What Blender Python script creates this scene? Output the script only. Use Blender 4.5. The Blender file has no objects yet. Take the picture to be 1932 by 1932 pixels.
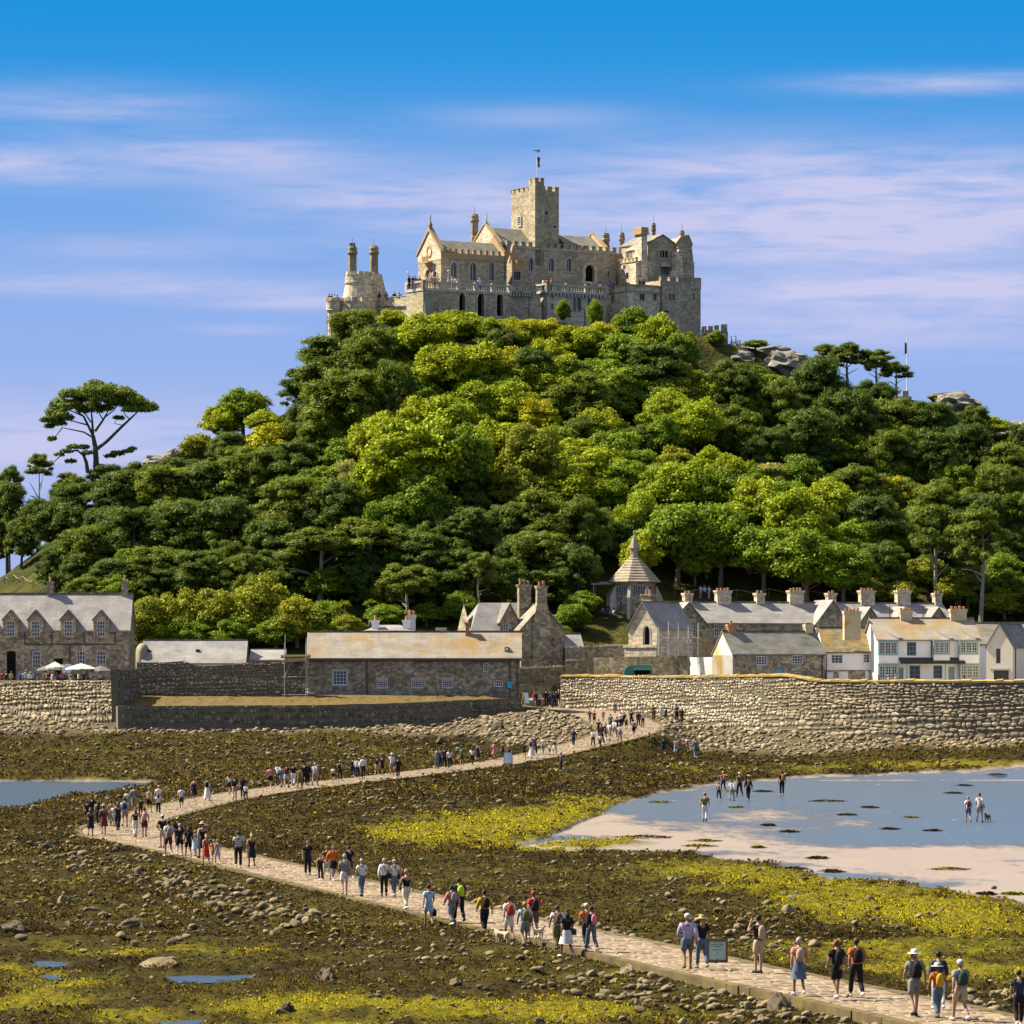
import bpy, bmesh, math, random
import numpy as np
from mathutils import Vector, Matrix
from mathutils.geometry import tessellate_polygon

S = bpy.context.scene
COL = S.collection
RN = random.Random(11)
NR = np.random.default_rng(5)
rad = math.radians

# ------------------------------------------------------------------ camera, sky, sun, exposure
F, CX, HY, ZC = 8240.0, 966.0, 1280.0, 8.5      # focal length and horizon of the photograph in 1932-px units, eye height (m)
cam_d = bpy.data.cameras.new('camera')
cam_d.sensor_width = 36.0
cam_d.lens = F / 1932 * 36
cam_d.shift_y = (HY - 966) / 1932
cam_d.clip_start = 1.0
cam_d.clip_end = 60000.0
cam = bpy.data.objects.new('camera', cam_d)
COL.objects.link(cam)
cam.location = (0, 0, ZC)
cam.rotation_euler = (rad(90), 0, 0)
S.camera = cam

SUN_EL, SUN_AZ = rad(47), rad(18)                # elevation; angle behind the left-hand direction
to_sun = Vector((-math.cos(SUN_AZ) * math.cos(SUN_EL), math.sin(SUN_AZ) * math.cos(SUN_EL), math.sin(SUN_EL)))
sun_d = bpy.data.lights.new('sun', 'SUN')
sun_d.energy = 5.0
sun_d.color = (1.0, 0.90, 0.72)
sun_d.angle = rad(0.5)
sun = bpy.data.objects.new('sun', sun_d)
COL.objects.link(sun)
sun.rotation_euler = to_sun.to_track_quat('Z', 'Y').to_euler()
sun.location = (-200, 300, 300)

S.view_settings.view_transform = 'Standard'
S.view_settings.look = 'None'
S.view_settings.exposure = 1.55
S.view_settings.gamma = 1.0
S.view_settings.use_curve_mapping = False
S.render.film_transparent = False
S.cycles.max_bounces = 6
S.cycles.transparent_max_bounces = 8

W = bpy.data.worlds.new('World')
S.world = W
W.use_nodes = True
wn, wl = W.node_tree.nodes, W.node_tree.links
wn.clear()

def wnode(t, **kw):
    n = wn.new(t)
    for k, v in kw.items():
        setattr(n, k, v)
    return n

def wmath(op, a, b=None, clamp=False):
    n = wnode('ShaderNodeMath', operation=op, use_clamp=clamp)
    for i, s in enumerate((a, b)):
        if s is None:
            continue
        if isinstance(s, (int, float)):
            n.inputs[i].default_value = s
        else:
            wl.new(s, n.inputs[i])
    return n.outputs[0]

w_out = wnode('ShaderNodeOutputWorld')
w_bg = wnode('ShaderNodeBackground')
w_bg.inputs['Strength'].default_value = 0.1
w_sky = wnode('ShaderNodeTexSky', sky_type='NISHITA', sun_disc=False)
w_sky.sun_elevation = SUN_EL
w_sky.sun_rotation = math.atan2(to_sun.x, to_sun.y)
w_sky.altitude = 10
w_sky.air_density = 1.0
w_sky.dust_density = 0.4
w_sky.ozone_density = 2.0
w_tc = wnode('ShaderNodeTexCoord')
w_sep = wnode('ShaderNodeSeparateXYZ')
wl.new(w_tc.outputs['Generated'], w_sep.inputs[0])
w_el = w_sep.outputs['Z']
# colour of the sky by elevation (sine): pale towards the sea, deep azure above, pale again overhead
w_ramp = wnode('ShaderNodeValToRGB')
w_e01 = wmath('MULTIPLY', wmath('MAXIMUM', w_el, 0.0), 1.0, True)
wl.new(w_e01, w_ramp.inputs[0])
el = w_ramp.color_ramp.elements
SKYC = [(0.0, (0.420, 0.500, 0.800)), (0.035, (0.345, 0.460, 0.810)), (0.080, (0.275, 0.435, 0.835)), (0.115, (0.130, 0.365, 0.800)),
        (0.140, (0.020, 0.300, 0.745)), (0.156, (0.002, 0.270, 0.700)), (0.24, (0.10, 0.36, 0.78)), (0.45, (0.36, 0.48, 0.70)), (1.0, (0.58, 0.61, 0.65))]  # upper stops: unseen pale veil added to neutralise the fill light
while len(el) < len(SKYC):
    el.new(0.5)
for e, (p, c) in zip(el, SKYC):
    e.position = p
    e.color = (c[0], c[1], c[2], 1)
w_x10 = wnode('ShaderNodeVectorMath', operation='SCALE')
wl.new(w_ramp.outputs[0], w_x10.inputs[0])
w_x10.inputs['Scale'].default_value = 10 / 2 ** S.view_settings.exposure   # scene-referred: background strength 0.1 and the exposure bring it back
w_mix = wnode('ShaderNodeMix', data_type='RGBA')
w_mix.inputs['Factor'].default_value = 0.99
wl.new(w_sky.outputs[0], w_mix.inputs['A'])
wl.new(w_x10.outputs[0], w_mix.inputs['B'])
# thin streaky clouds
w_map = wnode('ShaderNodeMapping')
w_map.inputs['Scale'].default_value = (14.0, 4.0, 95.0)
w_map.inputs['Rotation'].default_value = (0, rad(-1.5), 0)
wl.new(w_tc.outputs['Generated'], w_map.inputs[0])
w_no = wnode('ShaderNodeTexNoise')
w_no.inputs['Scale'].default_value = 1.6
w_no.inputs['Detail'].default_value = 9.0
w_no.inputs['Roughness'].default_value = 0.66
w_no.inputs['Distortion'].default_value = 0.7
wl.new(w_map.outputs[0], w_no.inputs['Vector'])
w_map2 = wnode('ShaderNodeMapping')
w_map2.inputs['Scale'].default_value = (50.0, 8.0, 420.0)
w_map2.inputs['Rotation'].default_value = (0, rad(-3.0), 0)
wl.new(w_tc.outputs['Generated'], w_map2.inputs[0])
w_no2 = wnode('ShaderNodeTexNoise')
w_no2.inputs['Scale'].default_value = 1.0
w_no2.inputs['Detail'].default_value = 6.0
wl.new(w_map2.outputs[0], w_no2.inputs['Vector'])
blobs = [(160, 215, 220, 34, .7), (40, 325, 180, 30, .95), (430, 306, 230, 38, 1.0), (760, 385, 260, 36, .95), (1480, 345, 460, 60, 1.3), (1250, 445, 420, 42, .95), (1820, 420, 320, 70, 1.0), (1760, 548, 420, 28, 1.3), (1600, 615, 420, 55, 1.0),
         (280, 545, 330, 20, .9), (560, 572, 150, 15, 1.0), (1790, 172, 220, 16, 1.0), (100, 840, 480, 80, 1.2), (1000, 230, 180, 22, .45), (450, 625, 80, 9, .6), (250, 480, 280, 32, .5), (1550, 482, 320, 24, .8)]
acc = None
for bx_, by_, sx_, sy_, am in blobs:
    a = wmath('MULTIPLY', wmath('SUBTRACT', w_sep.outputs['X'], (bx_ - CX) / F), F / sx_)
    b = wmath('MULTIPLY', wmath('SUBTRACT', w_el, (HY - by_) / F), F / sy_)
    g = wmath('MULTIPLY', wmath('EXPONENT', wmath('MULTIPLY', wmath('ADD', wmath('MULTIPLY', a, a), wmath('MULTIPLY', b, b)), -0.75)), am)
    acc = g if acc is None else wmath('ADD', acc, g)
# unseen thin cloud added above the view to make the fill light neutral
w_gen = wmath('MULTIPLY', wmath('MULTIPLY', wmath('SUBTRACT', w_el, 0.17), 5.0, True), 0.5, True)
acc = wmath('MAXIMUM', acc, w_gen)
nn = wmath('ADD', wmath('MULTIPLY', w_no.outputs[0], 0.62), wmath('MULTIPLY', w_no2.outputs[0], 0.38))
nn = wmath('MULTIPLY', wmath('SUBTRACT', nn, 0.27), 3.4, True)
w_cl = wmath('MULTIPLY', wmath('MULTIPLY', acc, nn, False), 0.78, True)
w_cmix = wnode('ShaderNodeMix', data_type='RGBA')
wl.new(w_cl, w_cmix.inputs['Factor'])
wl.new(w_mix.outputs['Result'], w_cmix.inputs['A'])
w_cmix.inputs['B'].default_value = tuple(k * w_x10.inputs['Scale'].default_value for k in (.59, .60, .86)) + (1,)
wl.new(w_cmix.outputs['Result'], w_bg.inputs['Color'])
wl.new(w_bg.outputs[0], w_out.inputs['Surface'])
W.cycles.sampling_method = 'MANUAL'
W.cycles.sample_map_resolution = 512

# ------------------------------------------------------------------ pixels to places
def X_(px, Y): return (px - CX) * Y / F
def Z_(py, Y): return ZC - (py - HY) * Y / F

# ------------------------------------------------------------------ noise (numpy)
_perm = NR.random((256, 256))
def vnoise(x, y):
    xi = np.floor(x).astype(int); yi = np.floor(y).astype(int)
    fx = x - xi; fy = y - yi
    fx = fx * fx * (3 - 2 * fx); fy = fy * fy * (3 - 2 * fy)
    a = _perm[xi & 255, yi & 255]; b = _perm[(xi + 1) & 255, yi & 255]
    c = _perm[xi & 255, (yi + 1) & 255]; d = _perm[(xi + 1) & 255, (yi + 1) & 255]
    return (a * (1 - fx) + b * fx) * (1 - fy) + (c * (1 - fx) + d * fx) * fy
def fbm(x, y, o=4, g=.5):
    s = 0; a = 1.; t = 0
    for i in range(o):
        s = s + a * vnoise(x * 2 ** i + 17.3 * i, y * 2 ** i + 9.1 * i); t += a; a *= g
    return s / t

# ------------------------------------------------------------------ materials
class NT:
    def __init__(s, name):
        s.m = bpy.data.materials.new(name); s.m.use_nodes = True
        s.n = s.m.node_tree.nodes; s.l = s.m.node_tree.links; s.b = s.n['Principled BSDF']
    def node(s, t, ins=None, **kw):
        n = s.n.new(t)
        for k, v in kw.items(): setattr(n, k, v)
        for k, v in (ins or {}).items(): s.put(n.inputs[k], v)
        return n
    def put(s, sock, v):
        if isinstance(v, bpy.types.NodeSocket): s.l.new(v, sock)
        else: sock.default_value = v
    def math(s, op, a, b=0.5, clamp=False):
        n = s.node('ShaderNodeMath', operation=op, use_clamp=clamp); s.put(n.inputs[0], a); s.put(n.inputs[1], b); return n.outputs[0]
    def mix(s, f, a, b, bt='MIX'):
        n = s.node('ShaderNodeMix', data_type='RGBA', blend_type=bt)
        s.put(n.inputs['Factor'], f)
        for k, v in (('A', a), ('B', b)):
            s.put(n.inputs[k], (v[0], v[1], v[2], 1) if isinstance(v, tuple) else v)
        return n.outputs['Result']
    def ramp(s, f, stops):
        n = s.node('ShaderNodeValToRGB'); s.put(n.inputs[0], f); e = n.color_ramp.elements
        while len(e) < len(stops): e.new(.5)
        for q, (p, c) in zip(e, stops):
            q.position = p; q.color = (c[0], c[1], c[2], 1) if not isinstance(c, float) else (c, c, c, 1)
        return n.outputs[0]
    def noise(s, vec, scale, detail=4., rough=.55, dist=0.):
        return s.node('ShaderNodeTexNoise', {'Vector': vec, 'Scale': scale, 'Detail': detail, 'Roughness': rough, 'Distortion': dist}).outputs[0]
    def scale(s, vec, sc):
        return s.node('ShaderNodeMapping', {'Vector': vec, 'Scale': sc}).outputs[0]

def mk(name, cols, scale=.8, rough=.9, bump=0., bscale=5., tint=False, orand=0., masonry=None, slate=None, lichen=None, stain=None, spec=.2, metal=0., transl=0., big=0.):
    """procedural surface: noise between the given colours; optional rubble masonry, slate courses, lichen and stains"""
    t = NT(name)
    pos = t.node('ShaderNodeNewGeometry').outputs['Position']
    c = cols if len(cols) > 1 else cols * 2
    nz = t.noise(pos, scale, 6., .6)
    col = t.ramp(nz, [(.3 + .4 * i / (len(c) - 1), q) for i, q in enumerate(c)])
    h = None
    if masonry:
        sx, sz, gap, var = masonry
        wob = t.node('ShaderNodeVectorMath', {0: pos, 1: t.node('ShaderNodeVectorMath', {0: t.node('ShaderNodeTexNoise', {'Vector': pos, 'Scale': 1.3}).outputs['Color'], 'Scale': .3}, operation='SCALE').outputs[0]}, operation='ADD').outputs[0]
        v = t.scale(wob, (sx, sx, sz))
        vo = t.node('ShaderNodeTexVoronoi', {'Vector': v, 'Scale': 1.0, 'Randomness': .8})
        vd = t.node('ShaderNodeTexVoronoi', {'Vector': v, 'Scale': 1.0, 'Randomness': .8}, feature='DISTANCE_TO_EDGE')
        cell = t.node('ShaderNodeSeparateColor', {0: vo.outputs['Color']}).outputs[0]
        f = t.math('ADD', t.math('MULTIPLY', cell, 2 * var), 1 - var)
        col = t.mix(1.0, col, t.node('ShaderNodeCombineColor', {0: f, 1: f, 2: t.math('POWER', f, .8)}).outputs[0], 'MULTIPLY')
        edge = t.math('SMOOTH_MIN', t.math('DIVIDE', vd.outputs['Distance'], gap), 1.0, True)
        col = t.mix(edge, t.mix(.5, col, tuple(.55 * k for k in c[0])), col)
        h = edge
    if slate:
        w_, h_, var, sc = slate
        uv = t.node('ShaderNodeUVMap').outputs[0]
        br = t.node('ShaderNodeTexBrick', {'Vector': uv, 'Color1': (1 - var, 1 - var, 1 - var, 1), 'Color2': (1 + var, 1 + var, 1 + var, 1), 'Mortar': (.74, .74, .74, 1), 'Scale': 1.0,
                                           'Mortar Size': sc, 'Mortar Smooth': .3, 'Bias': 0., 'Brick Width': w_, 'Row Height': h_})
        col = t.mix(1.0, col, br.outputs['Color'], 'MULTIPLY')
        h = br.outputs['Fac']; h = t.math('SUBTRACT', 1.0, h)
    if big:
        g = t.math('ADD', t.math('MULTIPLY', t.noise(pos, .13, 3.), 2 * big), 1 - big)
        col = t.mix(1.0, col, t.node('ShaderNodeCombineColor', {0: g, 1: g, 2: g}).outputs[0], 'MULTIPLY')
    if stain:
        sc_, lo, hi, cc = stain
        f = t.ramp(t.noise(t.scale(pos, (1, 1, .35)), sc_, 5.), [(lo, 0.), (hi, 1.)])
        col = t.mix(f, col, cc)
    if lichen:
        sc_, lo, hi, cc = lichen
        f = t.ramp(t.noise(pos, sc_, 7., .68, .4), [(lo, 0.), (hi, 1.)])
        col = t.mix(f, col, cc)
    if tint:
        a = t.node('ShaderNodeAttribute', attribute_name='tint').outputs['Fac']
        col = t.mix(1.0, col, t.node('ShaderNodeCombineColor', {0: a, 1: a, 2: a}).outputs[0], 'MULTIPLY')
    if orand:
        o = t.math('ADD', t.math('MULTIPLY', t.node('ShaderNodeObjectInfo').outputs['Random'], 2 * orand), 1 - orand)
        col = t.mix(1.0, col, t.node('ShaderNodeCombineColor', {0: o, 1: o, 2: o}).outputs[0], 'MULTIPLY')
    t.put(t.b.inputs['Base Color'], col)
    t.put(t.b.inputs['Roughness'], rough)
    t.put(t.b.inputs['Specular IOR Level'], spec)
    t.put(t.b.inputs['Metallic'], metal)
    if bump:
        hh = t.noise(pos, bscale, 6., .65)
        if h is not None: hh = t.math('ADD', t.math('MULTIPLY', hh, .5), h)
        t.put(t.b.inputs['Normal'], t.node('ShaderNodeBump', {'Height': hh, 'Strength': min(1., bump * 4), 'Distance': bump}).outputs[0])
    if transl:
        tr = t.node('ShaderNodeBsdfTranslucent', {'Color': col})
        ms = t.node('ShaderNodeMixShader', {'Fac': transl})
        t.l.new(t.b.outputs[0], ms.inputs[1]); t.l.new(tr.outputs[0], ms.inputs[2])
        t.l.new(ms.outputs[0], t.n['Material Output'].inputs['Surface'])
    return t.m

def flat(name, c, rough=.7, spec=.2, orand=0., var=.12):
    return mk(name, [tuple(k * (1 - var) for k in c), tuple(k * (1 + var) for k in c)], 3.0, rough, spec=spec, orand=orand)

GRAN = (.30, .27, .22)
M = {}
M['castle'] = mk('castle_granite', [(.26, .215, .14), (.345, .29, .195), (.42, .36, .255)], .45, .9, .03, 3., masonry=(2.2, 4.2, .10, .30), stain=(.35, .58, .9, (.19, .175, .14)), lichen=(.5, .66, .80, (.33, .25, .13)))
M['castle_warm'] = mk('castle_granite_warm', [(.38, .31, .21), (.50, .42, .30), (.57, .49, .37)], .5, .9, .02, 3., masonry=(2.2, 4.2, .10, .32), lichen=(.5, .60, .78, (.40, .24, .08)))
M['castle_orange'] = mk('castle_dressed_stone', [(.288, .194, .104), (.351, .230, .117), (.342, .270, .180)], .8, .9, .02, 4., lichen=(.9, .6, .85, (.342, .180, .045)))
M['dressed'] = mk('dressed_granite', [(.33, .30, .25), (.42, .38, .32)], 1.5, .85, .01, 6.)
M['chim_dark'] = mk('weathered_chimney_stone', [(.13, .11, .07), (.24, .20, .13), (.30, .25, .17)], .9, .9, .02, 4., masonry=(1.6, 3.0, .08, .18), lichen=(.9, .60, .78, (.36, .22, .06)))
M['rubble'] = mk('rubble_granite', [(.19, .16, .105), (.28, .235, .16), (.37, .32, .23)], .6, .92, .06, 3., masonry=(2.6, 3.8, .11, .48), stain=(.4, .58, .95, (.17, .15, .11)), lichen=(.7, .68, .80, (.34, .29, .19)))
M['rubble_dark'] = mk('rubble_granite_dark', [(.11, .095, .055), (.17, .145, .09), (.235, .20, .135)], .6, .92, .05, 3., masonry=(2.6, 3.8, .10, .45), stain=(.4, .58, .9, (.10, .09, .06)))
M['wall_core'] = mk('wall_mortar', [(.10, .085, .055), (.17, .14, .09)], 1.5, .95, .03, 6.)
M['wall_core_lit'] = mk('wall_mortar_lit_walls', [(.0992, .0843, .0570), (.1488, .1290, .0893)], 1.5, .95, .03, 6.)  # mortar copy for sunlit walls, darkened to put shade between the stones
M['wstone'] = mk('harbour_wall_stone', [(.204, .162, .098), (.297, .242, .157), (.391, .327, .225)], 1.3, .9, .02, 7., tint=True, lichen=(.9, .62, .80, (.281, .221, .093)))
M['wstone_pale'] = mk('sunny_harbour_wall_stone', [(.304, .243, .163), (.403, .334, .239), (.494, .426, .327)], 1.3, .9, .02, 7., tint=True, lichen=(.7, .60, .78, (.319, .236, .084)))  # paler copy of the wall stone, sunlight put into its colour
M['wstone_dark'] = mk('tidal_and_shaded_wall_stone', [(.085, .075, .05), (.14, .125, .085), (.22, .19, .13)], 1.1, .85, .02, 7., tint=True, lichen=(.8, .62, .78, (.12, .12, .03)))  # dark tidal stone; on the return wall shade is put into the colour
M['coping'] = mk('lichen_coping', [(.225, .161, .060), (.300, .199, .045), (.255, .210, .128)], .9, .9, .02, 6., tint=True)
M['ledge'] = mk('lichen_ledge', [(.040, .030, .009), (.112, .072, .014), (.072, .058, .025)], 1.1, .95, .10, 4.)
M['slate'] = mk('grey_slate', [(.163, .152, .141), (.222, .207, .196), (.274, .259, .248)], .7, .7, .02, 5., slate=(1.1, .34, .09, .02), big=.16, spec=.2, lichen=(.3, .62, .85, (.296, .259, .163)))
M['slate_old'] = mk('old_scantle_slate', [(.148, .133, .100), (.207, .185, .144), (.259, .237, .192)], .7, .8, .012, 5., slate=(.9, .32, .14, .02), lichen=(.35, .60, .82, (.281, .229, .096)), big=.15)
M['slate_lichen'] = mk('lichen_covered_slate', [(.194, .169, .126), (.252, .223, .180), (.295, .266, .223)], .7, .8, .012, 5., slate=(1.1, .34, .09, .02), lichen=(.30, .46, .72, (.259, .151, .022)), big=.12)
M['slate_brown'] = mk('brown_slate', [(.126, .100, .044), (.192, .155, .081), (.237, .200, .133)], .8, .8, .015, 5., slate=(.45, .32, .28, .02), lichen=(.4, .52, .72, (.252, .155, .022)))
M['slate_dark'] = mk('dark_slate', [(.104, .100, .084), (.160, .152, .128), (.208, .196, .168)], .7, .7, .012, 5., slate=(.9, .32, .16, .02), lichen=(.4, .66, .85, (.208, .184, .080)))
M['castle_roof'] = mk('castle_lead_slate', [(.12, .115, .09), (.18, .17, .13), (.22, .21, .16)], .7, .75, .012, 5., slate=(.5, .3, .12, .02))
M['slab'] = mk('stone_slab_roof', [(.192, .160, .112), (.264, .224, .160), (.304, .264, .200)], 1.2, .9, .015, 6., orand=.14)
M['white'] = mk('white_render', [(.74, .72, .67), (.82, .80, .76)], 1.0, .85, .004, 9., stain=(.5, .62, .85, (.58, .54, .46)))
M['cream'] = mk('cream_render', [(.592, .528, .400), (.640, .584, .464)], 1.0, .85, .006, 7.)
M['stained'] = mk('stained_lime_render', [(.468, .442, .399), (.578, .561, .527)], .8, .9, .006, 7., stain=(.45, .48, .66, (.442, .289, .085)), lichen=(1.3, .64, .74, (.340, .315, .281)))
M['old_render'] = mk('weathered_grey_render', [(.17, .145, .10), (.24, .205, .145)], .9, .9, .01, 6., stain=(.6, .5, .75, (.20, .145, .07)))
M['brick'] = mk('red_brick', [(.30, .16, .09), (.38, .22, .12)], 2., .9, .01, 9., lichen=(1., .6, .75, (.44, .30, .08)))
M['pot'] = flat('chimney_pot_terracotta', (.38, .19, .09), .9)
M['rendchim'] = mk('stained_chimney_render', [(.400, .336, .208), (.480, .416, .288)], 1.2, .9, .005, 8., lichen=(.7, .5, .68, (.384, .248, .032)))
M['frame_w'] = flat('white_window_paint', (.74, .73, .69), .5)
M['frame_g'] = flat('sage_green_paint', (.24, .33, .30), .5)
M['frame_d'] = flat('dark_window_lead', (.07, .07, .06), .6)
M['door_blue'] = flat('blue_door_paint', (.16, .35, .42), .5)
M['door_dark'] = flat('dark_timber', (.035, .035, .028), .7)
M['wood'] = mk('weathered_timber', [(.22, .16, .09), (.32, .24, .14)], 4., .85)
M['wood_dark'] = mk('old_dark_timber', [(.09, .06, .03), (.15, .10, .055)], 4., .85)
M['iron'] = flat('dark_iron', (.05, .035, .025), .6, .4)
M['steel'] = flat('scaffold_steel', (.32, .31, .30), .45, .5)
M['hood'] = flat('dark_slate_porch_roof', (.05, .05, .042), .8)
M['glass'] = NT('window_glass').m
_g = M['glass'].node_tree.nodes['Principled BSDF']
_g.inputs['Base Color'].default_value = (.035, .04, .04, 1); _g.inputs['Roughness'].default_value = .08; _g.inputs['Specular IOR Level'].default_value = .6
M['void'] = flat('unlit_interior', (.012, .011, .009), .95, 0.)
M['green_paint'] = flat('dark_green_trailer_paint', (.03, .15, .11), .35, .5)
M['green_light'] = flat('pale_green_awning', (.22, .40, .38), .6)
M['board_teal'] = flat('pale_teal_board', (.30, .42, .38), .6)
M['board_pale'] = flat('pale_blue_board', (.58, .64, .72), .5)
M['board_cyan'] = flat('bright_cyan_board', (.02, .34, .56), .5)
M['board_blue'] = flat('light_blue_notice', (.25, .40, .58), .5)
M['ink'] = flat('dark_lettering', (.06, .10, .10), .7)
M['ink_cyan'] = flat('pale_cyan_lettering', (.12, .45, .55), .7)
M['canvas_w'] = flat('cream_parasol_canvas', (.546, .504, .406), .9)
M['canvas_g'] = flat('grey_parasol_canvas', (.13, .125, .11), .9)
M['rock'] = mk('pale_granite_outcrop', [(.10, .095, .08), (.17, .16, .135), (.24, .225, .195)], .35, .9, .08, 1.5, lichen=(.5, .60, .75, (.22, .21, .09)))
M['bark'] = mk('pine_bark', [(.075, .06, .042), (.14, .115, .085)], 1.5, .95, .02, 6.)
M['bark_pale'] = mk('pale_bark', [(.17, .155, .12), (.27, .245, .20)], 1.5, .95, .02, 6.)

# ------------------------------------------------------------------ mesh builder
def tagit(o, label=None, cat=None, group=None, kind=None):
    if label: o['label'] = label
    if cat: o['category'] = cat
    if group: o['group'] = group
    if kind: o['kind'] = kind
    return o

def link(o, parent=None, loc=None, rz=None, sc=None):
    COL.objects.link(o)
    if parent is not None: o.parent = parent
    if loc is not None: o.location = loc
    if rz is not None: o.rotation_euler = (0, 0, rz)
    if sc is not None: o.scale = (sc, sc, sc) if isinstance(sc, (int, float)) else sc
    return o

def empty(name, loc, rz=0., label=None, cat=None, group=None, kind=None):
    o = bpy.data.objects.new(name, None)
    o.empty_display_size = .5
    link(o, None, loc, rz)
    return tagit(o, label, cat, group, kind)

def inst(name, mesh, parent=None, loc=None, rz=None, sc=None):
    return link(bpy.data.objects.new(name, mesh), parent, loc, rz, sc)

def np_mesh(name, V, Fq, mats, tint=None, mi=None, smooth=False, attrs=None):
    """V (n,3), Fq (m,k) with constant k"""
    me = bpy.data.meshes.new(name)
    V = np.asarray(V, dtype=np.float32); Fq = np.asarray(Fq, dtype=np.int32); k = Fq.shape[1]; m = len(Fq)
    me.vertices.add(len(V)); me.vertices.foreach_set('co', V.ravel())
    me.loops.add(m * k); me.loops.foreach_set('vertex_index', Fq.ravel())
    me.polygons.add(m); me.polygons.foreach_set('loop_start', np.arange(0, m * k, k, dtype=np.int32))
    for q in mats: me.materials.append(q)
    if mi is not None: me.polygons.foreach_set('material_index', np.asarray(mi, dtype=np.int32))
    if smooth: me.polygons.foreach_set('use_smooth', np.ones(m, dtype=bool))
    if tint is not None:
        a = me.attributes.new('tint', 'FLOAT', 'FACE'); a.data.foreach_set('value', np.asarray(tint, dtype=np.float32))
    for nm, dom, arr in (attrs or []):
        a = me.attributes.new(nm, 'FLOAT', dom); a.data.foreach_set('value', np.asarray(arr, dtype=np.float32))
    me.update(calc_edges=True)
    return me

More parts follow.
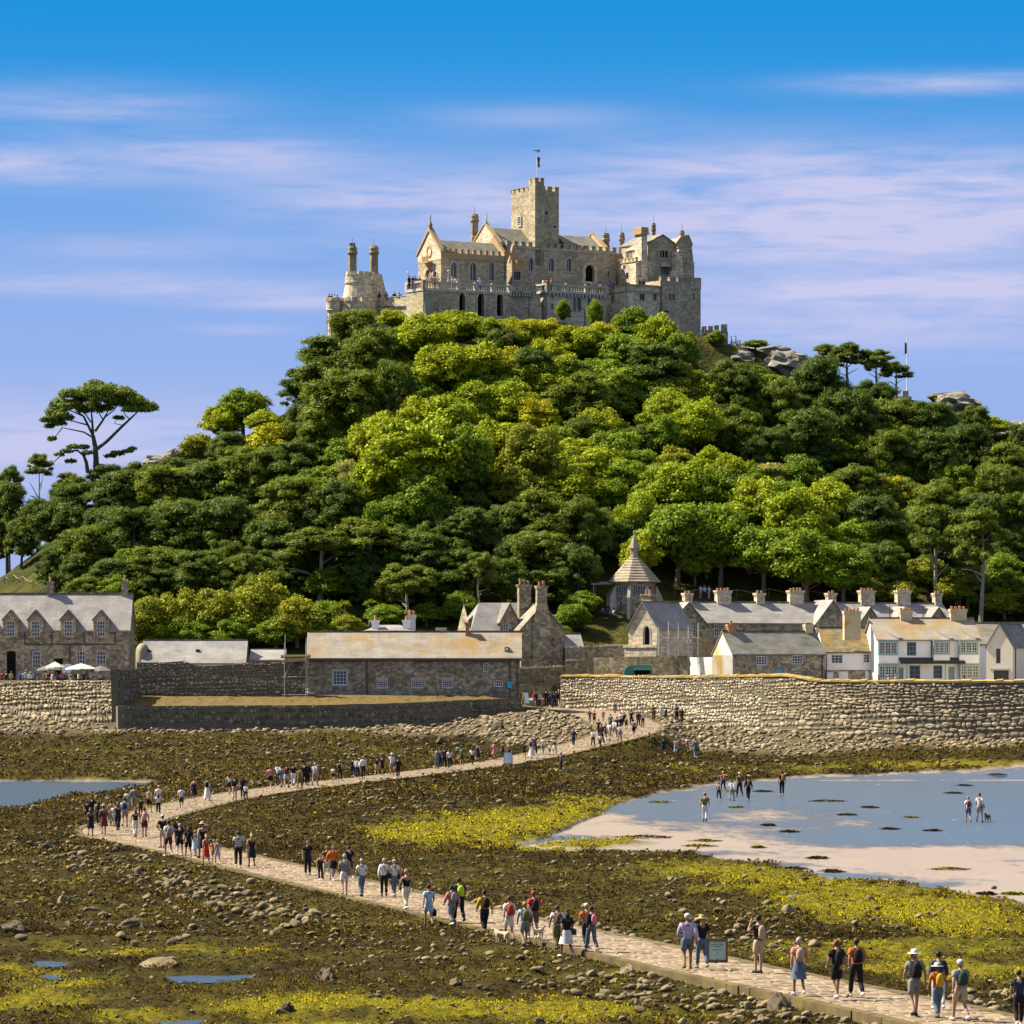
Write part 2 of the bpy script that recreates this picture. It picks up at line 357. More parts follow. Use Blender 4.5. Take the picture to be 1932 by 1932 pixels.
class MB:
    def __init__(s): s.v = []; s.f = []; s.m = []; s.t = []
    def add(s, vs, fs, m=0, t=1.):
        o = len(s.v); s.v += [tuple(v) for v in vs]
        for f in fs: s.f.append(tuple(i + o for i in f)); s.m.append(m); s.t.append(t)
        return s
    def box(s, x0, y0, z0, x1, y1, z1, m=0, t=1.):
        if x0 > x1: x0, x1 = x1, x0
        if y0 > y1: y0, y1 = y1, y0
        return s.add([(x0, y0, z0), (x1, y0, z0), (x1, y1, z0), (x0, y1, z0), (x0, y0, z1), (x1, y0, z1), (x1, y1, z1), (x0, y1, z1)],
                     [(0, 3, 2, 1), (4, 5, 6, 7), (0, 1, 5, 4), (1, 2, 6, 5), (2, 3, 7, 6), (3, 0, 4, 7)], m, t)
    def ext(s, pts, vec, m=0, t=1.):
        """planar polygon (counter-clockwise seen from outside) pushed along vec"""
        n = len(pts); vec = Vector(vec); a = [Vector(p) for p in pts]; b = [p + vec for p in a]
        fs = [tuple(range(n)), tuple(range(2 * n - 1, n - 1, -1))] + [(i, i + n, (i + 1) % n + n, (i + 1) % n) for i in range(n)]
        return s.add(a + b, fs, m, t)
    def tube(s, pts, rs, n=6, m=0, t=1., cap=True):
        pts = [Vector(p) for p in pts]; rings = []; up = Vector((.31, .17, .93))
        for i, p in enumerate(pts):
            d = (pts[min(i + 1, len(pts) - 1)] - pts[max(i - 1, 0)])
            d = d.normalized() if d.length > 1e-9 else Vector((0, 0, 1))
            a = d.cross(up); a = a.normalized() if a.length > 1e-4 else d.orthogonal().normalized()
            b = d.cross(a); r = rs[i] if not isinstance(rs, (int, float)) else rs
            rings.append([p + (a * math.cos(2 * math.pi * k / n) + b * math.sin(2 * math.pi * k / n)) * r for k in range(n)])
        vs = [v for q in rings for v in q]; fs = []
        for i in range(len(pts) - 1):
            for k in range(n):
                fs.append((i * n + k, i * n + (k + 1) % n, (i + 1) * n + (k + 1) % n, (i + 1) * n + k))
        if cap: fs += [tuple(range(n - 1, -1, -1)), tuple((len(pts) - 1) * n + k for k in range(n))]
        return s.add(vs, fs, m, t)
    def lathe(s, prof, n=8, cx=0., cy=0., rot=0., m=0, t=1., sx=1., sy=1.):
        vs = [(cx + sx * r * math.cos(2 * math.pi * k / n + rot), cy + sy * r * math.sin(2 * math.pi * k / n + rot), z) for r, z in prof for k in range(n)]
        fs = [(i * n + k, i * n + (k + 1) % n, (i + 1) * n + (k + 1) % n, (i + 1) * n + k) for i in range(len(prof) - 1) for k in range(n)]
        fs += [tuple(range(n - 1, -1, -1)), tuple((len(prof) - 1) * n + k for k in range(n))]
        return s.add(vs, fs, m, t)
    def facade(s, outline, holes, to3, reveal=.2, m=0, mr=None):
        """wall polygon in (x, z) with openings; to3(x, z, d) places it, d pointing into the wall"""
        polys = [[Vector((x, z, 0)) for x, z in p] for p in [outline] + holes]
        flatp = [p for q in polys for p in q]
        tris = tessellate_polygon(polys)
        vs = [to3(p.x, p.y, 0) for p in flatp]; fs = []
        for a, b, c in tris:
            A, B, Cc = flatp[a], flatp[b], flatp[c]
            cr = (B.x - A.x) * (Cc.y - A.y) - (B.y - A.y) * (Cc.x - A.x)
            if abs(cr) < 1e-9: continue
            fs.append((a, b, c) if cr > 0 else (a, c, b))
        s.add(vs, fs, m)
        for h in holes:
            n = len(h)
            ar = sum(h[i][0] * h[(i + 1) % n][1] - h[(i + 1) % n][0] * h[i][1] for i in range(n))
            hh = h if ar > 0 else h[::-1]
            a = [to3(x, z, 0) for x, z in hh]; b = [to3(x, z, reveal) for x, z in hh]
            s.add(a + b, [(i, (i + 1) % n, (i + 1) % n + n, i + n) for i in range(n)], m if mr is None else mr)
        return s
    def mesh(s, name, mats, uv=False, smooth=False):
        me = bpy.data.meshes.new(name)
        me.from_pydata([tuple(v) for v in s.v], [], s.f)
        for q in (mats if isinstance(mats, (list, tuple)) else [mats]): me.materials.append(q)
        me.polygons.foreach_set('material_index', s.m)
        if smooth: me.polygons.foreach_set('use_smooth', [True] * len(s.f))
        if any(abs(t - 1) > 1e-6 for t in s.t):
            a = me.attributes.new('tint', 'FLOAT', 'FACE'); a.data.foreach_set('value', s.t)
        else:
            a = me.attributes.new('tint', 'FLOAT', 'FACE'); a.data.foreach_set('value', [1.0] * len(s.f))
        me.update()
        if uv:
            lay = me.uv_layers.new(name='UVMap'); vs = me.vertices
            for p in me.polygons:
                n = p.normal
                tv = Vector((0, 0, 1)).cross(n)
                tv = Vector((1, 0, 0)) if tv.length < 1e-3 else tv.normalized()
                bv = n.cross(tv)
                for li in p.loop_indices:
                    co = vs[me.loops[li].vertex_index].co
                    lay.data[li].uv = (co.dot(tv), co.dot(bv))
        return me
    def build(s, name, mats, parent=None, uv=False, smooth=False, loc=None, rz=None):
        return inst(name, s.mesh(name, mats, uv, smooth), parent, loc, rz)
# ------------------------------------------------------------------ the shore: heights
_rows = np.array([20, 90, 130, 170, 210, 250, 300, 340, 380, 410, 430, 445, 462.])
_cols = np.array([-600, 0, 225, 450, 800, 960, 1100, 1200, 1350, 1520, 1932, 2600.])
_near = [-1.5, -1.45, -1.4, -1.25, -1.1, -.9]
_far = {-600: [-.6, -.6, -.55, 1.5, 3.5, 4.4, 5.0], 0: [-.6, -.6, -.5, 1.5, 3.6, 4.5, 5.0], 225: [-.55, -.5, -.3, 1.4, 3.3, 4.0, 4.6],
        450: [-.5, -.25, .2, 1.5, 3.0, 3.7, 4.2], 800: [-.5, -.1, .5, 1.7, 3.1, 4.0, 4.6], 960: [-.5, -.1, .8, 2.2, 3.7, 5.0, 5.8],
        1100: [-.5, -.2, .5, 2.1, 4.1, 5.2, 6.0], 1200: [-.5, -.2, .25, 1.7, 3.7, 4.9, 5.6], 1350: [-.5, -.35, -.1, 1.1, 2.9, 3.9, 4.5],
        1520: [-.5, -.4, -.3, 1.2, 3.2, 3.6, 4.0], 1932: [-.5, -.45, -.3, 2.3, 3.4, 3.6, 4.0], 2600: [-.5, -.45, -.3, 2.4, 3.4, 3.6, 4.0]}
_tab = np.array([_near + _far[c] for c in _cols])
def zbase(X, Y):
    px = CX + F * X / np.maximum(Y, 20.)
    i = np.clip(np.searchsorted(_cols, px) - 1, 0, len(_cols) - 2); a = np.clip((px - _cols[i]) / (_cols[i + 1] - _cols[i]), 0, 1)
    j = np.clip(np.searchsorted(_rows, Y) - 1, 0, len(_rows) - 2); b = np.clip((Y - _rows[j]) / (_rows[j + 1] - _rows[j]), 0, 1)
    a = a * a * (3 - 2 * a)
    return (_tab[i, j] * (1 - a) + _tab[i + 1, j] * a) * (1 - b) + (_tab[i, j + 1] * (1 - a) + _tab[i + 1, j + 1] * a) * b

# causeway centre line: photo pixel and height (m)
_pp = [(2160, 2010, -1.05), (1900, 1942, -1.05), (1640, 1885, -1.05), (1400, 1836, -1.0), (1180, 1788, -.95), (900, 1727, -.85), (600, 1658, -.75), (400, 1612, -.65), (265, 1580, -.6),
       (228, 1563, -.5), (262, 1545, -.4), (330, 1525, -.25), (450, 1500, .05), (600, 1480, .3), (745, 1464, .55), (960, 1436, 1.15), (1090, 1408, 2.2), (1160, 1390, 3.0),
       (1185, 1374, 3.7), (1165, 1358, 4.35), (1120, 1342, 5.1), (1062, 1328, 5.75), (1030, 1322, 6.0), (1010, 1318, 6.1)]
_pc = []
for x_, y_, z_ in _pp:
    Yq = F * (ZC - z_) / (y_ - HY)
    _pc.append(Vector((X_(x_, Yq), Yq, z_)))
def catmull(P, n):
    out = []
    for i in range(1, len(P) - 2):
        for k in range(n):
            t = k / n; a, b, c, d = P[i - 1], P[i], P[i + 1], P[i + 2]
            out.append(.5 * ((2 * b) + (c - a) * t + (2 * a - 5 * b + 4 * c - d) * t * t + (3 * b - a - 3 * c + d) * t ** 3))
    return out
_pc = [_pc[0] * 2 - _pc[1]] + _pc + [_pc[-1] * 2 - _pc[-2]]
PATH = np.array([tuple(v) for v in catmull(_pc, 16)])
seg = np.linalg.norm(np.diff(PATH[:, :2], axis=0), axis=1)
PARC = np.concatenate([[0], np.cumsum(seg)])
_s = np.arange(0, PARC[-1], .5)
PATH = np.stack([np.interp(_s, PARC, PATH[:, k]) for k in range(3)], 1)
for _ in range(12):                                  # ease the bends
    PATH[1:-1] = .25 * PATH[:-2] + .5 * PATH[1:-1] + .25 * PATH[2:]
PT = np.gradient(PATH[:, :2], axis=0); PT /= np.linalg.norm(PT, axis=1)[:, None]
PN = np.stack([PT[:, 1], -PT[:, 0]], 1)              # to the right of the walking direction
PW = np.interp(_s, [0, 60, 130, 150, 170, 300, 330], [1.95, 1.95, 2.05, 2.9, 2.1, 2.4, 3.6])   # half width
def path_q(X, Y):
    """distance to the causeway's centre line, its height and half width there"""
    X = np.atleast_1d(X).astype(float); Y = np.atleast_1d(Y).astype(float)
    D = np.empty(len(X)); I = np.empty(len(X), int)
    P = PATH[::2, :2]
    for a in range(0, len(X), 20000):
        d2 = (X[a:a + 20000, None] - P[None, :, 0]) ** 2 + (Y[a:a + 20000, None] - P[None, :, 1]) ** 2
        k = d2.argmin(1); I[a:a + 20000] = k * 2; D[a:a + 20000] = np.sqrt(d2[np.arange(len(k)), k])
    return D, PATH[np.minimum(I, len(PATH) - 1), 2], PW[np.minimum(I, len(PW) - 1)]
def relief(X, Y):
    return (fbm(X * .35, Y * .35, 3) - .5) * .42 + (fbm(X * 1.6, Y * 1.3, 3) - .5) * .42

# what covers the shore, as patches found on the photograph and laid on the ground
def patches(px, py, L):
    s = np.zeros_like(px)
    for cx, cy, rx, ry, w in L:
        s = s + w * np.exp(-(((px - cx) / rx) ** 2 + ((py - cy) / ry) ** 2))
    return s
ALG = [(900, 1560, 200, 26, 1.1), (1050, 1540, 180, 20, .9), (780, 1578, 120, 16, .9), (1120, 1512, 130, 14, .7), (1150, 1585, 120, 14, 1.0), (1020, 1598, 130, 10, .8),
       (1500, 1662, 200, 20, 1.0), (1320, 1640, 150, 16, .9), (1750, 1712, 220, 30, 1.15), (1560, 1700, 150, 22, .9), (1850, 1750, 160, 25, .8), (1650, 1790, 260, 18, .8),
       (1880, 1840, 200, 24, 1.0), (1700, 1822, 160, 15, .9), (1420, 1800, 90, 12, .5), (1000, 1640, 100, 10, .35), (40, 1830, 90, 12, .8), (330, 1795, 220, 10, .6),
       (110, 1858, 120, 12, .7), (60, 1890, 130, 14, 1.0), (480, 1905, 160, 18, 1.0), (700, 1895, 200, 16, 1.15), (980, 1905, 200, 18, 1.0), (1150, 1915, 200, 20, .6), (240, 1920, 110, 10, .9),
       (120, 1660, 120, 14, .55), (60, 1700, 90, 12, .6), (1130, 1880, 120, 12, .45), (1280, 1450, 120, 8, .45), (1500, 1455, 200, 7, .5), (1800, 1442, 250, 7, .9),
       (250, 1465, 150, 6, .35), (300, 1555, 60, 5, .3), (1140, 1840, 90, 8, .55), (1290, 1850, 110, 9, .55), (560, 1940, 300, 12, .9)]
def zones(X, Y, Z):
    px = CX + F * X / Y; py = HY + F * (ZC - Z) / Y
    wob = (fbm(X * .22, Y * .10, 4) - .5)
    w2 = (fbm(X * .9 + 40, Y * .35, 4) - .5)
    alg = np.clip(patches(px, py, ALG) * 1.25 + w2 * 1.6 + wob * .8 - .32, 0, 1)
    # wet sand flat on the right, outlined in photo pixels
    top = np.interp(px, [950, 1010, 1100, 1170, 1230, 1330, 1480, 1640, 1932, 2400], [1588, 1585, 1545, 1512, 1494, 1478, 1465, 1455, 1444, 1440])
    bot = np.interp(px, [950, 1010, 1150, 1300, 1420, 1560, 1660, 1800, 1932, 2400], [1590, 1596, 1606, 1614, 1634, 1655, 1668, 1684, 1700, 1740])
    jit = wob * 26 + w2 * 9
    sand = np.clip(np.minimum((py - top + jit * .6) / 4, (bot - py + jit) / 6), 0, 1) * (px > 940)
    isl = patches(px, py, [(1140, 1588, 110, 6.5, 1.0), (1060, 1594, 70, 5, .9)])
    sand = np.clip(sand - np.clip(isl * 2.5 - 1.0, 0, 1), 0, 1)
    # sea inlet on the left
    sea = np.clip(np.minimum((py - np.interp(px, [-300, 0, 200, 360], [1466, 1469, 1469, 1474])) / 3, (np.interp(px, [-300, 0, 150, 260, 360], [1534, 1526, 1502, 1486, 1474]) - py + jit * .25) / 3), 0, 1) * (px < 375)
    # band of bare pale stones under the walls and around the ramp
    lo = np.interp(px, [-300, 0, 225, 450, 600, 760, 900, 1000, 1100, 1240, 1400, 1520, 1700, 1932, 2400], [1392, 1390, 1388, 1386, 1384, 1388, 1400, 1412, 1408, 1412, 1425, 1428, 1416, 1408, 1408])
    stone = np.clip((lo - py + jit * .7) / 8, 0, 1)
    return px, py, alg, sand, sea, stone

POOLS = []
def pool_w(X, Y):
    w = np.zeros_like(X)
    for x, y, rx, ry, ph in POOLS:
        a = np.arctan2((Y - y) / ry, (X - x) / rx); j = 1 + .25 * np.sin(3 * a + ph) + .15 * np.sin(5 * a + 2 * ph)
        w = np.maximum(w, np.clip(1.6 - np.hypot((X - x) / rx, (Y - y) / ry) / j, 0, .6) / .6)
    return w
def shore_z(X, Y, rough=True):
    X = np.atleast_1d(np.asarray(X, float)); Y = np.atleast_1d(np.asarray(Y, float))
    z = zbase(X, Y)
    px, py, alg, sand, sea, stone = zones(X, Y, z)
    calm = np.clip(np.maximum(sand, sea), 0, 1)
    if rough: z = z + relief(X, Y) * (1 - .93 * calm)
    z = z - .10 * sand - .30 * sea
    if POOLS:
        w = pool_w(X, Y); z = z * (1 - w) + (zbase(X, Y) - .16) * w
    d, zp, hw = path_q(X, Y)
    k = np.clip((hw + 2.6 - d) / 2.2, 0, 1)
    dr_ = np.interp(Y, [100, 135, 152, 170, 330, 400], [.30, .26, .18, .09, .07, .04])
    z = z * (1 - k) + (zp - dr_) * k
    k2 = np.clip((hw + .1 - d) / .3, 0, 1)
    return np.where(k2 > 0, np.minimum(z, zp - .5), z)
def ground_z(X, Y):
    """what a foot stands on"""
    X = np.atleast_1d(np.asarray(X, float)); Y = np.atleast_1d(np.asarray(Y, float))
    d, zp, hw = path_q(X, Y)
    return np.where(d < hw, zp + .02, shore_z(X, Y))
def hit(px, py, fn=None, y0=100., y1=462., n=1500):
    """walk a photo ray out over the ground until it meets it"""
    Ys = np.linspace(y0, y1, n); Xs = (px - CX) * Ys / F
    zs = (fn or ground_z)(Xs, Ys); ys = HY + F * (ZC - zs) / Ys
    k = np.argmax(ys <= py)
    if ys[k] > py: k = n - 1
    return float(Xs[k]), float(Ys[k]), float(zs[k])

PLAB = []
for px, py, rx, ry, lab in ((385, 1841, 90, 6, 'long rock pool behind the low pale rock slab'), (85, 1840, 30, 4, 'small rock pool among dark seaweed'), (110, 1814, 55, 4, 'narrow greenish rock pool in the seaweed'),
                            (330, 1928, 45, 7, 'rock pool beside bright green weed mounds'), (60, 1898, 30, 4, 'little pool between green weed mounds')):
    x, y, z = hit(px, py, zbase); POOLS.append((x, y, rx * y / F, ry * y * y / (F * (ZC - z)), px * .7)); PLAB.append(lab)

# ------------------------------------------------------------------ the shore: surface
def shore_material():
    t = NT('tidal_shore')
    pos = t.node('ShaderNodeNewGeometry').outputs['Position']
    att = lambda n: t.node('ShaderNodeAttribute', attribute_name=n).outputs['Fac']
    p2 = t.scale(pos, (1., .45, 1.))
    n1 = t.noise(p2, .8, 8., .65); n2 = t.noise(p2, 5., 6., .7); n3 = t.noise(pos, .12, 3.)
    weed = t.ramp(n1, [(.28, (.009, .006, .001)), (.42, (.017, .012, .001)), (.55, (.029, .020, .002)), (.68, (.046, .033, .004)), (.8, (.072, .053, .013))])
    weed = t.mix(t.ramp(n3, [(.4, 0.), (.62, .75)]), weed, t.mix(n2, (.024, .021, .001), (.070, .060, .003)))
    alg = t.ramp(n2, [(.3, (.032, .029, .001)), (.5, (.108, .094, .001)), (.72, (.216, .176, .004))])
    sand = t.mix(t.noise(p2, .35, 5.), (.194, .148, .108), (.245, .191, .144))
    weedspeck = t.ramp(t.noise(t.scale(pos, (1., .25, 1.)), 1.1, 7., .7), [(.60, 0.), (.70, .8)])
    sand = t.mix(weedspeck, sand, (.108, .086, .022))
    stone = t.ramp(n2, [(.3, (.036, .027, .012)), (.5, (.086, .066, .036)), (.75, (.173, .137, .083))])
    col = t.mix(att('alg'), weed, alg)
    col = t.mix(att('stone'), col, stone)
    col = t.mix(att('sand'), col, sand)
    t.put(t.b.inputs['Base Color'], col)
    t.put(t.b.inputs['Roughness'], t.math('SUBTRACT', .92, t.math('MULTIPLY', att('sand'), .42)))
    t.put(t.b.inputs['Specular IOR Level'], t.math('ADD', .08, t.math('MULTIPLY', att('sand'), .4)))
    hgt = t.math('MULTIPLY', t.math('ADD', n1, t.math('MULTIPLY', n2, .6)), t.math('SUBTRACT', 1.0, att('sand')))
    t.put(t.b.inputs['Normal'], t.node('ShaderNodeBump', {'Height': hgt, 'Strength': 1.0, 'Distance': .22}).outputs[0])
    return t.m

yr = [-30., 20., 60., 85.]
while yr[-1] < 464: yr.append(yr[-1] * 1.0042 + .02)
yr = np.array(yr)
fr = np.concatenate([[-1.6, -.6, -.3], np.linspace(-.165, .165, 560), [.3, .6, 1.6]])
GX = np.stack([fr * max(y, 90.) for y in yr]); GY = np.repeat(yr[:, None], len(fr), 1)
gx, gy = GX.ravel(), GY.ravel()
gz = np.where(gy > 60, shore_z(gx, np.maximum(gy, 60.)), zbase(gx, np.maximum(gy, 60.)) - (60 - np.minimum(gy, 60.)) * .0)
edge_ = np.abs(gx) / np.maximum(gy, 90.)
gz = np.where(edge_ > .25, np.minimum(gz, -1.2 - edge_ * 2), gz)
zpx, zpy, zal, zsa, zse, zst = zones(gx, np.maximum(gy, 60.), zbase(gx, np.maximum(gy, 60.)))
nr_, nc_ = GX.shape
ii = (np.arange(nr_ - 1)[:, None] * nc_ + np.arange(nc_ - 1)[None, :]).ravel()
shore_me = np_mesh('shore', np.stack([gx, gy, gz], 1), np.stack([ii, ii + 1, ii + nc_ + 1, ii + nc_], 1), [shore_material()], smooth=True,
                   attrs=[('alg', 'POINT', zal), ('sand', 'POINT', np.maximum(zsa, zse * .8)), ('stone', 'POINT', zst)])
tagit(inst('shore', shore_me), 'brown seaweed and shingle shore laid bare at low tide', 'shore', kind='structure')

# ------------------------------------------------------------------ water: open sea, the inlet, films and pools
def water_material(name, body, rough, wave, sc, wet=False):
    t = NT(name)
    pos = t.node('ShaderNodeNewGeometry').outputs['Position']
    t.put(t.b.inputs['Base Color'], (*body, 1)); t.put(t.b.inputs['Roughness'], rough); t.put(t.b.inputs['IOR'], 1.33)
    t.put(t.b.inputs['Specular IOR Level'], .5)
    n = t.noise(t.scale(pos, (1., .5, 1.)), sc, 4., .6)
    t.put(t.b.inputs['Normal'], t.node('ShaderNodeBump', {'Height': n, 'Strength': 1.0, 'Distance': wave}).outputs[0])
    if wet:                                    # thins out into damp sand at its margins
        a = t.node('ShaderNodeAttribute', attribute_name='wet').outputs['Fac']
        f = t.math('ADD', a, t.math('MULTIPLY', t.math('SUBTRACT', t.noise(t.scale(pos, (1., .28, 1.)), 1.2, 7., .7), .5), 1.1))
        t.put(t.b.inputs['Alpha'], t.ramp(f, [(.30, 0.), (.78, .88)]))
    return t.m
M['sea'] = water_material('sea_water', (.02, .06, .10), .08, .10, 1.2)
M['pool'] = water_material('shallow_water', (.03, .045, .06), .27, .05, 3.0)
M['film'] = water_material('water_film', (.075, .105, .155), .27, .03, 3.0, True)
s_ = 30000.
o = inst('sea', np_mesh('sea', [(-s_, -s_, -2.2), (s_, -s_, -2.2), (s_, s_, -2.2), (-s_, s_, -2.2)], [(0, 1, 2, 3)], [M['sea']]))
tagit(o, 'open sea far beyond the island', 'sea', kind='structure')

def water_sheet(name, cond, dz, label, mat, ylo, yhi, xlo, xhi, step):
    """a thin sheet that follows the still level of the flat, kept only where it stands"""
    ys = np.arange(ylo, yhi, step * 1.6); xs = np.arange(xlo, xhi, step)
    XX, YY = np.meshgrid(xs, ys); x, y = XX.ravel(), YY.ravel(); zb = zbase(x, y)
    keep = cond(x, y, zb)
    n_, m_ = XX.shape
    q = (np.arange(n_ - 1)[:, None] * m_ + np.arange(m_ - 1)[None, :]).ravel()
    fq = np.stack([q, q + 1, q + m_ + 1, q + m_], 1)
    fq = fq[keep[fq].sum(1) >= 3]
    used, inv = np.unique(fq, return_inverse=True)
    V = np.stack([x, y, zb + dz], 1)[used]
    at_ = [('wet', 'POINT', wetness(x, y, zb)[used])] if name == 'water_film' else None
    return tagit(inst(name, np_mesh(name, V, inv.reshape(-1, 4), [mat], smooth=True, attrs=at_)), label, 'water', kind='structure')
def c_sea(x, y, z):
    return zones(x, y, z)[4] > .25
def wetness(x, y, z):
    px, py, al, sa, se, st = zones(x, y, z)
    f = patches(px, py, [(1250, 1520, 150, 15, 1.0), (1420, 1500, 180, 18, 1.0), (1650, 1485, 360, 28, 1.25), (1750, 1530, 280, 20, .95), (1840, 1562, 220, 17, .8), (1430, 1552, 170, 9, .6), (1560, 1572, 220, 11, .8), (1720, 1584, 240, 12, .9), (1950, 1500, 120, 60, .8),
                         (1210, 1606, 150, 5, 1.1), (1060, 1578, 80, 7, .8), (1400, 1628, 110, 5, 1.0), (1560, 1650, 110, 5, 1.0), (1690, 1668, 110, 5, 1.0), (1280, 1540, 100, 7, .8), (1010, 1590, 60, 6, .7)])
    return np.clip((f + (fbm(x * .28 + 7, y * .10 + 3, 5, .6) - .5) * 1.1) * .8 + .16, 0, 1) * np.clip(sa * 1.3, 0, 1)
def c_film(x, y, z):
    return (zones(x, y, z)[3] > .3) & (wetness(x, y, z) > .04)
water_sheet('sea_inlet', c_sea, -.16, 'still sea inlet between seaweed banks', M['pool'], 295, 392, -48, -18, .35)
water_sheet('water_film', c_film, -.085, 'shallow water lying on the wet sand flat', M['film'], 165, 425, 0, 84, .16)
for k_, lab in enumerate(PLAB):
    x, y, rx, ry, ph = POOLS[k_]; n = 48; pts = []
    for q in range(n):
        a = 2 * math.pi * q / n; j = (1 + .25 * math.sin(3 * a + ph) + .15 * math.sin(5 * a + 2 * ph)) * 1.22
        pts.append((x + rx * j * math.cos(a), y + ry * j * math.sin(a), float(zbase(np.array([x]), np.array([y]))[0]) - .10))
    tagit(MB().add(pts, [tuple(range(n))]).build('rock_pool', M['pool']), lab, 'pool', kind='structure')

# ------------------------------------------------------------------ causeway: bed, kerb blocks and setts
def P_at(s, off):
    k = min(max(s / .5, 0), len(PATH) - 1.001); i = int(k); f = k - i
    c = PATH[i] * (1 - f) + PATH[i + 1] * f; n = PN[i] * (1 - f) + PN[i + 1] * f
    return c[0] + n[0] * off, c[1] + n[1] * off, c[2]
M['sett'] = mk('causeway_setts', [(.151, .112, .072), (.202, .151, .099), (.238, .187, .130)], 1.0, .9, .012, 9., tint=True, lichen=(.25, .62, .80, (.288, .216, .094)))
M['bed'] = mk('causeway_bed', [(.137, .101, .058), (.187, .137, .079)], 1.2, .95, .03, 8.)
M['kerb'] = mk('causeway_kerb', [(.054, .040, .014), (.094, .068, .030), (.122, .090, .045)], 1.0, .92, .02, 8., tint=True, lichen=(.8, .52, .70, (.122, .115, .014)))
LTOT = (len(PATH) - 1) * .5
mb = MB(); ns = int(LTOT / 1.0); vs = []; fs = []
for i in range(ns + 1):
    s = i * LTOT / ns; hw = float(np.interp(s, _s, PW)) - .02
    for off, dz in ((-hw, -.75), (-hw, -.03), (-hw * .5, .0), (0, .02), (hw * .5, .0), (hw, -.03), (hw, -.75)):
        x, y, z = P_at(s, off); vs.append((x, y, z + dz - .03))
for i in range(ns):
    for k in range(6): fs.append((i * 7 + k, i * 7 + k + 1, (i + 1) * 7 + k + 1, (i + 1) * 7 + k))
mb.add(vs, fs)
causeway = mb.build('causeway', M['bed'])
tagit(causeway, 'pale granite causeway winding across the shore to the island', 'causeway', kind='structure')

def sett_geo(s, off, L, Wd, r):
    """one worn sett: flat crown, chamfered rim, skirts in the joint; corners follow the bend"""
    j = .14; z1 = r.uniform(.02, .042); P = []
    for (a, b) in ((-1, -1), (1, -1), (1, 1), (-1, 1)):
        x, y, z = P_at(s + a * L / 2 * (1 - r.uniform(.04, j)), off + b * Wd / 2 * (1 - r.uniform(.04, j)))
        P.append(Vector((x, y, z - .02 * abs(off) / 2.4)))
    c = (P[0] + P[1] + P[2] + P[3]) / 4
    tl = [r.uniform(-.012, .012) for _ in range(4)]
    low = [p + Vector((0, 0, -.10)) for p in P]; mid = [p + Vector((0, 0, z1 - .035)) for p in P]; top = [c + (p - c) * .80 + Vector((0, 0, z1 + tl[k])) for k, p in enumerate(P)]
    fs = [(8, 9, 10, 11)] + [(k + 4, (k + 1) % 4 + 4, (k + 1) % 4 + 8, k + 8) for k in range(4)] + [(k, (k + 1) % 4, (k + 1) % 4 + 4, k + 4) for k in range(4)]
    a = P[1] - P[0]; b = P[3] - P[0]
    if a.x * b.y - a.y * b.x < 0: fs = [f[::-1] for f in fs]
    return low + mid + top, fs
rr = random.Random(3); s = 1.0; rows_ = []
while s < LTOT - 1:
    L = rr.uniform(.42, .78); hw = float(np.interp(s, _s, PW)); off = -hw + .28
    while off < hw - .3:
        Wd = min(rr.uniform(.35, .75), hw - .26 - off)
        if Wd < .2: break
        rows_.append((s, off + Wd / 2, L, Wd)); off += Wd
    s += L
def fr_ok(s, off):
    x, y, z = P_at(s, off); px = CX + F * x / y; py = HY + F * (ZC - z) / y
    return -20 < px < 1955 and py < 1950
near = sorted([q for q in rows_ if fr_ok(q[0], q[1])], key=lambda q: P_at(q[0], q[1])[1] / math.sqrt(q[2] * q[3]))[:300]
nset = set(near); rest = MB()
for q in rows_:
    v, f = sett_geo(*q, rr); t = rr.uniform(.82, 1.15)
    if q in nset:
        b = MB().add(v, f, 0, t); b.build('paving_sett', M['sett'], causeway)
    else:
        rest.add(v, f, 0, t)
tagit(rest.build('paving_setts', M['sett'], causeway), kind='stuff')
kerbs = []
for side in (-1, 1):
    s = .5
    while s < LTOT - 2:
        L = rr.uniform(1.0, 2.3); hw = float(np.interp(s, _s, PW)); P = []
        for a, b in ((0, hw - .26), (L - .015, hw - .26), (L - .015, hw + .12), (0, hw + .12)):
            x, y, z = P_at(s + a, side * (b + rr.uniform(-.03, .03))); P.append(Vector((x, y, z + rr.uniform(.0, .03))))
        kerbs.append((P_at(s, 0)[1], P, rr.uniform(.88, 1.1))); s += L
kerbs.sort(key=lambda q: q[0]); kr = MB(); cnt = 0
for d, P, t in kerbs:
    b = MB()
    a_, b_ = P[1] - P[0], P[3] - P[0]
    pts = P if a_.x * b_.y - a_.y * b_.x > 0 else P[::-1]
    b.ext(pts, (0, 0, -.62), 0, t)
    x, y = P[0].x, P[0].y
    if cnt < 150 and y > 112:
        b.build('kerb_block', M['kerb'], causeway); cnt += 1
    else:
        kr.v and None
        o_ = len(kr.v); kr.v += b.v; kr.f += [tuple(i + o_ for i in f) for f in b.f]; kr.m += b.m; kr.t += b.t
tagit(kr.build('kerb_blocks', M['kerb'], causeway), kind='stuff')

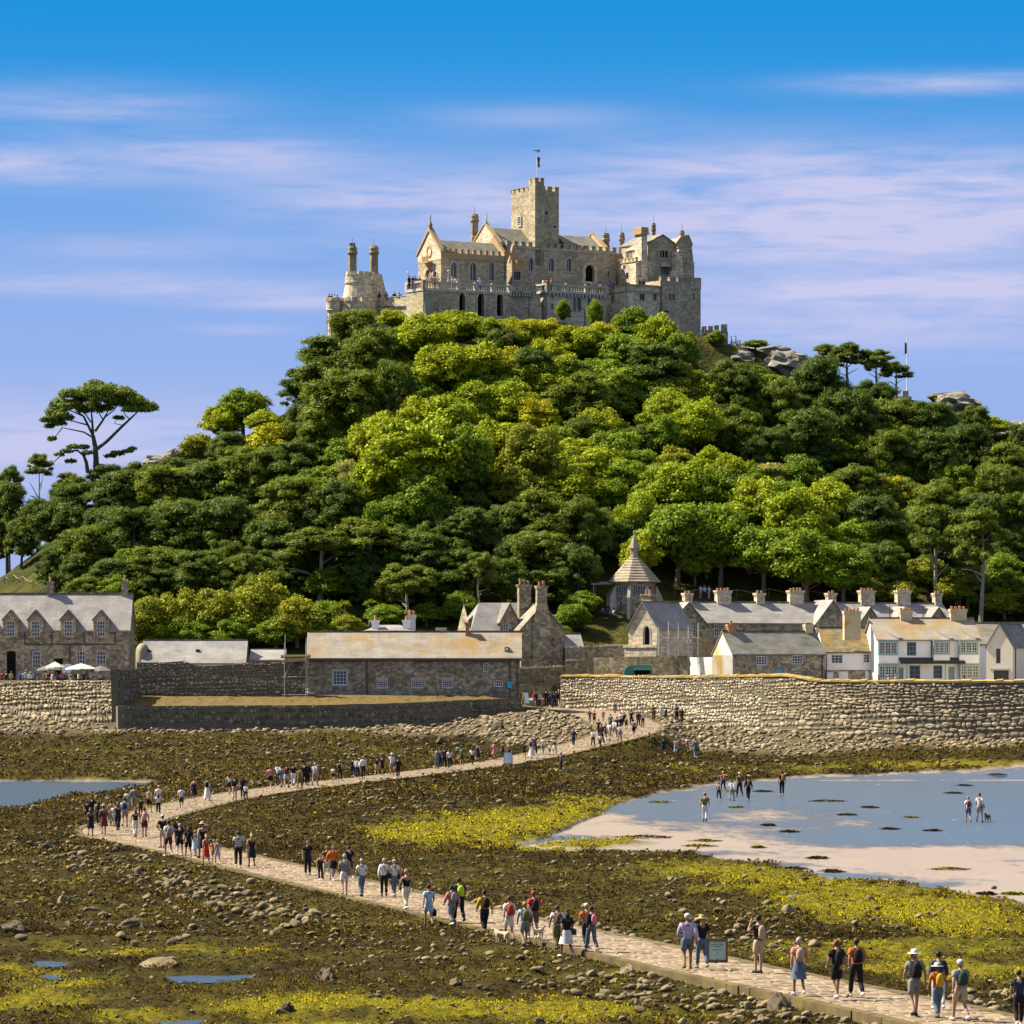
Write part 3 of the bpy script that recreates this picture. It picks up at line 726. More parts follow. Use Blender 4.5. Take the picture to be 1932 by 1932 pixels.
# ------------------------------------------------------------------ harbour walls of separate stones
def stone_wall(name, label, pts, mat, core, thick=1.2, hmin=.24, hmax=.5, wmin=.3, wmax=.9, proud=.10, vert=False, cop=None, seed=1, cell=None, nparts=300, batter=.06):
    """pts: (x, y, zbottom, ztop) along the seen face, left to right; core wall + stones laid in uneven courses"""
    r = random.Random(seed); root = empty(name, pts[0][:3], 0., label, 'wall')
    O = Vector(pts[0][:3]); P = [Vector((p[0], p[1], 0)) for p in pts]
    arc = [0.]
    for a, b in zip(P, P[1:]): arc.append(arc[-1] + (b - a).length)
    T = arc[-1]
    def at(u, z, d):
        u = min(max(u, 0), T); i = max(k for k in range(len(arc) - 1) if arc[k] <= u + 1e-9)
        f = (u - arc[i]) / (arc[i + 1] - arc[i]); c = P[i].lerp(P[i + 1], f); dr = (P[i + 1] - P[i]).normalized(); nrm = Vector((dr.y, -dr.x, 0))
        zt = pts[i][3] * (1 - f) + pts[i + 1][3] * f
        return Vector((c.x, c.y, z)) + nrm * (d + (zt - z) * batter) - O
    zb = lambda u: float(np.interp(u, arc, [p[2] for p in pts])); zt = lambda u: float(np.interp(u, arc, [p[3] for p in pts]))
    mb = MB(); n = max(2, int(T / 1.5)); vs = []; fs = []
    for i in range(n + 1):
        u = T * i / n
        for z, d in ((zb(u) - 1.2, 0), (zt(u) - .02, 0), (zt(u) - .02, -thick), (zb(u) - 1.2, -thick)): vs.append(at(u, z, d))
    for i in range(n):
        for k in range(4): fs.append((i * 4 + k, (i + 1) * 4 + k, (i + 1) * 4 + (k + 1) % 4, i * 4 + (k + 1) % 4))
    fs += [(0, 1, 2, 3), (n * 4 + 3, n * 4 + 2, n * 4 + 1, n * 4)]
    mb.add(vs, fs); mb.build('wall_core', core, root)
    st = []
    zlo = min(p[2] for p in pts) - .5; z = zlo; ztop = max(p[3] for p in pts)
    while z < ztop - .05:
        k = (z - zlo) / (ztop - zlo)
        h = r.uniform(hmin, hmax) * (1.35 - .6 * k); u = r.uniform(-.3, 0)
        while u < T:
            w = r.uniform(wmin, wmax) * (1.3 - .5 * k)
            if vert: w *= .55
            z0 = z + .16 * math.sin(u * .33 + z * 3) + r.uniform(-.08, .08)
            h1 = h * r.uniform(.7, 1.15)
            um = u + w / 2
            if zb(um) - .35 < z0 and z0 + h1 * .75 < zt(um) and u > -.05 and u + w < T + .1:
                h1 = min(h1, zt(um) - z0 - .02)
                st.append((u, z0, w, h1, r.uniform(.55, 1.35) if r.random() < .85 else r.uniform(1.2, 1.6), r.uniform(.6, 1.) * proud))
            u += w
        z += h
    st.sort(key=lambda q: -q[2] * q[3]); rest = MB()
    for k, (u, z0, w, h, t, p) in enumerate(st):
        g = .035; j = lambda a: r.uniform(-a, a)
        q_ = .30
        c4 = []
        for (fx, fz) in ((q_, 0), (1 - q_, 0), (1, q_), (1, 1 - q_), (1 - q_, 1), (q_, 1), (0, 1 - q_), (0, q_)):
            c4.append((u + g + (w - 2 * g) * fx + j(.045), z0 + g + (h - 2 * g) * fz + j(.045)))
        cu, cz = u + w / 2 + j(.04), z0 + h / 2 + j(.03); n8 = 8
        v = [at(a, b, -.03) for a, b in c4] + [at(cu + (a - cu) * .93, cz + (b - cz) * .93, p * .55) for a, b in c4] + [at(cu + (a - cu) * .55, cz + (b - cz) * .55, p + j(.02)) for a, b in c4]
        f = [tuple(range(16, 24))] + [(q, (q + 1) % 8, (q + 1) % 8 + 8, q + 8) for q in range(8)] + [(q + 8, (q + 1) % 8 + 8, (q + 1) % 8 + 16, q + 16) for q in range(8)]
        if k < nparts: MB().add(v, f, 0, t).build('wall_stone', mat, root)
        else: rest.add(v, f, 0, t)
    if rest.v: tagit(rest.build('wall_stones', mat, root), kind='stuff')
    if cop is not None:
        u = 0.; kmax = 0
        while u < T - .2:
            w = min(r.uniform(.7, 1.5), T - u); hh = r.uniform(.16, .26)
            a, b = at(u + .02, zt(u), .12), at(u + w - .02, zt(u + w), .12); c, d = at(u + w - .02, zt(u + w), -thick - .05), at(u + .02, zt(u), -thick - .05)
            up = Vector((0, 0, hh)); tl = Vector((0, 0, r.uniform(-.04, .05)))
            m1, m2 = (a + d) / 2 + up * 1.25, (b + c) / 2 + up * 1.25 + tl
            mb = MB().add([a, b, c, d, a + up * .7, b + up * .7 + tl, c + up * .7 + tl, d + up * .7, m1, m2], [(0, 1, 5, 4), (2, 3, 7, 6), (4, 5, 9, 8), (6, 7, 8, 9), (0, 4, 8, 7, 3), (1, 2, 6, 9, 5), (0, 3, 2, 1)], 0, r.uniform(.8, 1.2))
            mb.build('coping_stone', cop, root); u += w
    return root

def wp(px, Y, yb, yt): return (X_(px, Y), Y, Z_(yb, Y), Z_(yt, Y))
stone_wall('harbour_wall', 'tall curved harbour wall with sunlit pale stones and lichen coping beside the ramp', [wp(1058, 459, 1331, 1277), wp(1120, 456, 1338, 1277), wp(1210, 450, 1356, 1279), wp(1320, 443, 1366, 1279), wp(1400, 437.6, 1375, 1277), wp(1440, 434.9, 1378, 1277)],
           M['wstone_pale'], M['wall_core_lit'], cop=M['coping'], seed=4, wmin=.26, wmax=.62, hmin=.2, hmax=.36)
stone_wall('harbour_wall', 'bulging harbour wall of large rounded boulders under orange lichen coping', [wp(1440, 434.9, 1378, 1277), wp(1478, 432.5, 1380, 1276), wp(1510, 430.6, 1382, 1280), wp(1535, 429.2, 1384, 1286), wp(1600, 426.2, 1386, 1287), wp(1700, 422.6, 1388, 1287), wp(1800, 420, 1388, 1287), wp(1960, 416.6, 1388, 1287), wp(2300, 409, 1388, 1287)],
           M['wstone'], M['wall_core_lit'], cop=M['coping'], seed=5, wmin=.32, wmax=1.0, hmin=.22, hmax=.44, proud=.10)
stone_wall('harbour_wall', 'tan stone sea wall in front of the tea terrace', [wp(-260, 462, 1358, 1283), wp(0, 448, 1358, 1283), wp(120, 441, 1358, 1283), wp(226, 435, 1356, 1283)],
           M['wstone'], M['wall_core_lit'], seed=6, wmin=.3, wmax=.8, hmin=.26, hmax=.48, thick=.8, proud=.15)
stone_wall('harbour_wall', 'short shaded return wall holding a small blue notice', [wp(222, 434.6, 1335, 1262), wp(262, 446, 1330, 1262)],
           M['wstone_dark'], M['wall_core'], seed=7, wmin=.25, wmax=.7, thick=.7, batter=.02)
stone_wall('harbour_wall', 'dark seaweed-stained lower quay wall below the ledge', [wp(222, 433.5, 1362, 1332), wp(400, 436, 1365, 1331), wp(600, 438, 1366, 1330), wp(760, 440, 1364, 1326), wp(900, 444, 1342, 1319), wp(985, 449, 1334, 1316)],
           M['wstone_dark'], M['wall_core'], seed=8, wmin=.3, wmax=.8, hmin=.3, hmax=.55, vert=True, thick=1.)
stone_wall('yard_wall', 'grey rubble yard wall with broken top in front of the low slate roof', [wp(258, 447, 1318, 1249), wp(300, 447, 1318, 1250), wp(346, 447, 1318, 1247), wp(362, 447, 1318, 1256), wp(428, 447, 1318, 1256), wp(440, 447, 1318, 1250), wp(500, 447, 1318, 1250), wp(579, 447.2, 1318, 1247)],
           M['wstone'], M['wall_core'], seed=9, wmin=.22, wmax=.55, hmin=.18, hmax=.36, thick=.6, batter=.0)
# sloping lichen ledge between the yard wall / long building and the lower quay wall
mb = MB(); a = [(222, 433.8, 1333), (400, 436.4, 1332), (600, 438.4, 1331), (760, 440.4, 1327), (900, 444.4, 1320), (985, 449.4, 1317)]
b = [(262, 446.2, 1314), (400, 447.4, 1312), (600, 447.6, 1312), (760, 448, 1312), (900, 450.4, 1311), (985, 453, 1309)]
NL, ML = 160, 10; vs = []
for i in range(NL + 1):
    p = 222 + (985 - 222) * i / NL
    ya, ra = (float(np.interp(p, [q[0] for q in a], [q[k] for q in a])) for k in (1, 2)); yb, rb2 = (float(np.interp(p, [q[0] for q in b], [q[k] for q in b])) for k in (1, 2))
    for j in range(ML + 1):
        f = j / ML; Y = ya + (yb - ya) * f; z = Z_(ra, ya) * (1 - f) + Z_(rb2, yb) * f; x = X_(p, Y)
        vs.append((x, Y, z + .04 + float(fbm(np.array([x * 1.1]), np.array([Y * 1.1]), 3)[0] - .5) * .5 * math.sin(math.pi * min(max(f, .08), .95))))
mb.add(vs, [(i * (ML + 1) + j, (i + 1) * (ML + 1) + j, (i + 1) * (ML + 1) + j + 1, i * (ML + 1) + j + 1) for i in range(NL) for j in range(ML)])
tagit(mb.build('quay_ledge', M['ledge']), 'sloping ledge covered in orange lichen above the quay wall', 'ledge', kind='structure')

# quay behind the walls and the grassy hill of the island
mb = MB(); q1 = [(-300, 461, 7.6), (0, 449, 7.4), (222, 436, 7.3), (262, 447.5, 7.3), (579, 448.2, 7.0), (985, 463, 6.2), (1050, 464, 6.2), (1066, 460.5, 7.2), (1210, 451.5, 7.4), (1420, 438, 7.4), (1530, 431.2, 7.4), (1720, 423.6, 7.3), (1960, 418.2, 7.3), (2400, 409, 7.3)]
va = [(X_(p, Y), Y, z) for p, Y, z in q1]; vb = [(X_(p, Y), 474., 7.6) for p, Y, z in q1]; n = len(q1)
mb.add(va + vb, [(i, i + 1, i + n + 1, i + n) for i in range(n - 1)]); mb.add(va + [(x, y + .01, z - 4) for x, y, z in va], [(i, i + n, i + n + 1, i + 1) for i in range(n - 1)])
M['quay'] = mk('quay_paving', [(.202, .173, .130), (.274, .238, .180)], .8, .95, .01, 8.)
tagit(mb.build('quay', M['quay']), 'paved quay behind the harbour walls', 'quay', kind='structure')

_rid = [(-700, 1275), (-300, 1240), (0, 1085), (60, 1045), (200, 935), (270, 880), (330, 862), (400, 850), (480, 815), (560, 770), (620, 690), (700, 625), (780, 605), (1000, 602), (1300, 632), (1345, 652), (1420, 662), (1500, 690), (1600, 735), (1720, 748), (1800, 770), (1880, 815), (1932, 850), (2100, 960), (2400, 1120), (2900, 1265)]
def hill_z(X, Y):
    X = np.atleast_1d(np.asarray(X, float)); Y = np.atleast_1d(np.asarray(Y, float))
    px = CX + F * X / 558.
    zr = ZC - (np.interp(px, [p for p, q in _rid], [q for p, q in _rid]) - HY) * 558 / F
    t = np.clip((Y - 468) / 88., 0, 1); f = t ** 1.30
    b = np.clip((Y - 592) / 110., 0, 1); back = 1 - b * b * (3 - 2 * b)
    n = (fbm(X * .09, Y * .09, 4) - .5) * 3.2 * np.clip(t * 1.6, 0, 1) * np.clip(1.2 - np.abs(t - .5), 0, 1)
    return 7.6 + (zr - 7.6) * f * back + n * back - 6 * b
hx = np.linspace(-150, 170, 240); hy = np.concatenate([np.linspace(467, 600, 110), np.linspace(605, 720, 30)])
HX, HYg = np.meshgrid(hx, hy); hz = hill_z(HX.ravel(), HYg.ravel()); n_, m_ = HX.shape
ii = (np.arange(n_ - 1)[:, None] * m_ + np.arange(m_ - 1)[None, :]).ravel()
def hill_mat():
    t = NT('hillside')
    pos = t.node('ShaderNodeNewGeometry').outputs['Position']
    n1 = t.noise(pos, .25, 7., .65); n2 = t.noise(pos, 2.2, 5.)
    c = t.ramp(n1, [(.3, (.015, .019, .004)), (.48, (.034, .039, .006)), (.6, (.075, .071, .009)), (.75, (.112, .086, .022))])
    t.put(t.b.inputs['Base Color'], t.mix(t.math('MULTIPLY', n2, .6), c, (.022, .022, .006))); t.put(t.b.inputs['Roughness'], .95)
    t.put(t.b.inputs['Specular IOR Level'], .1)
    t.put(t.b.inputs['Normal'], t.node('ShaderNodeBump', {'Height': t.math('ADD', n1, n2), 'Strength': 1., 'Distance': .5}).outputs[0])
    return t.m
tagit(inst('hill', np_mesh('hill', np.stack([HX.ravel(), HYg.ravel(), hz], 1), np.stack([ii, ii + 1, ii + m_ + 1, ii + m_], 1), [hill_mat()], smooth=True)),
      'steep green hill of the island', 'hill', kind='structure')

def hillY(px, py):
    Ys = np.linspace(472, 590, 240); zs = hill_z((px - CX) * Ys / F, Ys); ys = HY + F * (ZC - zs) / Ys; k = int(np.argmax(ys <= py))
    if ys[k] > py: k = int(np.argmin(ys))
    return float(Ys[k]), float(zs[k])
# ------------------------------------------------------------------ buildings of the harbour village
def arch_pts(x0, z0, x1, z1, kind=None, n=6):
    """outline of an opening, counter-clockwise; kind: None square, 'a' low segmental head, 'r' round, 'g' pointed"""
    w = x1 - x0; c = (x0 + x1) / 2
    if kind is None: return [(x0, z0), (x1, z0), (x1, z1), (x0, z1)]
    if kind == 'a':
        rise = .16 * w
        return [(x0, z0), (x1, z0)] + [(c + w / 2 * math.cos(math.pi * k / n), z1 - rise + rise * math.sin(math.pi * k / n)) for k in range(n + 1)]
    if kind == 'r':
        return [(x0, z0), (x1, z0)] + [(c + w / 2 * math.cos(math.pi * k / n), z1 - w / 2 + w / 2 * math.sin(math.pi * k / n)) for k in range(n + 1)]
    rise = min(.95 * w, (z1 - z0) * .6); zs = z1 - rise; right = []
    for k in range(n + 1):
        t = k / n; right.append((x1 - w / 2 * (1 - math.cos(t * math.pi / 2)) * 1.0, zs + rise * math.sin(t * math.pi / 2) ** .85))
    left = [(2 * c - x, z) for x, z in right[:-1]][::-1]
    return [(x0, z0), (x1, z0)] + right + left

def opening_objs(parent, pts, to3, cols=2, rows=3, frame='frame_w', depth=.14, bar=.035, edge=.07, name='window', surround=None, dark=False, pane='glass'):
    """frame with glazing bars (the part) and its pane (the sub-part), set back in the reveal"""
    xs = [p[0] for p in pts]; zs = [p[1] for p in pts]; x0, x1, z0, z1 = min(xs), max(xs), min(zs), max(zs)
    cx, cz = (x0 + x1) / 2, (z0 + z1) / 2; mb = MB(); n = len(pts)
    sx = max(.2, 1 - 2 * edge / (x1 - x0)); sz = max(.2, 1 - 2 * edge / (z1 - z0))
    inn = [(cx + (x - cx) * sx, cz + (z - cz) * sz) for x, z in pts]
    A = [to3(x, z, depth - .05) for x, z in pts]; B = [to3(x, z, depth - .05) for x, z in inn]; Cc = [to3(x, z, depth) for x, z in inn]
    mb.add(A + B + Cc, [(i, (i + 1) % n, (i + 1) % n + n, i + n) for i in range(n)] + [(i + n, (i + 1) % n + n, (i + 1) % n + 2 * n, i + 2 * n) for i in range(n)])
    def top_at(x):
        best = z1
        for i in range(n):
            (a, b), (c, d) = pts[i], pts[(i + 1) % n]
            if abs(a - c) > 1e-6 and min(a, c) - 1e-6 <= x <= max(a, c) + 1e-6 and (b + d) / 2 > cz:
                best = b + (d - b) * (x - a) / (c - a)
        return best
    def strip(xa, za, xb, zb):
        mb.add([to3(xa, za, depth - .04), to3(xb, za, depth - .04), to3(xb, zb, depth - .04), to3(xa, zb, depth - .04), to3(xa, za, depth), to3(xb, za, depth), to3(xb, zb, depth), to3(xa, zb, depth)],
               [(0, 1, 2, 3), (1, 5, 6, 2), (4, 0, 3, 7), (3, 2, 6, 7), (0, 4, 5, 1)])
    for k in range(1, cols):
        x = x0 + (x1 - x0) * k / cols; strip(x - bar / 2, z0 + edge * .5, x + bar / 2, top_at(x) - edge * .5)
    for k in range(1, rows):
        z = z0 + (z1 - z0) * k / rows; strip(x0 + edge * .5, z - bar / 2, x1 - edge * .5, z + bar / 2)
    if surround:
        wd, smat, pr = surround
        ox = 1 + 2 * wd / (x1 - x0); oz = 1 + 2 * wd / (z1 - z0)
        out = [(cx + (x - cx) * ox, cz + (z - cz) * oz) for x, z in pts]
        A = [to3(x, z, -pr) for x, z in pts]; B = [to3(x, z, -pr) for x, z in out]; D = [to3(x, z, .02) for x, z in out]; E = [to3(x, z, .05) for x, z in pts]
        mb.add(A + B + D + E, [(i + n, (i + 1) % n + n, (i + 1) % n, i) for i in range(n)] + [(i + 2 * n, (i + 1) % n + 2 * n, (i + 1) % n + n, i + n) for i in range(n)] + [(i, (i + 1) % n, (i + 1) % n + 3 * n, i + 3 * n) for i in range(n)], 1)
    w = mb.build(name, [M[frame], M[surround[1]] if surround else M[frame]], parent)
    p = MB().add([to3(x, z, depth + .01) for x, z in pts], [tuple(range(n))])
    p.build('dark_opening' if dark else 'pane', M['void'] if dark else M[pane], w)
    return w

class House:
    """front-left corner at photo column xl and distance Y, turned by rot; photo pixels give the openings"""
    def __init__(s, name, label, xl, Y, yb, rot=0., cat='house', zb=None):
        s.Y = Y; s.r = rad(rot); s.c, s.s = math.cos(s.r), math.sin(s.r)
        s.X0 = X_(xl, Y); s.zb = Z_(yb, Y) if zb is None else zb
        s.root = empty(name, (s.X0, Y, s.zb), s.r, label, cat)
    def U(s, px, v=0.):
        a = (px - CX) / F
        return (a * (s.Y + v * s.c) - s.X0 + v * s.s) / (s.c - a * s.s)
    def V(s, px, u=0.):
        a = (px - CX) / F
        return (s.X0 + u * s.c - a * (s.Y + u * s.s)) / (s.s + a * s.c)
    def Zl(s, py, u=0., v=0.):
        return ZC - (py - HY) * (s.Y + u * s.s + v * s.c) / F - s.zb
    def front(s, v=0.): return lambda x, z, d: Vector((x, v + d, z))
    def left(s, u=0.): return lambda x, z, d: Vector((u + d, x * -1., z))          # x runs from -depth (back) to 0 (front corner)
    def right(s, u): return lambda x, z, d: Vector((u - d, x, z))
    def op(s, px0, py0, px1, py1, kind=None, v=0.):
        u0, u1 = s.U(px0, v), s.U(px1, v); um = (u0 + u1) / 2
        return arch_pts(u0, s.Zl(py1, um, v), u1, s.Zl(py0, um, v), kind)

def gable_house(H, Wd, D, ze, zr, wall, roof, fr_ops=(), axis='x', over=.18, ops_kw=None, left_ops=(), thick=.14, z0=-.5, uext=0., eave_drop=0., verge=None, name_wall='wall'):
    """walls with real openings and a pitched slab roof; fr_ops: (outline, kwargs) pairs"""
    mb = MB(); r = H.root
    fp = [o for o, k in fr_ops]; lp = [o for o, k in left_ops]
    if axis == 'x':
        mb.facade([(0, z0), (Wd, z0), (Wd, ze), (0, ze)], fp, H.front())
        mb.facade([(-D, z0), (0, z0), (0, ze), (-D / 2, zr - .03), (-D, ze)], lp, H.left())
        mb.facade([(0, z0), (D, z0), (D, ze), (D / 2, zr - .03), (0, ze)], [], H.right(Wd))
    else:
        mb.facade([(0, z0), (Wd, z0), (Wd, ze), (Wd / 2, zr - .03), (0, ze)], fp, H.front())
        mb.facade([(-D, z0), (0, z0), (0, ze), (-D, ze)], lp, H.left())
        mb.facade([(0, z0), (D, z0), (D, ze), (0, ze)], [], H.right(Wd))
    mb.facade([(0, z0), (Wd, z0), (Wd, ze), (0, ze)], [], lambda x, z, d: Vector((Wd - x, D - d, z)))
    if axis == 'y': mb.add([(0, D, ze), (Wd, D, ze), (Wd / 2, D, zr - .03)], [(0, 2, 1)])
    mb.build(name_wall, wall, r, uv=True)
    rb = MB(); k = (zr - ze) / ((D if axis == 'x' else Wd) / 2)
    eo = over * k
    if axis == 'x':
        a, b = -over, Wd + over
        for y0, y1, flip in ((-over, D / 2, False), (D + over, D / 2, True)):
            q = [(a, y0, ze - eo), (b, y0, ze - eo), (b, y1, zr), (a, y1, zr)]
            if flip: q = q[::-1]
            rb.ext([Vector(p) + Vector((0, 0, thick)) for p in q], (0, 0, -thick))
        rb.box(a, D / 2 - .14, zr + thick - .06, b, D / 2 + .14, zr + thick + .07, 1)
    else:
        a, b = -over, D + .05
        for x0, x1, flip in ((-over, Wd / 2, True), (Wd + over, Wd / 2, False)):
            q = [(x0, a, ze - eo), (x0, b, ze - eo), (x1, b, zr), (x1, a, zr)]
            if flip: q = q[::-1]
            rb.ext([Vector(p) + Vector((0, 0, thick)) for p in q], (0, 0, -thick))
        rb.box(Wd / 2 - .12, a, zr + thick - .06, Wd / 2 + .12, b, zr + thick + .06, 1)
    ro = rb.build('roof', [roof, M['rubble_dark']], r, uv=True)
    for o, kw in fr_ops: opening_objs(r, o, H.front(), **kw)
    for o, kw in left_ops: opening_objs(r, o, H.left(), **kw)
    return ro

def chimney(parent, u, v, z0, z1, w, d, mat, pots=0, cap=.12, potmat='pot', poth=.55):
    mb = MB(); mb.box(u - w / 2, v - d / 2, z0, u + w / 2, v + d / 2, z1 - .35)
    mb.box(u - w / 2 - .06, v - d / 2 - .06, z1 - .35, u + w / 2 + .06, v + d / 2 + .06, z1 - .18)
    mb.box(u - w / 2 - cap, v - d / 2 - cap, z1 - .18, u + w / 2 + cap, v + d / 2 + cap, z1)
    c = mb.build('chimney', mat, parent, uv=True)
    for k in range(pots):
        x = u + (k - (pots - 1) / 2) * min(.42, w / max(pots, 1)); h = poth * RN.uniform(.75, 1.1)
        MB().lathe([(.15, z1 - .02), (.13, z1 + h * .7), (.17, z1 + h * .75), (.14, z1 + h)], 8, x, v + RN.uniform(-.08, .08)).build('chimney_pot', M[potmat], c)
    return c

def pipe(parent, pts, rr_=.055, name='drainpipe', mat='iron'):
    return MB().tube(pts, rr_, 6).build(name, M[mat], parent)

W6 = dict(cols=2, rows=4); W12 = dict(cols=3, rows=4)
# --- tea house with four gabled dormers
H = House('tea_house', 'long two-storey granite tea house with four gabled dormers behind parasols', -90, 470, 1297, 0.)
Wd = H.U(243); ze = H.Zl(1188.5); zr = H.Zl(1122, 0, 3.6); ops = []
for a, b in ((62, 76.5), (147, 161), (185, 200)): ops.append((H.op(a * .985, 1228, b * .998, 1261, 'a'), dict(cols=3, rows=4, edge=.06)))
ops.append((H.op(-22, 1228, -8, 1261, 'a'), dict(cols=3, rows=4)))
ops.append((H.op(12.5, 1228, 30, 1288, 'a'), dict(cols=1, rows=1, frame='door_dark', name='door', dark=True)))
ops.append((H.op(102, 1242, 119, 1288), dict(cols=2, rows=1, frame='door_dark', name='door', dark=True)))
gable_house(H, Wd, 7.2, ze, zr, M['rubble'], M['slate'], ops)
for a in (20.5, -26, 67.5, 129, 191):           # dormers rise from the wall face
    u0, u1 = H.U(a - 14.5), H.U(a + 14.5); um = (u0 + u1) / 2; zs, zp = H.Zl(1169), H.Zl(1153)
    d = MB(); zl = H.Zl(1204); vd = -.26; hole = arch_pts(H.U(a - 7.8), H.Zl(1200.7), H.U(a + 7.8), H.Zl(1171.5))
    d.facade([(u0, zl), (u1, zl), (u1, zs), (um, zp), (u0, zs)], [hole], H.front(vd), .2)
    back = 3.0
    d.add([(u0, vd, zl), (u0, vd, zs), (u0, back, zs), (u0, back, zl)], [(0, 1, 2, 3)]); d.add([(u1, vd, zl), (u1, vd, zs), (u1, back, zs), (u1, back, zl)], [(3, 2, 1, 0)]); d.add([(u0, vd, zl), (u0, .02, zl), (u1, .02, zl), (u1, vd, zl)], [(0, 1, 2, 3)])
    dm = d.build('dormer', M['rubble'], H.root)
    rb = MB()
    for x0, s_ in ((u0 - .14, 1), (u1 + .14, -1)):
        q = [(x0, -.42, zs - .12), (um, -.42, zp + .05), (um, back + .2, zp + .05), (x0, back + .2, zs - .12)]
        if s_ > 0: q = q[::-1]
        rb.ext([Vector(p) + Vector((0, 0, .1)) for p in q], (0, 0, -.1))
    rb.build('dormer_roof', M['slate_dark'], dm, uv=True)
    opening_objs(dm, hole, H.front(vd), 3, 4, edge=.06)
for px in (95, 235.5): chimney(H.root, H.U(px, 3.6), 3.6, zr - .6, H.Zl(1097 if px < 200 else 1095, 0, 3.6), .62, .62, M['rubble'], 1)
z = H.Zl(1215.6); pipe(H.root, [(H.U(47), -.07, z), (H.U(217), -.07, z)])
for px in (47, 98, 159, 217): pipe(H.root, [(H.U(px), -.07, H.Zl(1189)), (H.U(px), -.07, z)])
pipe(H.root, [(H.U(131.5), -.07, z), (H.U(131.5), -.07, H.Zl(1290))])

# --- low slate sheds behind the yard wall
H = House('shed', 'low shed with long pale slate roof and rounded white gable', 268, 455, 1296)
ro = gable_house(H, H.U(462), 6.5, H.Zl(1252), H.Zl(1209.5, 0, 3.25), M['stained'], M['slate'], over=.12)
e = MB(); pr = [(0, 0), (.7, .0)]
zt = H.Zl(1213, 0, 3.25)
e.lathe([(1.0, -.3), (1.0, zt - 1.0), (.85, zt - .45), (.5, zt - .1), (.05, zt)], 14, -.15, 3.0, 0, 0, 1., .75, 2.6)
e.build('rounded_gable', M['old_render'], H.root, smooth=True)
for px, py in ((281, 1230), (373, 1229)):
    v = 1.7; MB().box(H.U(px, v) - .18, v - .25, H.Zl(py, 0, v) - .1, H.U(px, v) + .18, v + .2, H.Zl(py, 0, v) + .22).build('roof_vent', M['door_dark'], ro)
H = House('shed', 'small low slate roof beside the scaffold tower', 472, 457, 1296)
gable_house(H, H.U(536), 5.5, H.Zl(1246.5), H.Zl(1227, 0, 2.75), M['rubble_dark'], M['slate'], over=.1)

# --- long building with the lichen roof
H = House('quay_warehouse', 'long stone warehouse on the quay with pale roof patched in orange lichen', 581, 449, 1319, 0.)
Wd = H.U(981); ops = []
def P4(x, y): return 488.6 + x * .28098, 1031.4 + y * .28098
for (a, b, c, d, kw) in ((497, 833, 590, 928, dict(cols=4, rows=4, frame='frame_w', surround=(.16, 'dressed', .02))), (790, 903, 865, 950, dict(cols=5, rows=3)), (1022, 903, 1098, 950, dict(cols=5, rows=3)), (1228, 903, 1305, 950, dict(cols=5, rows=3)),
                         (1580, 898, 1638, 940, dict(cols=4, rows=2)), (1507, 782, 1540, 840, dict(cols=2, rows=3)), (285, 888, 302, 925, None)):
    if kw is None: continue
    p0, q0 = P4(a, b); p1, q1 = P4(c, d); ops.append((H.op(p0, q0, p1, q1), kw))
ze = H.Zl(1241); zr = H.Zl(1193.5, 0, 3.3)
ro = gable_house(H, Wd, 6.6, ze, zr, M['rubble'], M['slate_lichen'], ops, over=.2)
for a, b in ((785, 868), (1018, 1105), (1225, 1310)):
    p0, q0 = P4(a, 878); p1, q1 = P4(b, 900); MB().box(H.U(p0), -.04, H.Zl(q1), H.U(p1), .1, H.Zl(q0)).build('lintel', M['dressed'], H.root)
MB().box(-.1, -.3, ze - .32, Wd + .1, -.16, ze - .18).build('gutter', M['iron'], H.root)
for px in (692, 962, 976): pipe(H.root, [(H.U(px), -.1, ze - .25), (H.U(px), -.1, .1)])
pb = MB(); n = 18
for i in range(n):       # sagging stone band under the eaves at the right end
    a, b = H.U(790 + 170 * i / n), H.U(790 + 170 * (i + 1) / n); yy = 1247.5 - 5 * math.sin(math.pi * (i + .5) / n) ** .8 + 4
    pb.box(a, -.05, H.Zl(yy), b, .05, H.Zl(yy - 4))
pb.build('stone_band', M['rubble_dark'], H.root)
chimney(H.root, H.U(882, 2.9), 2.9, zr - 1.2, H.Zl(1174, 0, 2.9), .42, .42, M['brick'], 0)
v = 1.0; p0 = 957; MB().box(H.U(952, v), v - .4, H.Zl(1229, 0, v), H.U(960, v), v + .35, H.Zl(1220.5, 0, v)).build('skylight', M['frame_d'], ro)
MB().box(H.U(953.5, v), v - .42, H.Zl(1227.5, 0, v), H.U(958.5, v), v - .38, H.Zl(1222, 0, v)).build('skylight_pane', M['frame_w'], ro)
# bright cyan notice on its wall
sg = empty('wall_notice', (X_(961.5, 448.8), 448.8, Z_(1292, 448.8)), 0, 'bright cyan notice board on the warehouse wall', 'sign')
MB().box(-.25, 0, -.36, .25, .04, .36).build('board', M['board_cyan'], sg)
mb = MB()
for k, (w, z) in enumerate(((.11, .15), (.15, .05), (.08, -.02), (.16, -.20))): mb.box(-w, -.006, z - .025, w, .0, z + .02)
mb.lathe([(.07, 0), (.07, .001)], 10, 0, 0) if False else None
mb.build('lettering', M['ink_cyan'], sg)
sg = empty('wall_notice', (X_(232.5, 437.0), 436.7, Z_(1316.5, 437)), rad(52), 'small light blue notice on the shaded return wall', 'sign')
MB().box(-.3, -.10, -.22, .3, -.06, .22).build('board', M['board_blue'], sg)
MB().box(-.05, -.105, .02, .09, -.10, .16).box(-.16, -.105, -.1, .16, -.10, -.06).build('lettering', M['ink'], sg)

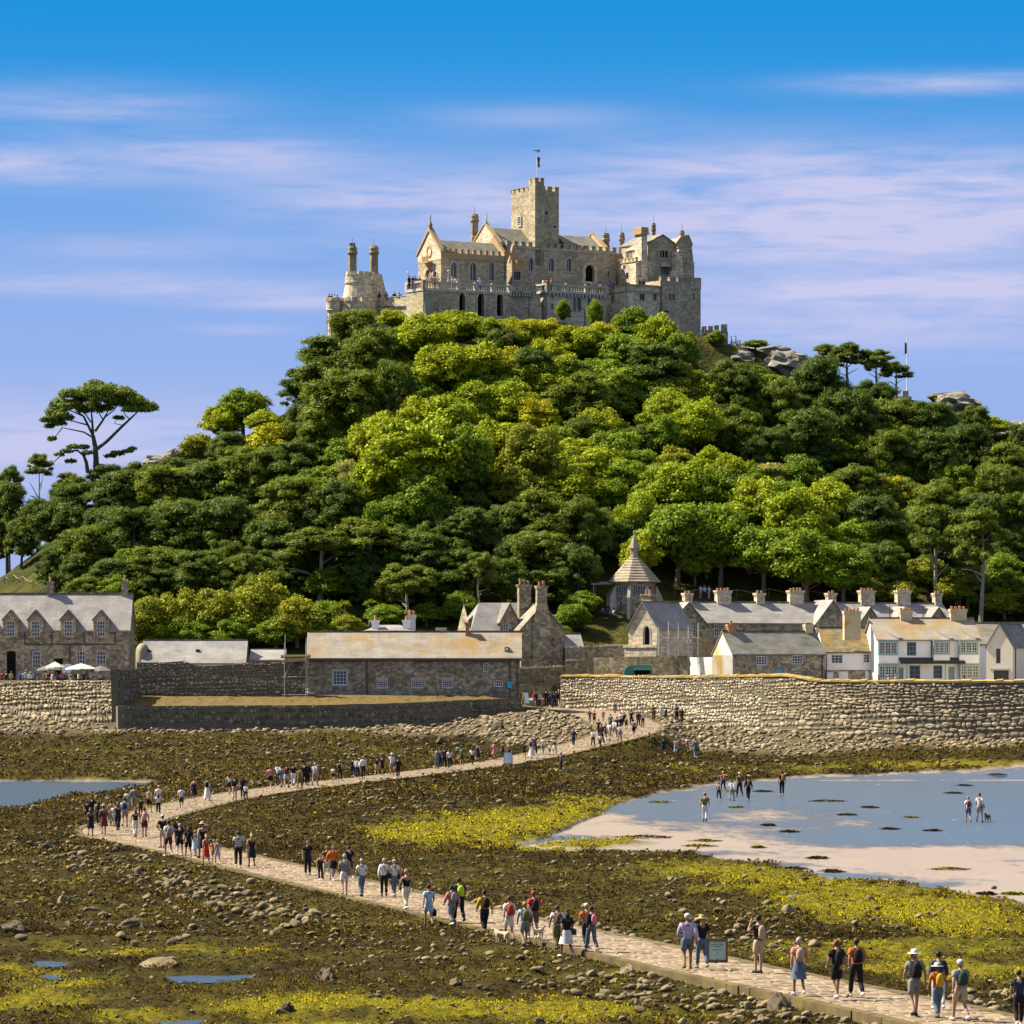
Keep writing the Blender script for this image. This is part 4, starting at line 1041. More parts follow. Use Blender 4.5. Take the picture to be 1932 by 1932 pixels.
# --- hipped cottage roof behind the warehouse
H = House('cottage', 'low cottage with hipped pale roof and white chimneys behind the warehouse', 668, 468, 1296)
Wd = H.U(800); ze = H.Zl(1196); zr = H.Zl(1179, 0, 3); mb = MB()
mb.box(.2, .2, -.5, Wd - .2, 5.8, ze); mb.build('wall', M['stained'], H.root)
k = 2.6; MB().add([(0, 0, ze), (Wd, 0, ze), (Wd, 6, ze), (0, 6, ze), (k, 3, zr), (Wd - k, 3, zr)], [(0, 1, 5, 4), (1, 2, 5), (2, 3, 4, 5), (3, 0, 4), (3, 2, 1, 0)]).build('roof', M['slate'], H.root, uv=True)
chimney(H.root, H.U(708, 2), 2, ze - .2, H.Zl(1170, 0, 2), .75, .6, M['white'], 1); chimney(H.root, H.U(767, 2), 2, ze - .2, H.Zl(1170, 0, 2), .75, .6, M['white'], 1); chimney(H.root, H.U(777, 4), 4, ze - .2, H.Zl(1160, 0, 4), .8, .6, M['stained'], 2)
tk = empty('water_tank', (X_(832, 462), 462, Z_(1195, 462)), 0, 'squat stone tank behind the warehouse ridge', 'tank')
MB().box(-.62, 0, -8, .62, 1.0, .1).box(-.68, -.05, .0, .68, 1.05, .12).build('body', M['rubble'], tk)
MB().box(-.60, .1, .12, .60, .9, .62).build('tank', M['dressed'], tk)

# --- gabled lodge with tall stone chimneys
def P5(x, y): return 977.1 + x * .25288, 1004.3 + y * .25288
H = House('lodge', 'tall stone lodge with steep gable, heavy chimneys and blue-grey slate wing', 983, 473, 1297, 14.)
Wd = H.U(1063); ze = H.Zl(1187); zr = H.Zl(1141)
ro = gable_house(H, Wd, 8., ze, zr, M['rubble'], M['slate_old'], [], axis='y', over=.22)
cb = MB()
u = H.U(1021.5); cb.box(u - 1.0, -.3, -.5, u + 1.0, .4, ze + .6)
cb.add([(u - 1.0, -.3, ze + .6), (u + 1.0, -.3, ze + .6), (u + 1.0, .4, ze + .6), (u - 1.0, .4, ze + .6), (u - .55, -.3, zr + .3), (u + .55, -.3, zr + .3), (u + .55, .4, zr + .3), (u - .55, .4, zr + .3)], [(0, 1, 5, 4), (1, 2, 6, 5), (2, 3, 7, 6), (3, 0, 4, 7)])
cb.build('chimney_breast', M['rubble'], H.root)
chimney(H.root, u, .05, zr + .2, H.Zl(1105), 1.1, .72, M['rubble'], 2)
MB().box(H.U(1017), -.36, H.Zl(1199), H.U(1027), -.3, H.Zl(1184)).build('carved_panel', M['dressed'], H.root)
v = 5.; chimney(H.root, H.U(989, v), v, ze, H.Zl(1103, 0, v), 1.35, .9, M['rubble'], 3, .14)
# its wing to the left, with a small gablet
vw = 3.6; uw = H.U(888, vw); zw, zwr = H.Zl(1191, uw, vw), H.Zl(1139, uw, vw + 3.2)
wg = MB(); wg.facade([(uw, -.5), (.0, -.5), (.0, zw), (uw, zw)], [], H.front(vw)); wg.facade([(-vw - 6.4, -.5), (-vw, -.5), (-vw, zw), (-vw - 3.2, zwr), (-vw - 6.4, zw)], [], H.left(uw))
wing = wg.build('wing', M['rubble'], H.root)
rb = MB()
rb.ext([(uw - .1, vw - .2, zw - .05), (Wd / 2, vw - .2, zw - .05), (Wd / 2, vw + 3.2, zwr + .12), (uw + 1.7, vw + 3.2, zwr + .12)], (0, 0, -.12)); rb.ext([(uw - .1, vw + 6.6, zw - .05), (uw + 1.7, vw + 3.2, zwr + .12), (Wd / 2, vw + 3.2, zwr + .12), (Wd / 2, vw + 6.6, zw - .05)], (0, 0, -.12))
rb.add([(uw - .1, vw - .2, zw - .05), (uw + 1.7, vw + 3.2, zwr + .12), (uw - .1, vw + 6.6, zw - .05)], [(0, 1, 2)])
rb.build('wing_roof', M['slate'], wing, uv=True)
g0, g1 = H.U(944, vw - .3), H.U(979, vw - .3); gm = (g0 + g1) / 2; zs, zp = H.Zl(1172, g0, vw), H.Zl(1138, g0, vw)
gb = MB(); hole = arch_pts(H.U(949, vw - .3), H.Zl(1189, g0, vw), H.U(960, vw - .3), H.Zl(1177, g0, vw))
gb.facade([(g0, zw - .9), (g1, zw - .9), (g1, zs), (gm, zp), (g0, zs)], [hole], H.front(vw - .3)); gl = gb.build('gablet', M['rubble'], H.root)
rb = MB()
for x0, fl in ((g0 - .15, 1), (g1 + .15, 0)):
    q = [(x0, vw - .5, zs - .15), (gm, vw - .5, zp + .06), (gm, vw + 3.1, zp + .06), (x0, vw + 3.1, zs - .15)]
    if fl: q = q[::-1]
    rb.ext(q, (0, 0, -.1))
rb.build('gablet_roof', M['slate_dark'], gl, uv=True)
opening_objs(gl, hole, H.front(vw - .3), 2, 2)

# --- octagonal dairy with slab roof and spirelet
Yd = hillY(1198, 1150)[0] - 2.5
dz = Z_(1143, Yd); dr = empty('octagonal_dairy', (X_(1198, Yd), Yd + 2.7, dz), 0, 'octagonal stone dairy with pointed slab roof and little spire below the trees', 'building')
rw = 2.45; hw_ = Z_(1098, Yd) - dz; oct_ = [rad(22.5 + 45 * k + 9) for k in range(8)]
wb = MB()
for k in range(8):
    a, b = oct_[k], oct_[(k + 1) % 8]; A = Vector((rw * math.cos(a), rw * math.sin(a), 0)); B = Vector((rw * math.cos(b), rw * math.sin(b), 0))
    L = (B - A).length; dx = (B - A).normalized(); nn_ = Vector((dx.y, -dx.x, 0))
    to3 = (lambda A, dx, nn_: (lambda x, z, d: A + dx * x - nn_ * d + Vector((0, 0, z))))(A, dx, nn_)
    hole = arch_pts(L * .2, hw_ * .42, L * .8, hw_ * .86, None)
    wb.facade([(0, -3), (L, -3), (L, hw_), (0, hw_)], [hole], to3, .25)
    opening_objs(dr, hole, to3, 4, 1, frame='dressed', bar=.07)
    bt = MB(); dn = A.normalized(); sd = Vector((-dn.y, dn.x, 0)) * .18
    bt.ext([A + sd, A + dn * .75 + sd + Vector((0, 0, -3)), A + dn * .75 + sd + Vector((0, 0, hw_ * .35)), A + dn * .1 + sd + Vector((0, 0, hw_ * .85))], -2 * sd); bt.build('buttress', M['dressed'], dr)
wb.build('wall', M['rubble'], dr)
rE = 2.45 + .55; hr = Z_(1050, Yd) - dz; nC = 9
rf = MB(); rf.lathe([(rE - .1, hw_ - .05), (.45, hr)], 8, rot=oct_[0]); roof = rf.build('roof', M['slab'], dr)
for k in range(8):
    a, b = oct_[k], oct_[(k + 1) % 8]
    for c in range(nC):
        f0, f1 = c / nC, (c + 1.12) / nC
        r0, r1 = rE + .03 - (rE - .45) * f0, rE + .03 - (rE - .45) * min(f1, 1); z0, z1 = hw_ + (hr - hw_) * f0, hw_ + (hr - hw_) * min(f1, 1)
        e = .985; pa = Vector((r0 * math.cos(a), r0 * math.sin(a), z0)); pb_ = Vector((r0 * math.cos(b), r0 * math.sin(b), z0)); pc_ = Vector((r1 * math.cos(b), r1 * math.sin(b), z1)); pd = Vector((r1 * math.cos(a), r1 * math.sin(a), z1))
        m = (pa + pb_ + pc_ + pd) / 4; up = Vector((0, 0, .10)); out = Vector((math.cos((a + b) / 2), math.sin((a + b) / 2), 0)) * .05
        MB().ext([m + (q - m) * e + (up + out if i < 2 else up * .35) for i, q in enumerate((pa, pb_, pc_, pd))], (0, 0, -.09)).build('roof_slab', M['slab'], roof)
zl = hr - .1; MB().lathe([(.55, zl), (.55, zl + .25), (.45, zl + .3), (.45, zl + 1.0), (.62, zl + 1.1), (.08, zl + 2.6), (.06, zl + 2.8)], 8, rot=oct_[0]).lathe([(.03, zl + 2.75), (.13, zl + 2.9), (.12, zl + 3.0), (.03, zl + 3.12)], 8).build('lantern', M['slab'], dr)
pz = MB(); pz.ext([(-4.9, -1, hw_ - .15), (-2.2, -1, hw_ - .1), (-2.2, 1.4, hw_ + .12), (-4.5, 1.4, hw_ + .1)], (0, 0, -.12))
for x, y in ((-4.6, -.8), (-4.3, 1.2)): pz.tube([(x, y, -3), (x, y, hw_ - .2)], .07)
pz.build('porch', M['slate'], dr, uv=True)

# --- lit chapel-like gable with chimney, and the terrace behind it
H = House('gabled_cottage', 'sunlit stone cottage with pointed doorway in its gable and pale slate roof', 1186, 466, 1290, -35.)
Wd = H.U(1240); ze = H.Zl(1184); zr = H.Zl(1137, Wd / 2)
ops = [(H.op(1213.5, 1181, 1226, 1217, 'g'), dict(cols=1, rows=1, dark=True, frame='dressed', name='doorway', surround=(.14, 'dressed', .04), depth=.25))]
gable_house(H, Wd, 7., ze, zr, M['castle_warm'], M['slate'], ops, axis='y', over=.2)
v = 2.0; chimney(H.root, H.U(1224, v), v, ze, H.Zl(1121, 0, v), 1.25, 1.0, M['rubble'], 2, .12)
MB().box(-.2, -.5, -1, Wd + .2, 0, H.Zl(1222)).box(-.3, -.6, H.Zl(1222), Wd + .3, 0, H.Zl(1217)).build('plinth', M['castle_warm'], H.root)

rowr = 19.
H = House('terrace_house', 'long back terrace of granite houses with pale slate roof and row of chimneys', 1250, 474, 1290, rowr)
Wd = H.U(1800); ze = H.Zl(1175); zr = H.Zl(1137, 0, 3.6)
def P6(x, y): return 1411.4 + x * .26946, 1058.6 + y * .26946
ops = []
for (a, b, c, d, rg) in ((1465, 688, 1503, 775, 5), (1745, 688, 1782, 740, 5), (1845, 688, 1880, 740, 5), (25, 440, 63, 495, 6), (120, 440, 150, 495, 6), (275, 440, 305, 490, 6), (370, 440, 390, 490, 6)):
    fn = P5 if rg == 5 else P6; p0, q0 = fn(a, b); p1, q1 = fn(c, d); q1 = max(q1, q0 + 16); ops.append((H.op(p0, q0, p1, q1), dict(cols=2, rows=3)))
gable_house(H, Wd, 7.2, ze, zr, M['rubble'], M['slate'], ops, over=.2)
for px, w in ((1297, .9), (1364, 1.65), (1433, .95), (1501, 1.65), (1567.5, .95), (1635, 1.65), (1703, 1.6), (1768, .8)):
    v = 3.6; u = H.U(px, v); chimney(H.root, u, v, zr - .8, H.Zl(1114 if w > 1 else 1119, u, v), w, .85, M['castle_warm'], 4 if w > 1 else 2, .12, poth=.28)
def cross_gable(H, px0, px1, pxa, yeave, yapex, v0, back, wall, roof, wins=(), name='cross_gable'):
    u0, u1 = H.U(px0, v0), H.U(px1, v0); ua = H.U(pxa, v0); zs, zp = H.Zl(yeave, ua, v0), H.Zl(yapex, ua, v0)
    g = MB(); hs = [(H.op(a, b, c, d, None, v0), kw) for a, b, c, d, kw in wins]
    g.facade([(u0, -.5), (u1, -.5), (u1, zs), (ua, zp), (u0, zs)], [h for h, k in hs], H.front(v0))
    g.add([(u0, v0, -.5), (u0, v0, zs), (u0, back, zs), (u0, back, -.5)], [(0, 1, 2, 3)]); g.add([(u1, v0, -.5), (u1, v0, zs), (u1, back, zs), (u1, back, -.5)], [(3, 2, 1, 0)])
    go = g.build(name, wall, H.root, uv=True); rb = MB()
    for x0, fl in ((u0, 1), (u1, 0)):
        k = (zp - zs) / (ua - x0); xe = x0 + (-.2 if fl else .2); zq = zs + (xe - x0) * k
        q = [(xe, v0 - .25, zq + .1), (ua, v0 - .25, zp + .1), (ua, back, zp + .1), (xe, back, zq + .1)]
        if fl: q = q[::-1]
        rb.ext(q, (0, 0, -.12))
    rb.build(name + '_roof', roof, go, uv=True)
    for h, kw in hs: opening_objs(go, h, H.front(v0), **kw)
    return go
cross_gable(H, 1258, 1335, 1299, 1180, 1137, -2.6, 4.2, M['rubble'], M['slate'], [(*P5(1188, 692), *P5(1225, 752), dict(cols=2, rows=3)), (*P5(1293, 692), *P5(1330, 778), dict(cols=2, rows=3))])
cross_gable(H, 1540, 1600, 1570.5, 1175, 1133, -.8, 4.2, M['rubble'], M['slate'], [(*P6(525, 435), *P6(557, 466), dict(cols=2, rows=2)), (*P6(618, 433), *P6(650, 466), dict(cols=2, rows=2))])
for a, b, c in ((1626, 1656, 1641), (1690, 1722, 1706), (1754, 1786, 1770)): cross_gable(H, a, b, c, 1168, 1146, -.3, 3.4, M['rubble'], M['slate'], name='gablet')
pipe(H.root, [(H.U(1678) , -.1, ze), (H.U(1678), -.1, zr - .2)], .06, 'vent_pipe'); pipe(H.root, [(H.U(1741), -.1, ze), (H.U(1741), -.1, zr - .2)], .06, 'vent_pipe')

# --- scaffolding, stacked boards and lean-to below the cottage gable
def scaffold(name, label, px0, px1, Y, yb, yt, levels, posts, boards=True, braces=(), D=1.2):
    X0 = X_(px0, Y); z0 = Z_(yb, Y); r = empty(name, (X0, Y, z0), 0, label, 'scaffold'); Wd = X_(px1, Y) - X0; Ht = Z_(yt, Y) - z0
    for k in range(posts):
        for dy in (0, D):
            h = Ht * RN.uniform(.85, 1.1); MB().tube([(Wd * k / (posts - 1), dy, 0), (Wd * k / (posts - 1), dy, h)], .035).build('upright', M['steel'], r)
    for lz in levels:
        z = Z_(lz, Y) - z0
        for dy in (0, D): MB().tube([(-.3, dy - .05, z), (Wd + .3, dy - .05, z)], .032).build('ledger', M['steel'], r)
    for (a, za, b, zb) in braces: MB().tube([(Wd * a, -.08, Z_(za, Y) - z0), (Wd * b, -.08, Z_(zb, Y) - z0)], .03).build('brace', M['steel'], r)
    if boards:
        z = Z_(levels[0], Y) - z0
        for k in range(5): MB().box(-.2, .05 + k * .23, z + .03, Wd + .2, .05 + k * .23 + .2, z + .08).build('board', M['wood'], r)
    return r
r = scaffold('scaffold_tower', 'scaffold tower with boarded top against the warehouse end', 537, 577, 446, 1319, 1198, [1247, 1277, 1311], 2, True, [(0, 1277, .3, 1247), (.7, 1277, 1, 1247)])
z = Z_(1246, 446) - Z_(1319, 446)
for k in range(4): MB().tube([(-.4, .15 + .25 * k, z + .35 + .1 * (k % 2)), (2.6, .15 + .25 * k, z + .4 + .1 * (k % 2))], .12).build('stacked_pole', M['wood_dark'], r)
scaffold('scaffold', 'tubular scaffold with plank deck beside the sunlit gable', 1243, 1318, 460, 1236, 1178, [1203, 1214, 1222, 1230], 5, True)
H = House('lean_to', 'slatted brown lean-to roof stepping down behind the plastered gable', 1300, 463, 1262)
for k in range(14):
    u0, u1 = H.U(1302 + 1.2 * k), H.U(1336 + 1.6 * k); z = H.Zl(1203.5 + 2.25 * k)
    MB().box(u0, -.1 - .16 * k, z - .08, u1, .3 - .16 * k, z).build('slat', M['wood'], H.root)

# --- front cottages on the quay
cr = 20.
H = House('cottage', 'stone cottage with dark slate roof and yellow-stained white gable', 1383, 452, 1294, cr)
Wd = H.U(1556); ze = H.Zl(1234); D = 5.4; zr = H.Zl(1192, 0, D / 2)
ops = [(H.op(*P6(57, 668), *P6(137, 727)), dict(cols=4, rows=3)), (H.op(*P6(310, 660), *P6(386, 722)), dict(cols=4, rows=3)), (H.op(*P6(193, 752), *P6(250, 826)), dict(cols=1, rows=1, frame='door_blue', name='door', pane='door_blue')), (H.op(*P6(75, 782), *P6(123, 815)), dict(cols=3, rows=2)), (H.op(*P6(325, 778), *P6(370, 815)), dict(cols=3, rows=2))]
ro = gable_house(H, Wd, D, ze, zr, M['rubble'], M['slate_dark'], ops, over=.15)
gb = MB(); gb.facade([(-D, -.5), (0, -.5), (0, ze), (-D / 2, zr - .02), (-D, ze)], [], H.left(-.05)); gb.box(-.05, 0, -.5, .0, D, ze - .1)
vl = D; MB().ext([(-.06, D, -.5), (-.06, D, H.Zl(1240, 0, D)), (-.06, D + 8.2, H.Zl(1240, 0, D + 4)), (-.06, D + 8.2, -.5)], (.4, 0, 0)).build('side_wall', M['stained'], H.root)
gb.build('plastered_gable', M['stained'], H.root)
chimney(H.root, H.U(1376.5, D / 2 - .3) + .3, D / 2, zr - .6, H.Zl(1178, 0, D / 2), .85, .6, M['brick'], 1, .1, poth=.5); u = H.U(1525, D / 2); chimney(H.root, u, D / 2, zr - .6, H.Zl(1178, u, D / 2), .85, .6, M['rendchim'], 3, .08, poth=.2)
MB().box(H.U(1480), .35, H.Zl(1231) , H.U(1504), .8, H.Zl(1228)).build('roof_light', M['frame_w'], ro)
pipe(H.root, [(H.U(1551), -.08, ze), (H.U(1551), -.08, 0)])

Yc = 452 + H.U(1558) * math.sin(rad(cr)) ; Yc = 459.
H = House('cottage', 'white cottage with mossy brown slate roof between stone and tall white houses', 1556, Yc, 1295, cr - 12)
Wd = H.U(1648); ze = H.Zl(1230); D = 5.6; zr = H.Zl(1185, 0, D / 2)
ops = [(H.op(*P6(583, 655), *P6(662, 717)), dict(cols=3, rows=3, frame='frame_w')), (H.op(*P6(806, 650), *P6(852, 712)), dict(cols=2, rows=3))]
gable_house(H, Wd, D, ze, zr, M['white'], M['slate_brown'], ops, over=.15)
lo = MB(); hz = H.Zl(1264)
lowo = [H.op(*P6(635, 772), *P6(703, 832)), H.op(*P6(820, 770), *P6(848, 828)), H.op(*P6(548, 775), *P6(600, 832))]
lo.facade([(0, -.5), (Wd, -.5), (Wd, hz), (0, hz)], lowo, H.front(-.06)); lw = lo.build('lower_wall', M['rubble'], H.root)
opening_objs(lw, lowo[0], H.front(-.06), 3, 3); opening_objs(lw, lowo[1], H.front(-.06), 2, 3); opening_objs(lw, lowo[2], H.front(-.06), 1, 1, dark=True, frame='door_dark', name='door')
pipe(H.root, [(.15, -.12, ze), (.15, -.12, 0)]); pipe(H.root, [(Wd - .1, -.12, ze), (Wd - .1, -.12, 0)])

H = House('white_house', 'pair of tall white houses with green bay windows and golden lichen roof', 1656, 456, 1296, 7.)
Wd = H.U(1848); ze = H.Zl(1207); D = 7.2; zr = H.Zl(1168, 0, D / 2)
ops = [(H.op(*P6(1112, 566), *P6(1178, 662)), dict(cols=3, rows=3, frame='frame_g')), (H.op(*P6(1055, 745), *P6(1088, 830)), dict(cols=1, rows=1, frame='frame_g', name='door', pane='frame_g')), (H.op(*P6(1130, 730), *P6(1206, 830)), dict(cols=2, rows=3, frame='frame_g')),
       (H.op(*P6(1402, 740), *P6(1445, 830)), dict(cols=1, rows=1, frame='frame_g', name='door', pane='frame_g')), (H.op(*P6(1297, 730), *P6(1360, 822)), dict(cols=3, rows=3, frame='frame_g'))]
ro = gable_house(H, Wd, D, ze, zr, M['white'], M['slate_lichen'], ops, over=.2)
for (a, b, yt, yb_) in ((912, 1048, 560, 660), (912, 1052, 725, 830), (1300, 1413, 560, 655), (1480, 1612, 558, 655), (1482, 1618, 722, 828)):
    (p0, q0), (p1, q1) = P6(a, yt), P6(b, yb_); u0, u1 = H.U(p0, -.5), H.U(p1, -.5); z0, z1 = H.Zl(q1), H.Zl(q0); bd = .55
    if yt < 700:
        MB().box(u0, -bd + .03, H.Zl(P6(0, 718)[1]), u1, 0, z0).build('bay_base', M['white'], H.root)
    bw = MB(); hole = [arch_pts(u0 + .12 + k * (u1 - u0 - .2) / 3 + .03, z0 + .18, u0 + .12 + (k + 1) * (u1 - u0 - .2) / 3 - .06, z1 - .15) for k in range(3)]
    bw.facade([(u0, z0), (u1, z0), (u1, z1), (u0, z1)], hole, H.front(-bd), .1); bw.add([(u0, -bd, z0), (u0, -bd, z1), (u0, 0, z1), (u0, 0, z0)], [(0, 1, 2, 3)]); bw.add([(u1, -bd, z0), (u1, -bd, z1), (u1, 0, z1), (u1, 0, z0)], [(3, 2, 1, 0)])
    bw.box(u0 - .06, -bd - .06, z1, u1 + .06, 0, z1 + .08)
    bo = bw.build('bay_window', M['frame_g'], H.root)
    for h in hole: opening_objs(bo, h, H.front(-bd), 2, 4, edge=.04, depth=.08)
(p0, q0), (p1, q1) = P6(1055, 680), P6(1510, 720)
MB().ext([(H.U(p0), 0, H.Zl(q0)), (H.U(p0), -1.0, H.Zl(q1)), (H.U(p1), -1.0, H.Zl(q1)), (H.U(p1), 0, H.Zl(q0))], (0, 0, .08)).build('porch_roof', M['hood'], H.root, uv=True)
for px in (1708, 1780): MB().tube([(H.U(px), -.9, 0), (H.U(px), -.9, H.Zl(1252))], .06).build('porch_post', M['frame_g'], H.root)
for px in (1656.5, 1757): pipe(H.root, [(H.U(px), -.1, ze), (H.U(px), -.1, H.Zl(1240) if px > 1700 else 0)])
for px, w, h, n in ((1607, 1.75, 1153, 4), (1708.5, 1.25, 1152, 4), (1807, 1.7, 1149, 4)):
    v = D / 2; u = H.U(px, v); chimney(H.root, u, v, ze, H.Zl(h, u, v), w, 1.0, M['rendchim'], n, .08, poth=.3)
for px in (1694, 1790, 1840):
    MB().ext([(H.U(px), -.2, ze + .0), (H.U(px) + .5, -.2, ze), (H.U(px) - .6, 1.0, ze + (zr - ze) * 1.2 / 3.8), (H.U(px) - 1.0, 1.0, ze + (zr - ze) * 1.2 / 3.8)], (0, 0, .2)).build('lead_flashing', M['slate'], ro, uv=True)

H = House('cream_house', 'cream rendered gable house with dark blue garage door at the end of the quay', 1861, 450, 1295, -25.)
Wd = H.U(1911); ze = H.Zl(1220); zr = H.Zl(1178, Wd / 2); 
ops = [(H.op(*P6(1735, 612), *P6(1768, 717)), dict(cols=1, rows=1, frame='wood')), (H.op(*P6(1720, 765), *P6(1825, 830)), dict(cols=1, rows=1, frame='door_dark', name='garage_door', pane='frame_d'))]
gable_house(H, Wd, 7., ze, zr, M['cream'], M['slate_dark'], ops, axis='y', over=.12)
MB().box(H.U(1868), -.12, H.Zl(1264), H.U(1904), .02, H.Zl(1261)).build('lintel', M['dressed'], H.root)
pipe(H.root, [(Wd + .05, .75, ze), (Wd + .05, .75, 0)])
H = House('slate_house', 'grey slate roof and white wall behind the cream gable', 1836, 463, 1296, 10.)
Wd = H.U(1950); gable_house(H, Wd, 6., H.Zl(1216), H.Zl(1177, 0, 3), M['white'], M['slate_old'], [], over=.12)

# --- low yard walls between the gate and the cottages
def block_wall(name, label, pts, mat, t=.5, rag=0., seed=2):
    """plain thin wall along (px, Y, ybottom, ytop); rag sets a ragged stone-on-edge top"""
    r = random.Random(seed); p0 = pts[0]; O = Vector((X_(p0[0], p0[1]), p0[1], Z_(p0[2], p0[1]))); root = empty(name, O, 0, label, 'wall'); mb = MB(); vs = []
    for px, Y, yb, yt in pts:
        for y, d in ((yb, 0), (yt, 0), (yt, t), (yb, t)): vs.append(Vector((X_(px, Y), Y + d, Z_(y, Y))) - O)
    n = len(pts); fs = [(i * 4 + k, (i + 1) * 4 + k, (i + 1) * 4 + (k + 1) % 4, i * 4 + (k + 1) % 4) for i in range(n - 1) for k in range(4)] + [(0, 1, 2, 3), (n * 4 - 1, n * 4 - 2, n * 4 - 3, n * 4 - 4)]
    mb.add(vs, fs); mb.build('wall_body', mat, root)
    if rag:
        for (a, b) in zip(pts, pts[1:]):
            L = X_(b[0], b[1]) - X_(a[0], a[1]); k = 0.
            while k < L - .1:
                w = r.uniform(.18, .4); f = k / L; Y = a[1] + (b[1] - a[1]) * f; x = X_(a[0], a[1]) + k; z = Z_(a[3] + (b[3] - a[3]) * f, Y)
                h = rag * r.uniform(.6, 1.2); MB().add([Vector(q) - O for q in ((x, Y - .05, z), (x + w * .9, Y - .05, z), (x + w * .9, Y + t + .05, z), (x, Y + t + .05, z), (x + .05, Y, z + h), (x + w * .75, Y, z + h * .9), (x + w * .75, Y + t, z + h), (x + .05, Y + t, z + h * .9))],
                         [(4, 5, 6, 7), (0, 1, 5, 4), (1, 2, 6, 5), (2, 3, 7, 6), (3, 0, 4, 7)], 0, r.uniform(.8, 1.2)).build('top_stone', M['wstone_pale'], root); k += w
    return root
block_wall('yard_wall', 'dark stone yard wall behind the green food trailer', [(1068, 467, 1300, 1252), (1120, 466, 1300, 1241), (1200, 463, 1300, 1239), (1297, 460, 1300, 1237)], M['rubble_dark'], .5)
block_wall('yard_wall', 'low dark wall stepping up from the gate with stones set on edge', [(980, 468, 1330, 1262), (1030, 468, 1330, 1260), (1064, 468, 1320, 1259), (1066, 468, 1320, 1248), (1130, 468, 1310, 1247)], M['rubble_dark'], .5, .22)
block_wall('garden_wall', 'garden wall with flat pale coping below the lawn', [(1066, 472, 1262, 1222), (1130, 471, 1262, 1220), (1192, 470, 1262, 1217)], M['rubble'], .5, .16)
block_wall('gate_wall', 'low wall beside the gate under the dark archway', [(980, 465, 1326, 1290), (1012, 466, 1326, 1291), (1042, 467, 1326, 1292)], M['rubble_dark'], .5)
H = House('outhouse', 'little slate outhouse against the lodge', 1066, 474, 1290, 10.)
gable_house(H, H.U(1100), 4., H.Zl(1222), H.Zl(1197, 0, 2), M['rubble_dark'], M['slate'], [], over=.1)
# ------------------------------------------------------------------ the castle on the summit
CR = 32.
K = House('castle', 'grey granite castle with square tower, chapel and battlemented terraces crowning the hill', 1000, 572, 640, CR, cat='castle')
KR = K.root
def kw(px, v): return K.U(px, v)
def kz(py, u, v): return K.Zl(py, u, v)
merl_cache = {}
def merlons(parent, p0, p1, z, w=.55, gap=.45, h=.55, t=.35, mat='castle', skip=()):
    """each merlon a part of its own along the edge p0-p1"""
    p0, p1 = Vector((p0[0], p0[1], 0)), Vector((p1[0], p1[1], 0)); L = (p1 - p0).length; n = max(1, round((L + gap) / (w + gap))); st = (L + gap) / n; ww = st - gap
    d = (p1 - p0).normalized(); key = (round(ww, 2), h, t, mat)
    if key not in merl_cache:
        mb = MB(); mb.box(-ww / 2, -t / 2, -.02, ww / 2, t / 2, h - .1); mb.box(-ww / 2 - .04, -t / 2 - .05, h - .1, ww / 2 + .04, t / 2 + .05, h); merl_cache[key] = mb.mesh('merlon', M[mat])
    for k in range(n):
        if k in skip: continue
        c = p0 + d * (k * st + ww / 2); inst('merlon', merl_cache[key], parent, (c.x, c.y, z), math.atan2(d.y, d.x))
def block(name, v0, xc, xr, yt, yb, depth=None, xl=None, mat='castle', fops=(), lops=(), par=None, top=True, matl=None):
    """block with its near corner at photo column xc on the plane v0; front runs right to xr, left face runs back"""
    u0 = kw(xc, v0); u1 = kw(xr, v0)
    D = depth if depth is not None else None
    if D is None:
        a = (xl - CX) / F; D = (K.X0 + u0 * K.c - v0 * K.s - a * (K.Y + u0 * K.s + v0 * K.c)) / (K.s + a * K.c)
    z1 = kz(yt, u0, v0); z0 = kz(yb, u0, v0)
    fr = lambda x, z, d: Vector((x, v0 + d, z)); lf = lambda x, z, d: Vector((u0 + d, v0 - x, z))
    mb = MB()
    mb.facade([(u0, z0), (u1, z0), (u1, z1), (u0, z1)], [o for o, k in fops], fr, .3)
    mb.facade([(-D, z0), (0, z0), (0, z1), (-D, z1)], [o for o, k in lops], lf, .3)
    mb.add([(u1, v0, z0), (u1, v0 + D, z0), (u1, v0 + D, z1), (u1, v0, z1)], [(0, 1, 2, 3)]); mb.add([(u0, v0 + D, z0), (u1, v0 + D, z0), (u1, v0 + D, z1), (u0, v0 + D, z1)], [(3, 2, 1, 0)])
    if top: mb.add([(u0, v0, z1), (u1, v0, z1), (u1, v0 + D, z1), (u0, v0 + D, z1)], [(0, 1, 2, 3)])
    o = mb.build(name, M[mat], par or KR)
    for q, k in fops: opening_objs(o, q, fr, **k)
    for q, k in lops: opening_objs(o, q, lf, **k)
    return o, u0, u1, D, z0, z1
def fop(px0, py0, px1, py1, v, kind=None):
    u0, u1 = kw(px0, v), kw(px1, v); return arch_pts(u0, kz(py1, u0, v), u1, kz(py0, u0, v), kind)
def lop(px0, py0, px1, py1, u0, v0, kind=None):
    """opening in the left face of a block whose corner is (u0, v0); px0 is the photo-left edge"""
    def V(px):
        a = (px - CX) / F; return (K.X0 + u0 * K.c - v0 * K.s - a * (K.Y + u0 * K.s + v0 * K.c)) / (K.s + a * K.c)
    d0, d1 = V(px0), V(px1); return arch_pts(-d0, kz(py1, u0, v0), -d1, kz(py0, u0, v0), kind)
GW = dict(cols=2, rows=1, frame='dressed', bar=.12, edge=.06, surround=(.16, 'dressed', .06), depth=.2)
SW = dict(cols=2, rows=1, frame='dressed', bar=.11, edge=.05, surround=(.12, 'dressed', .03), depth=.2)
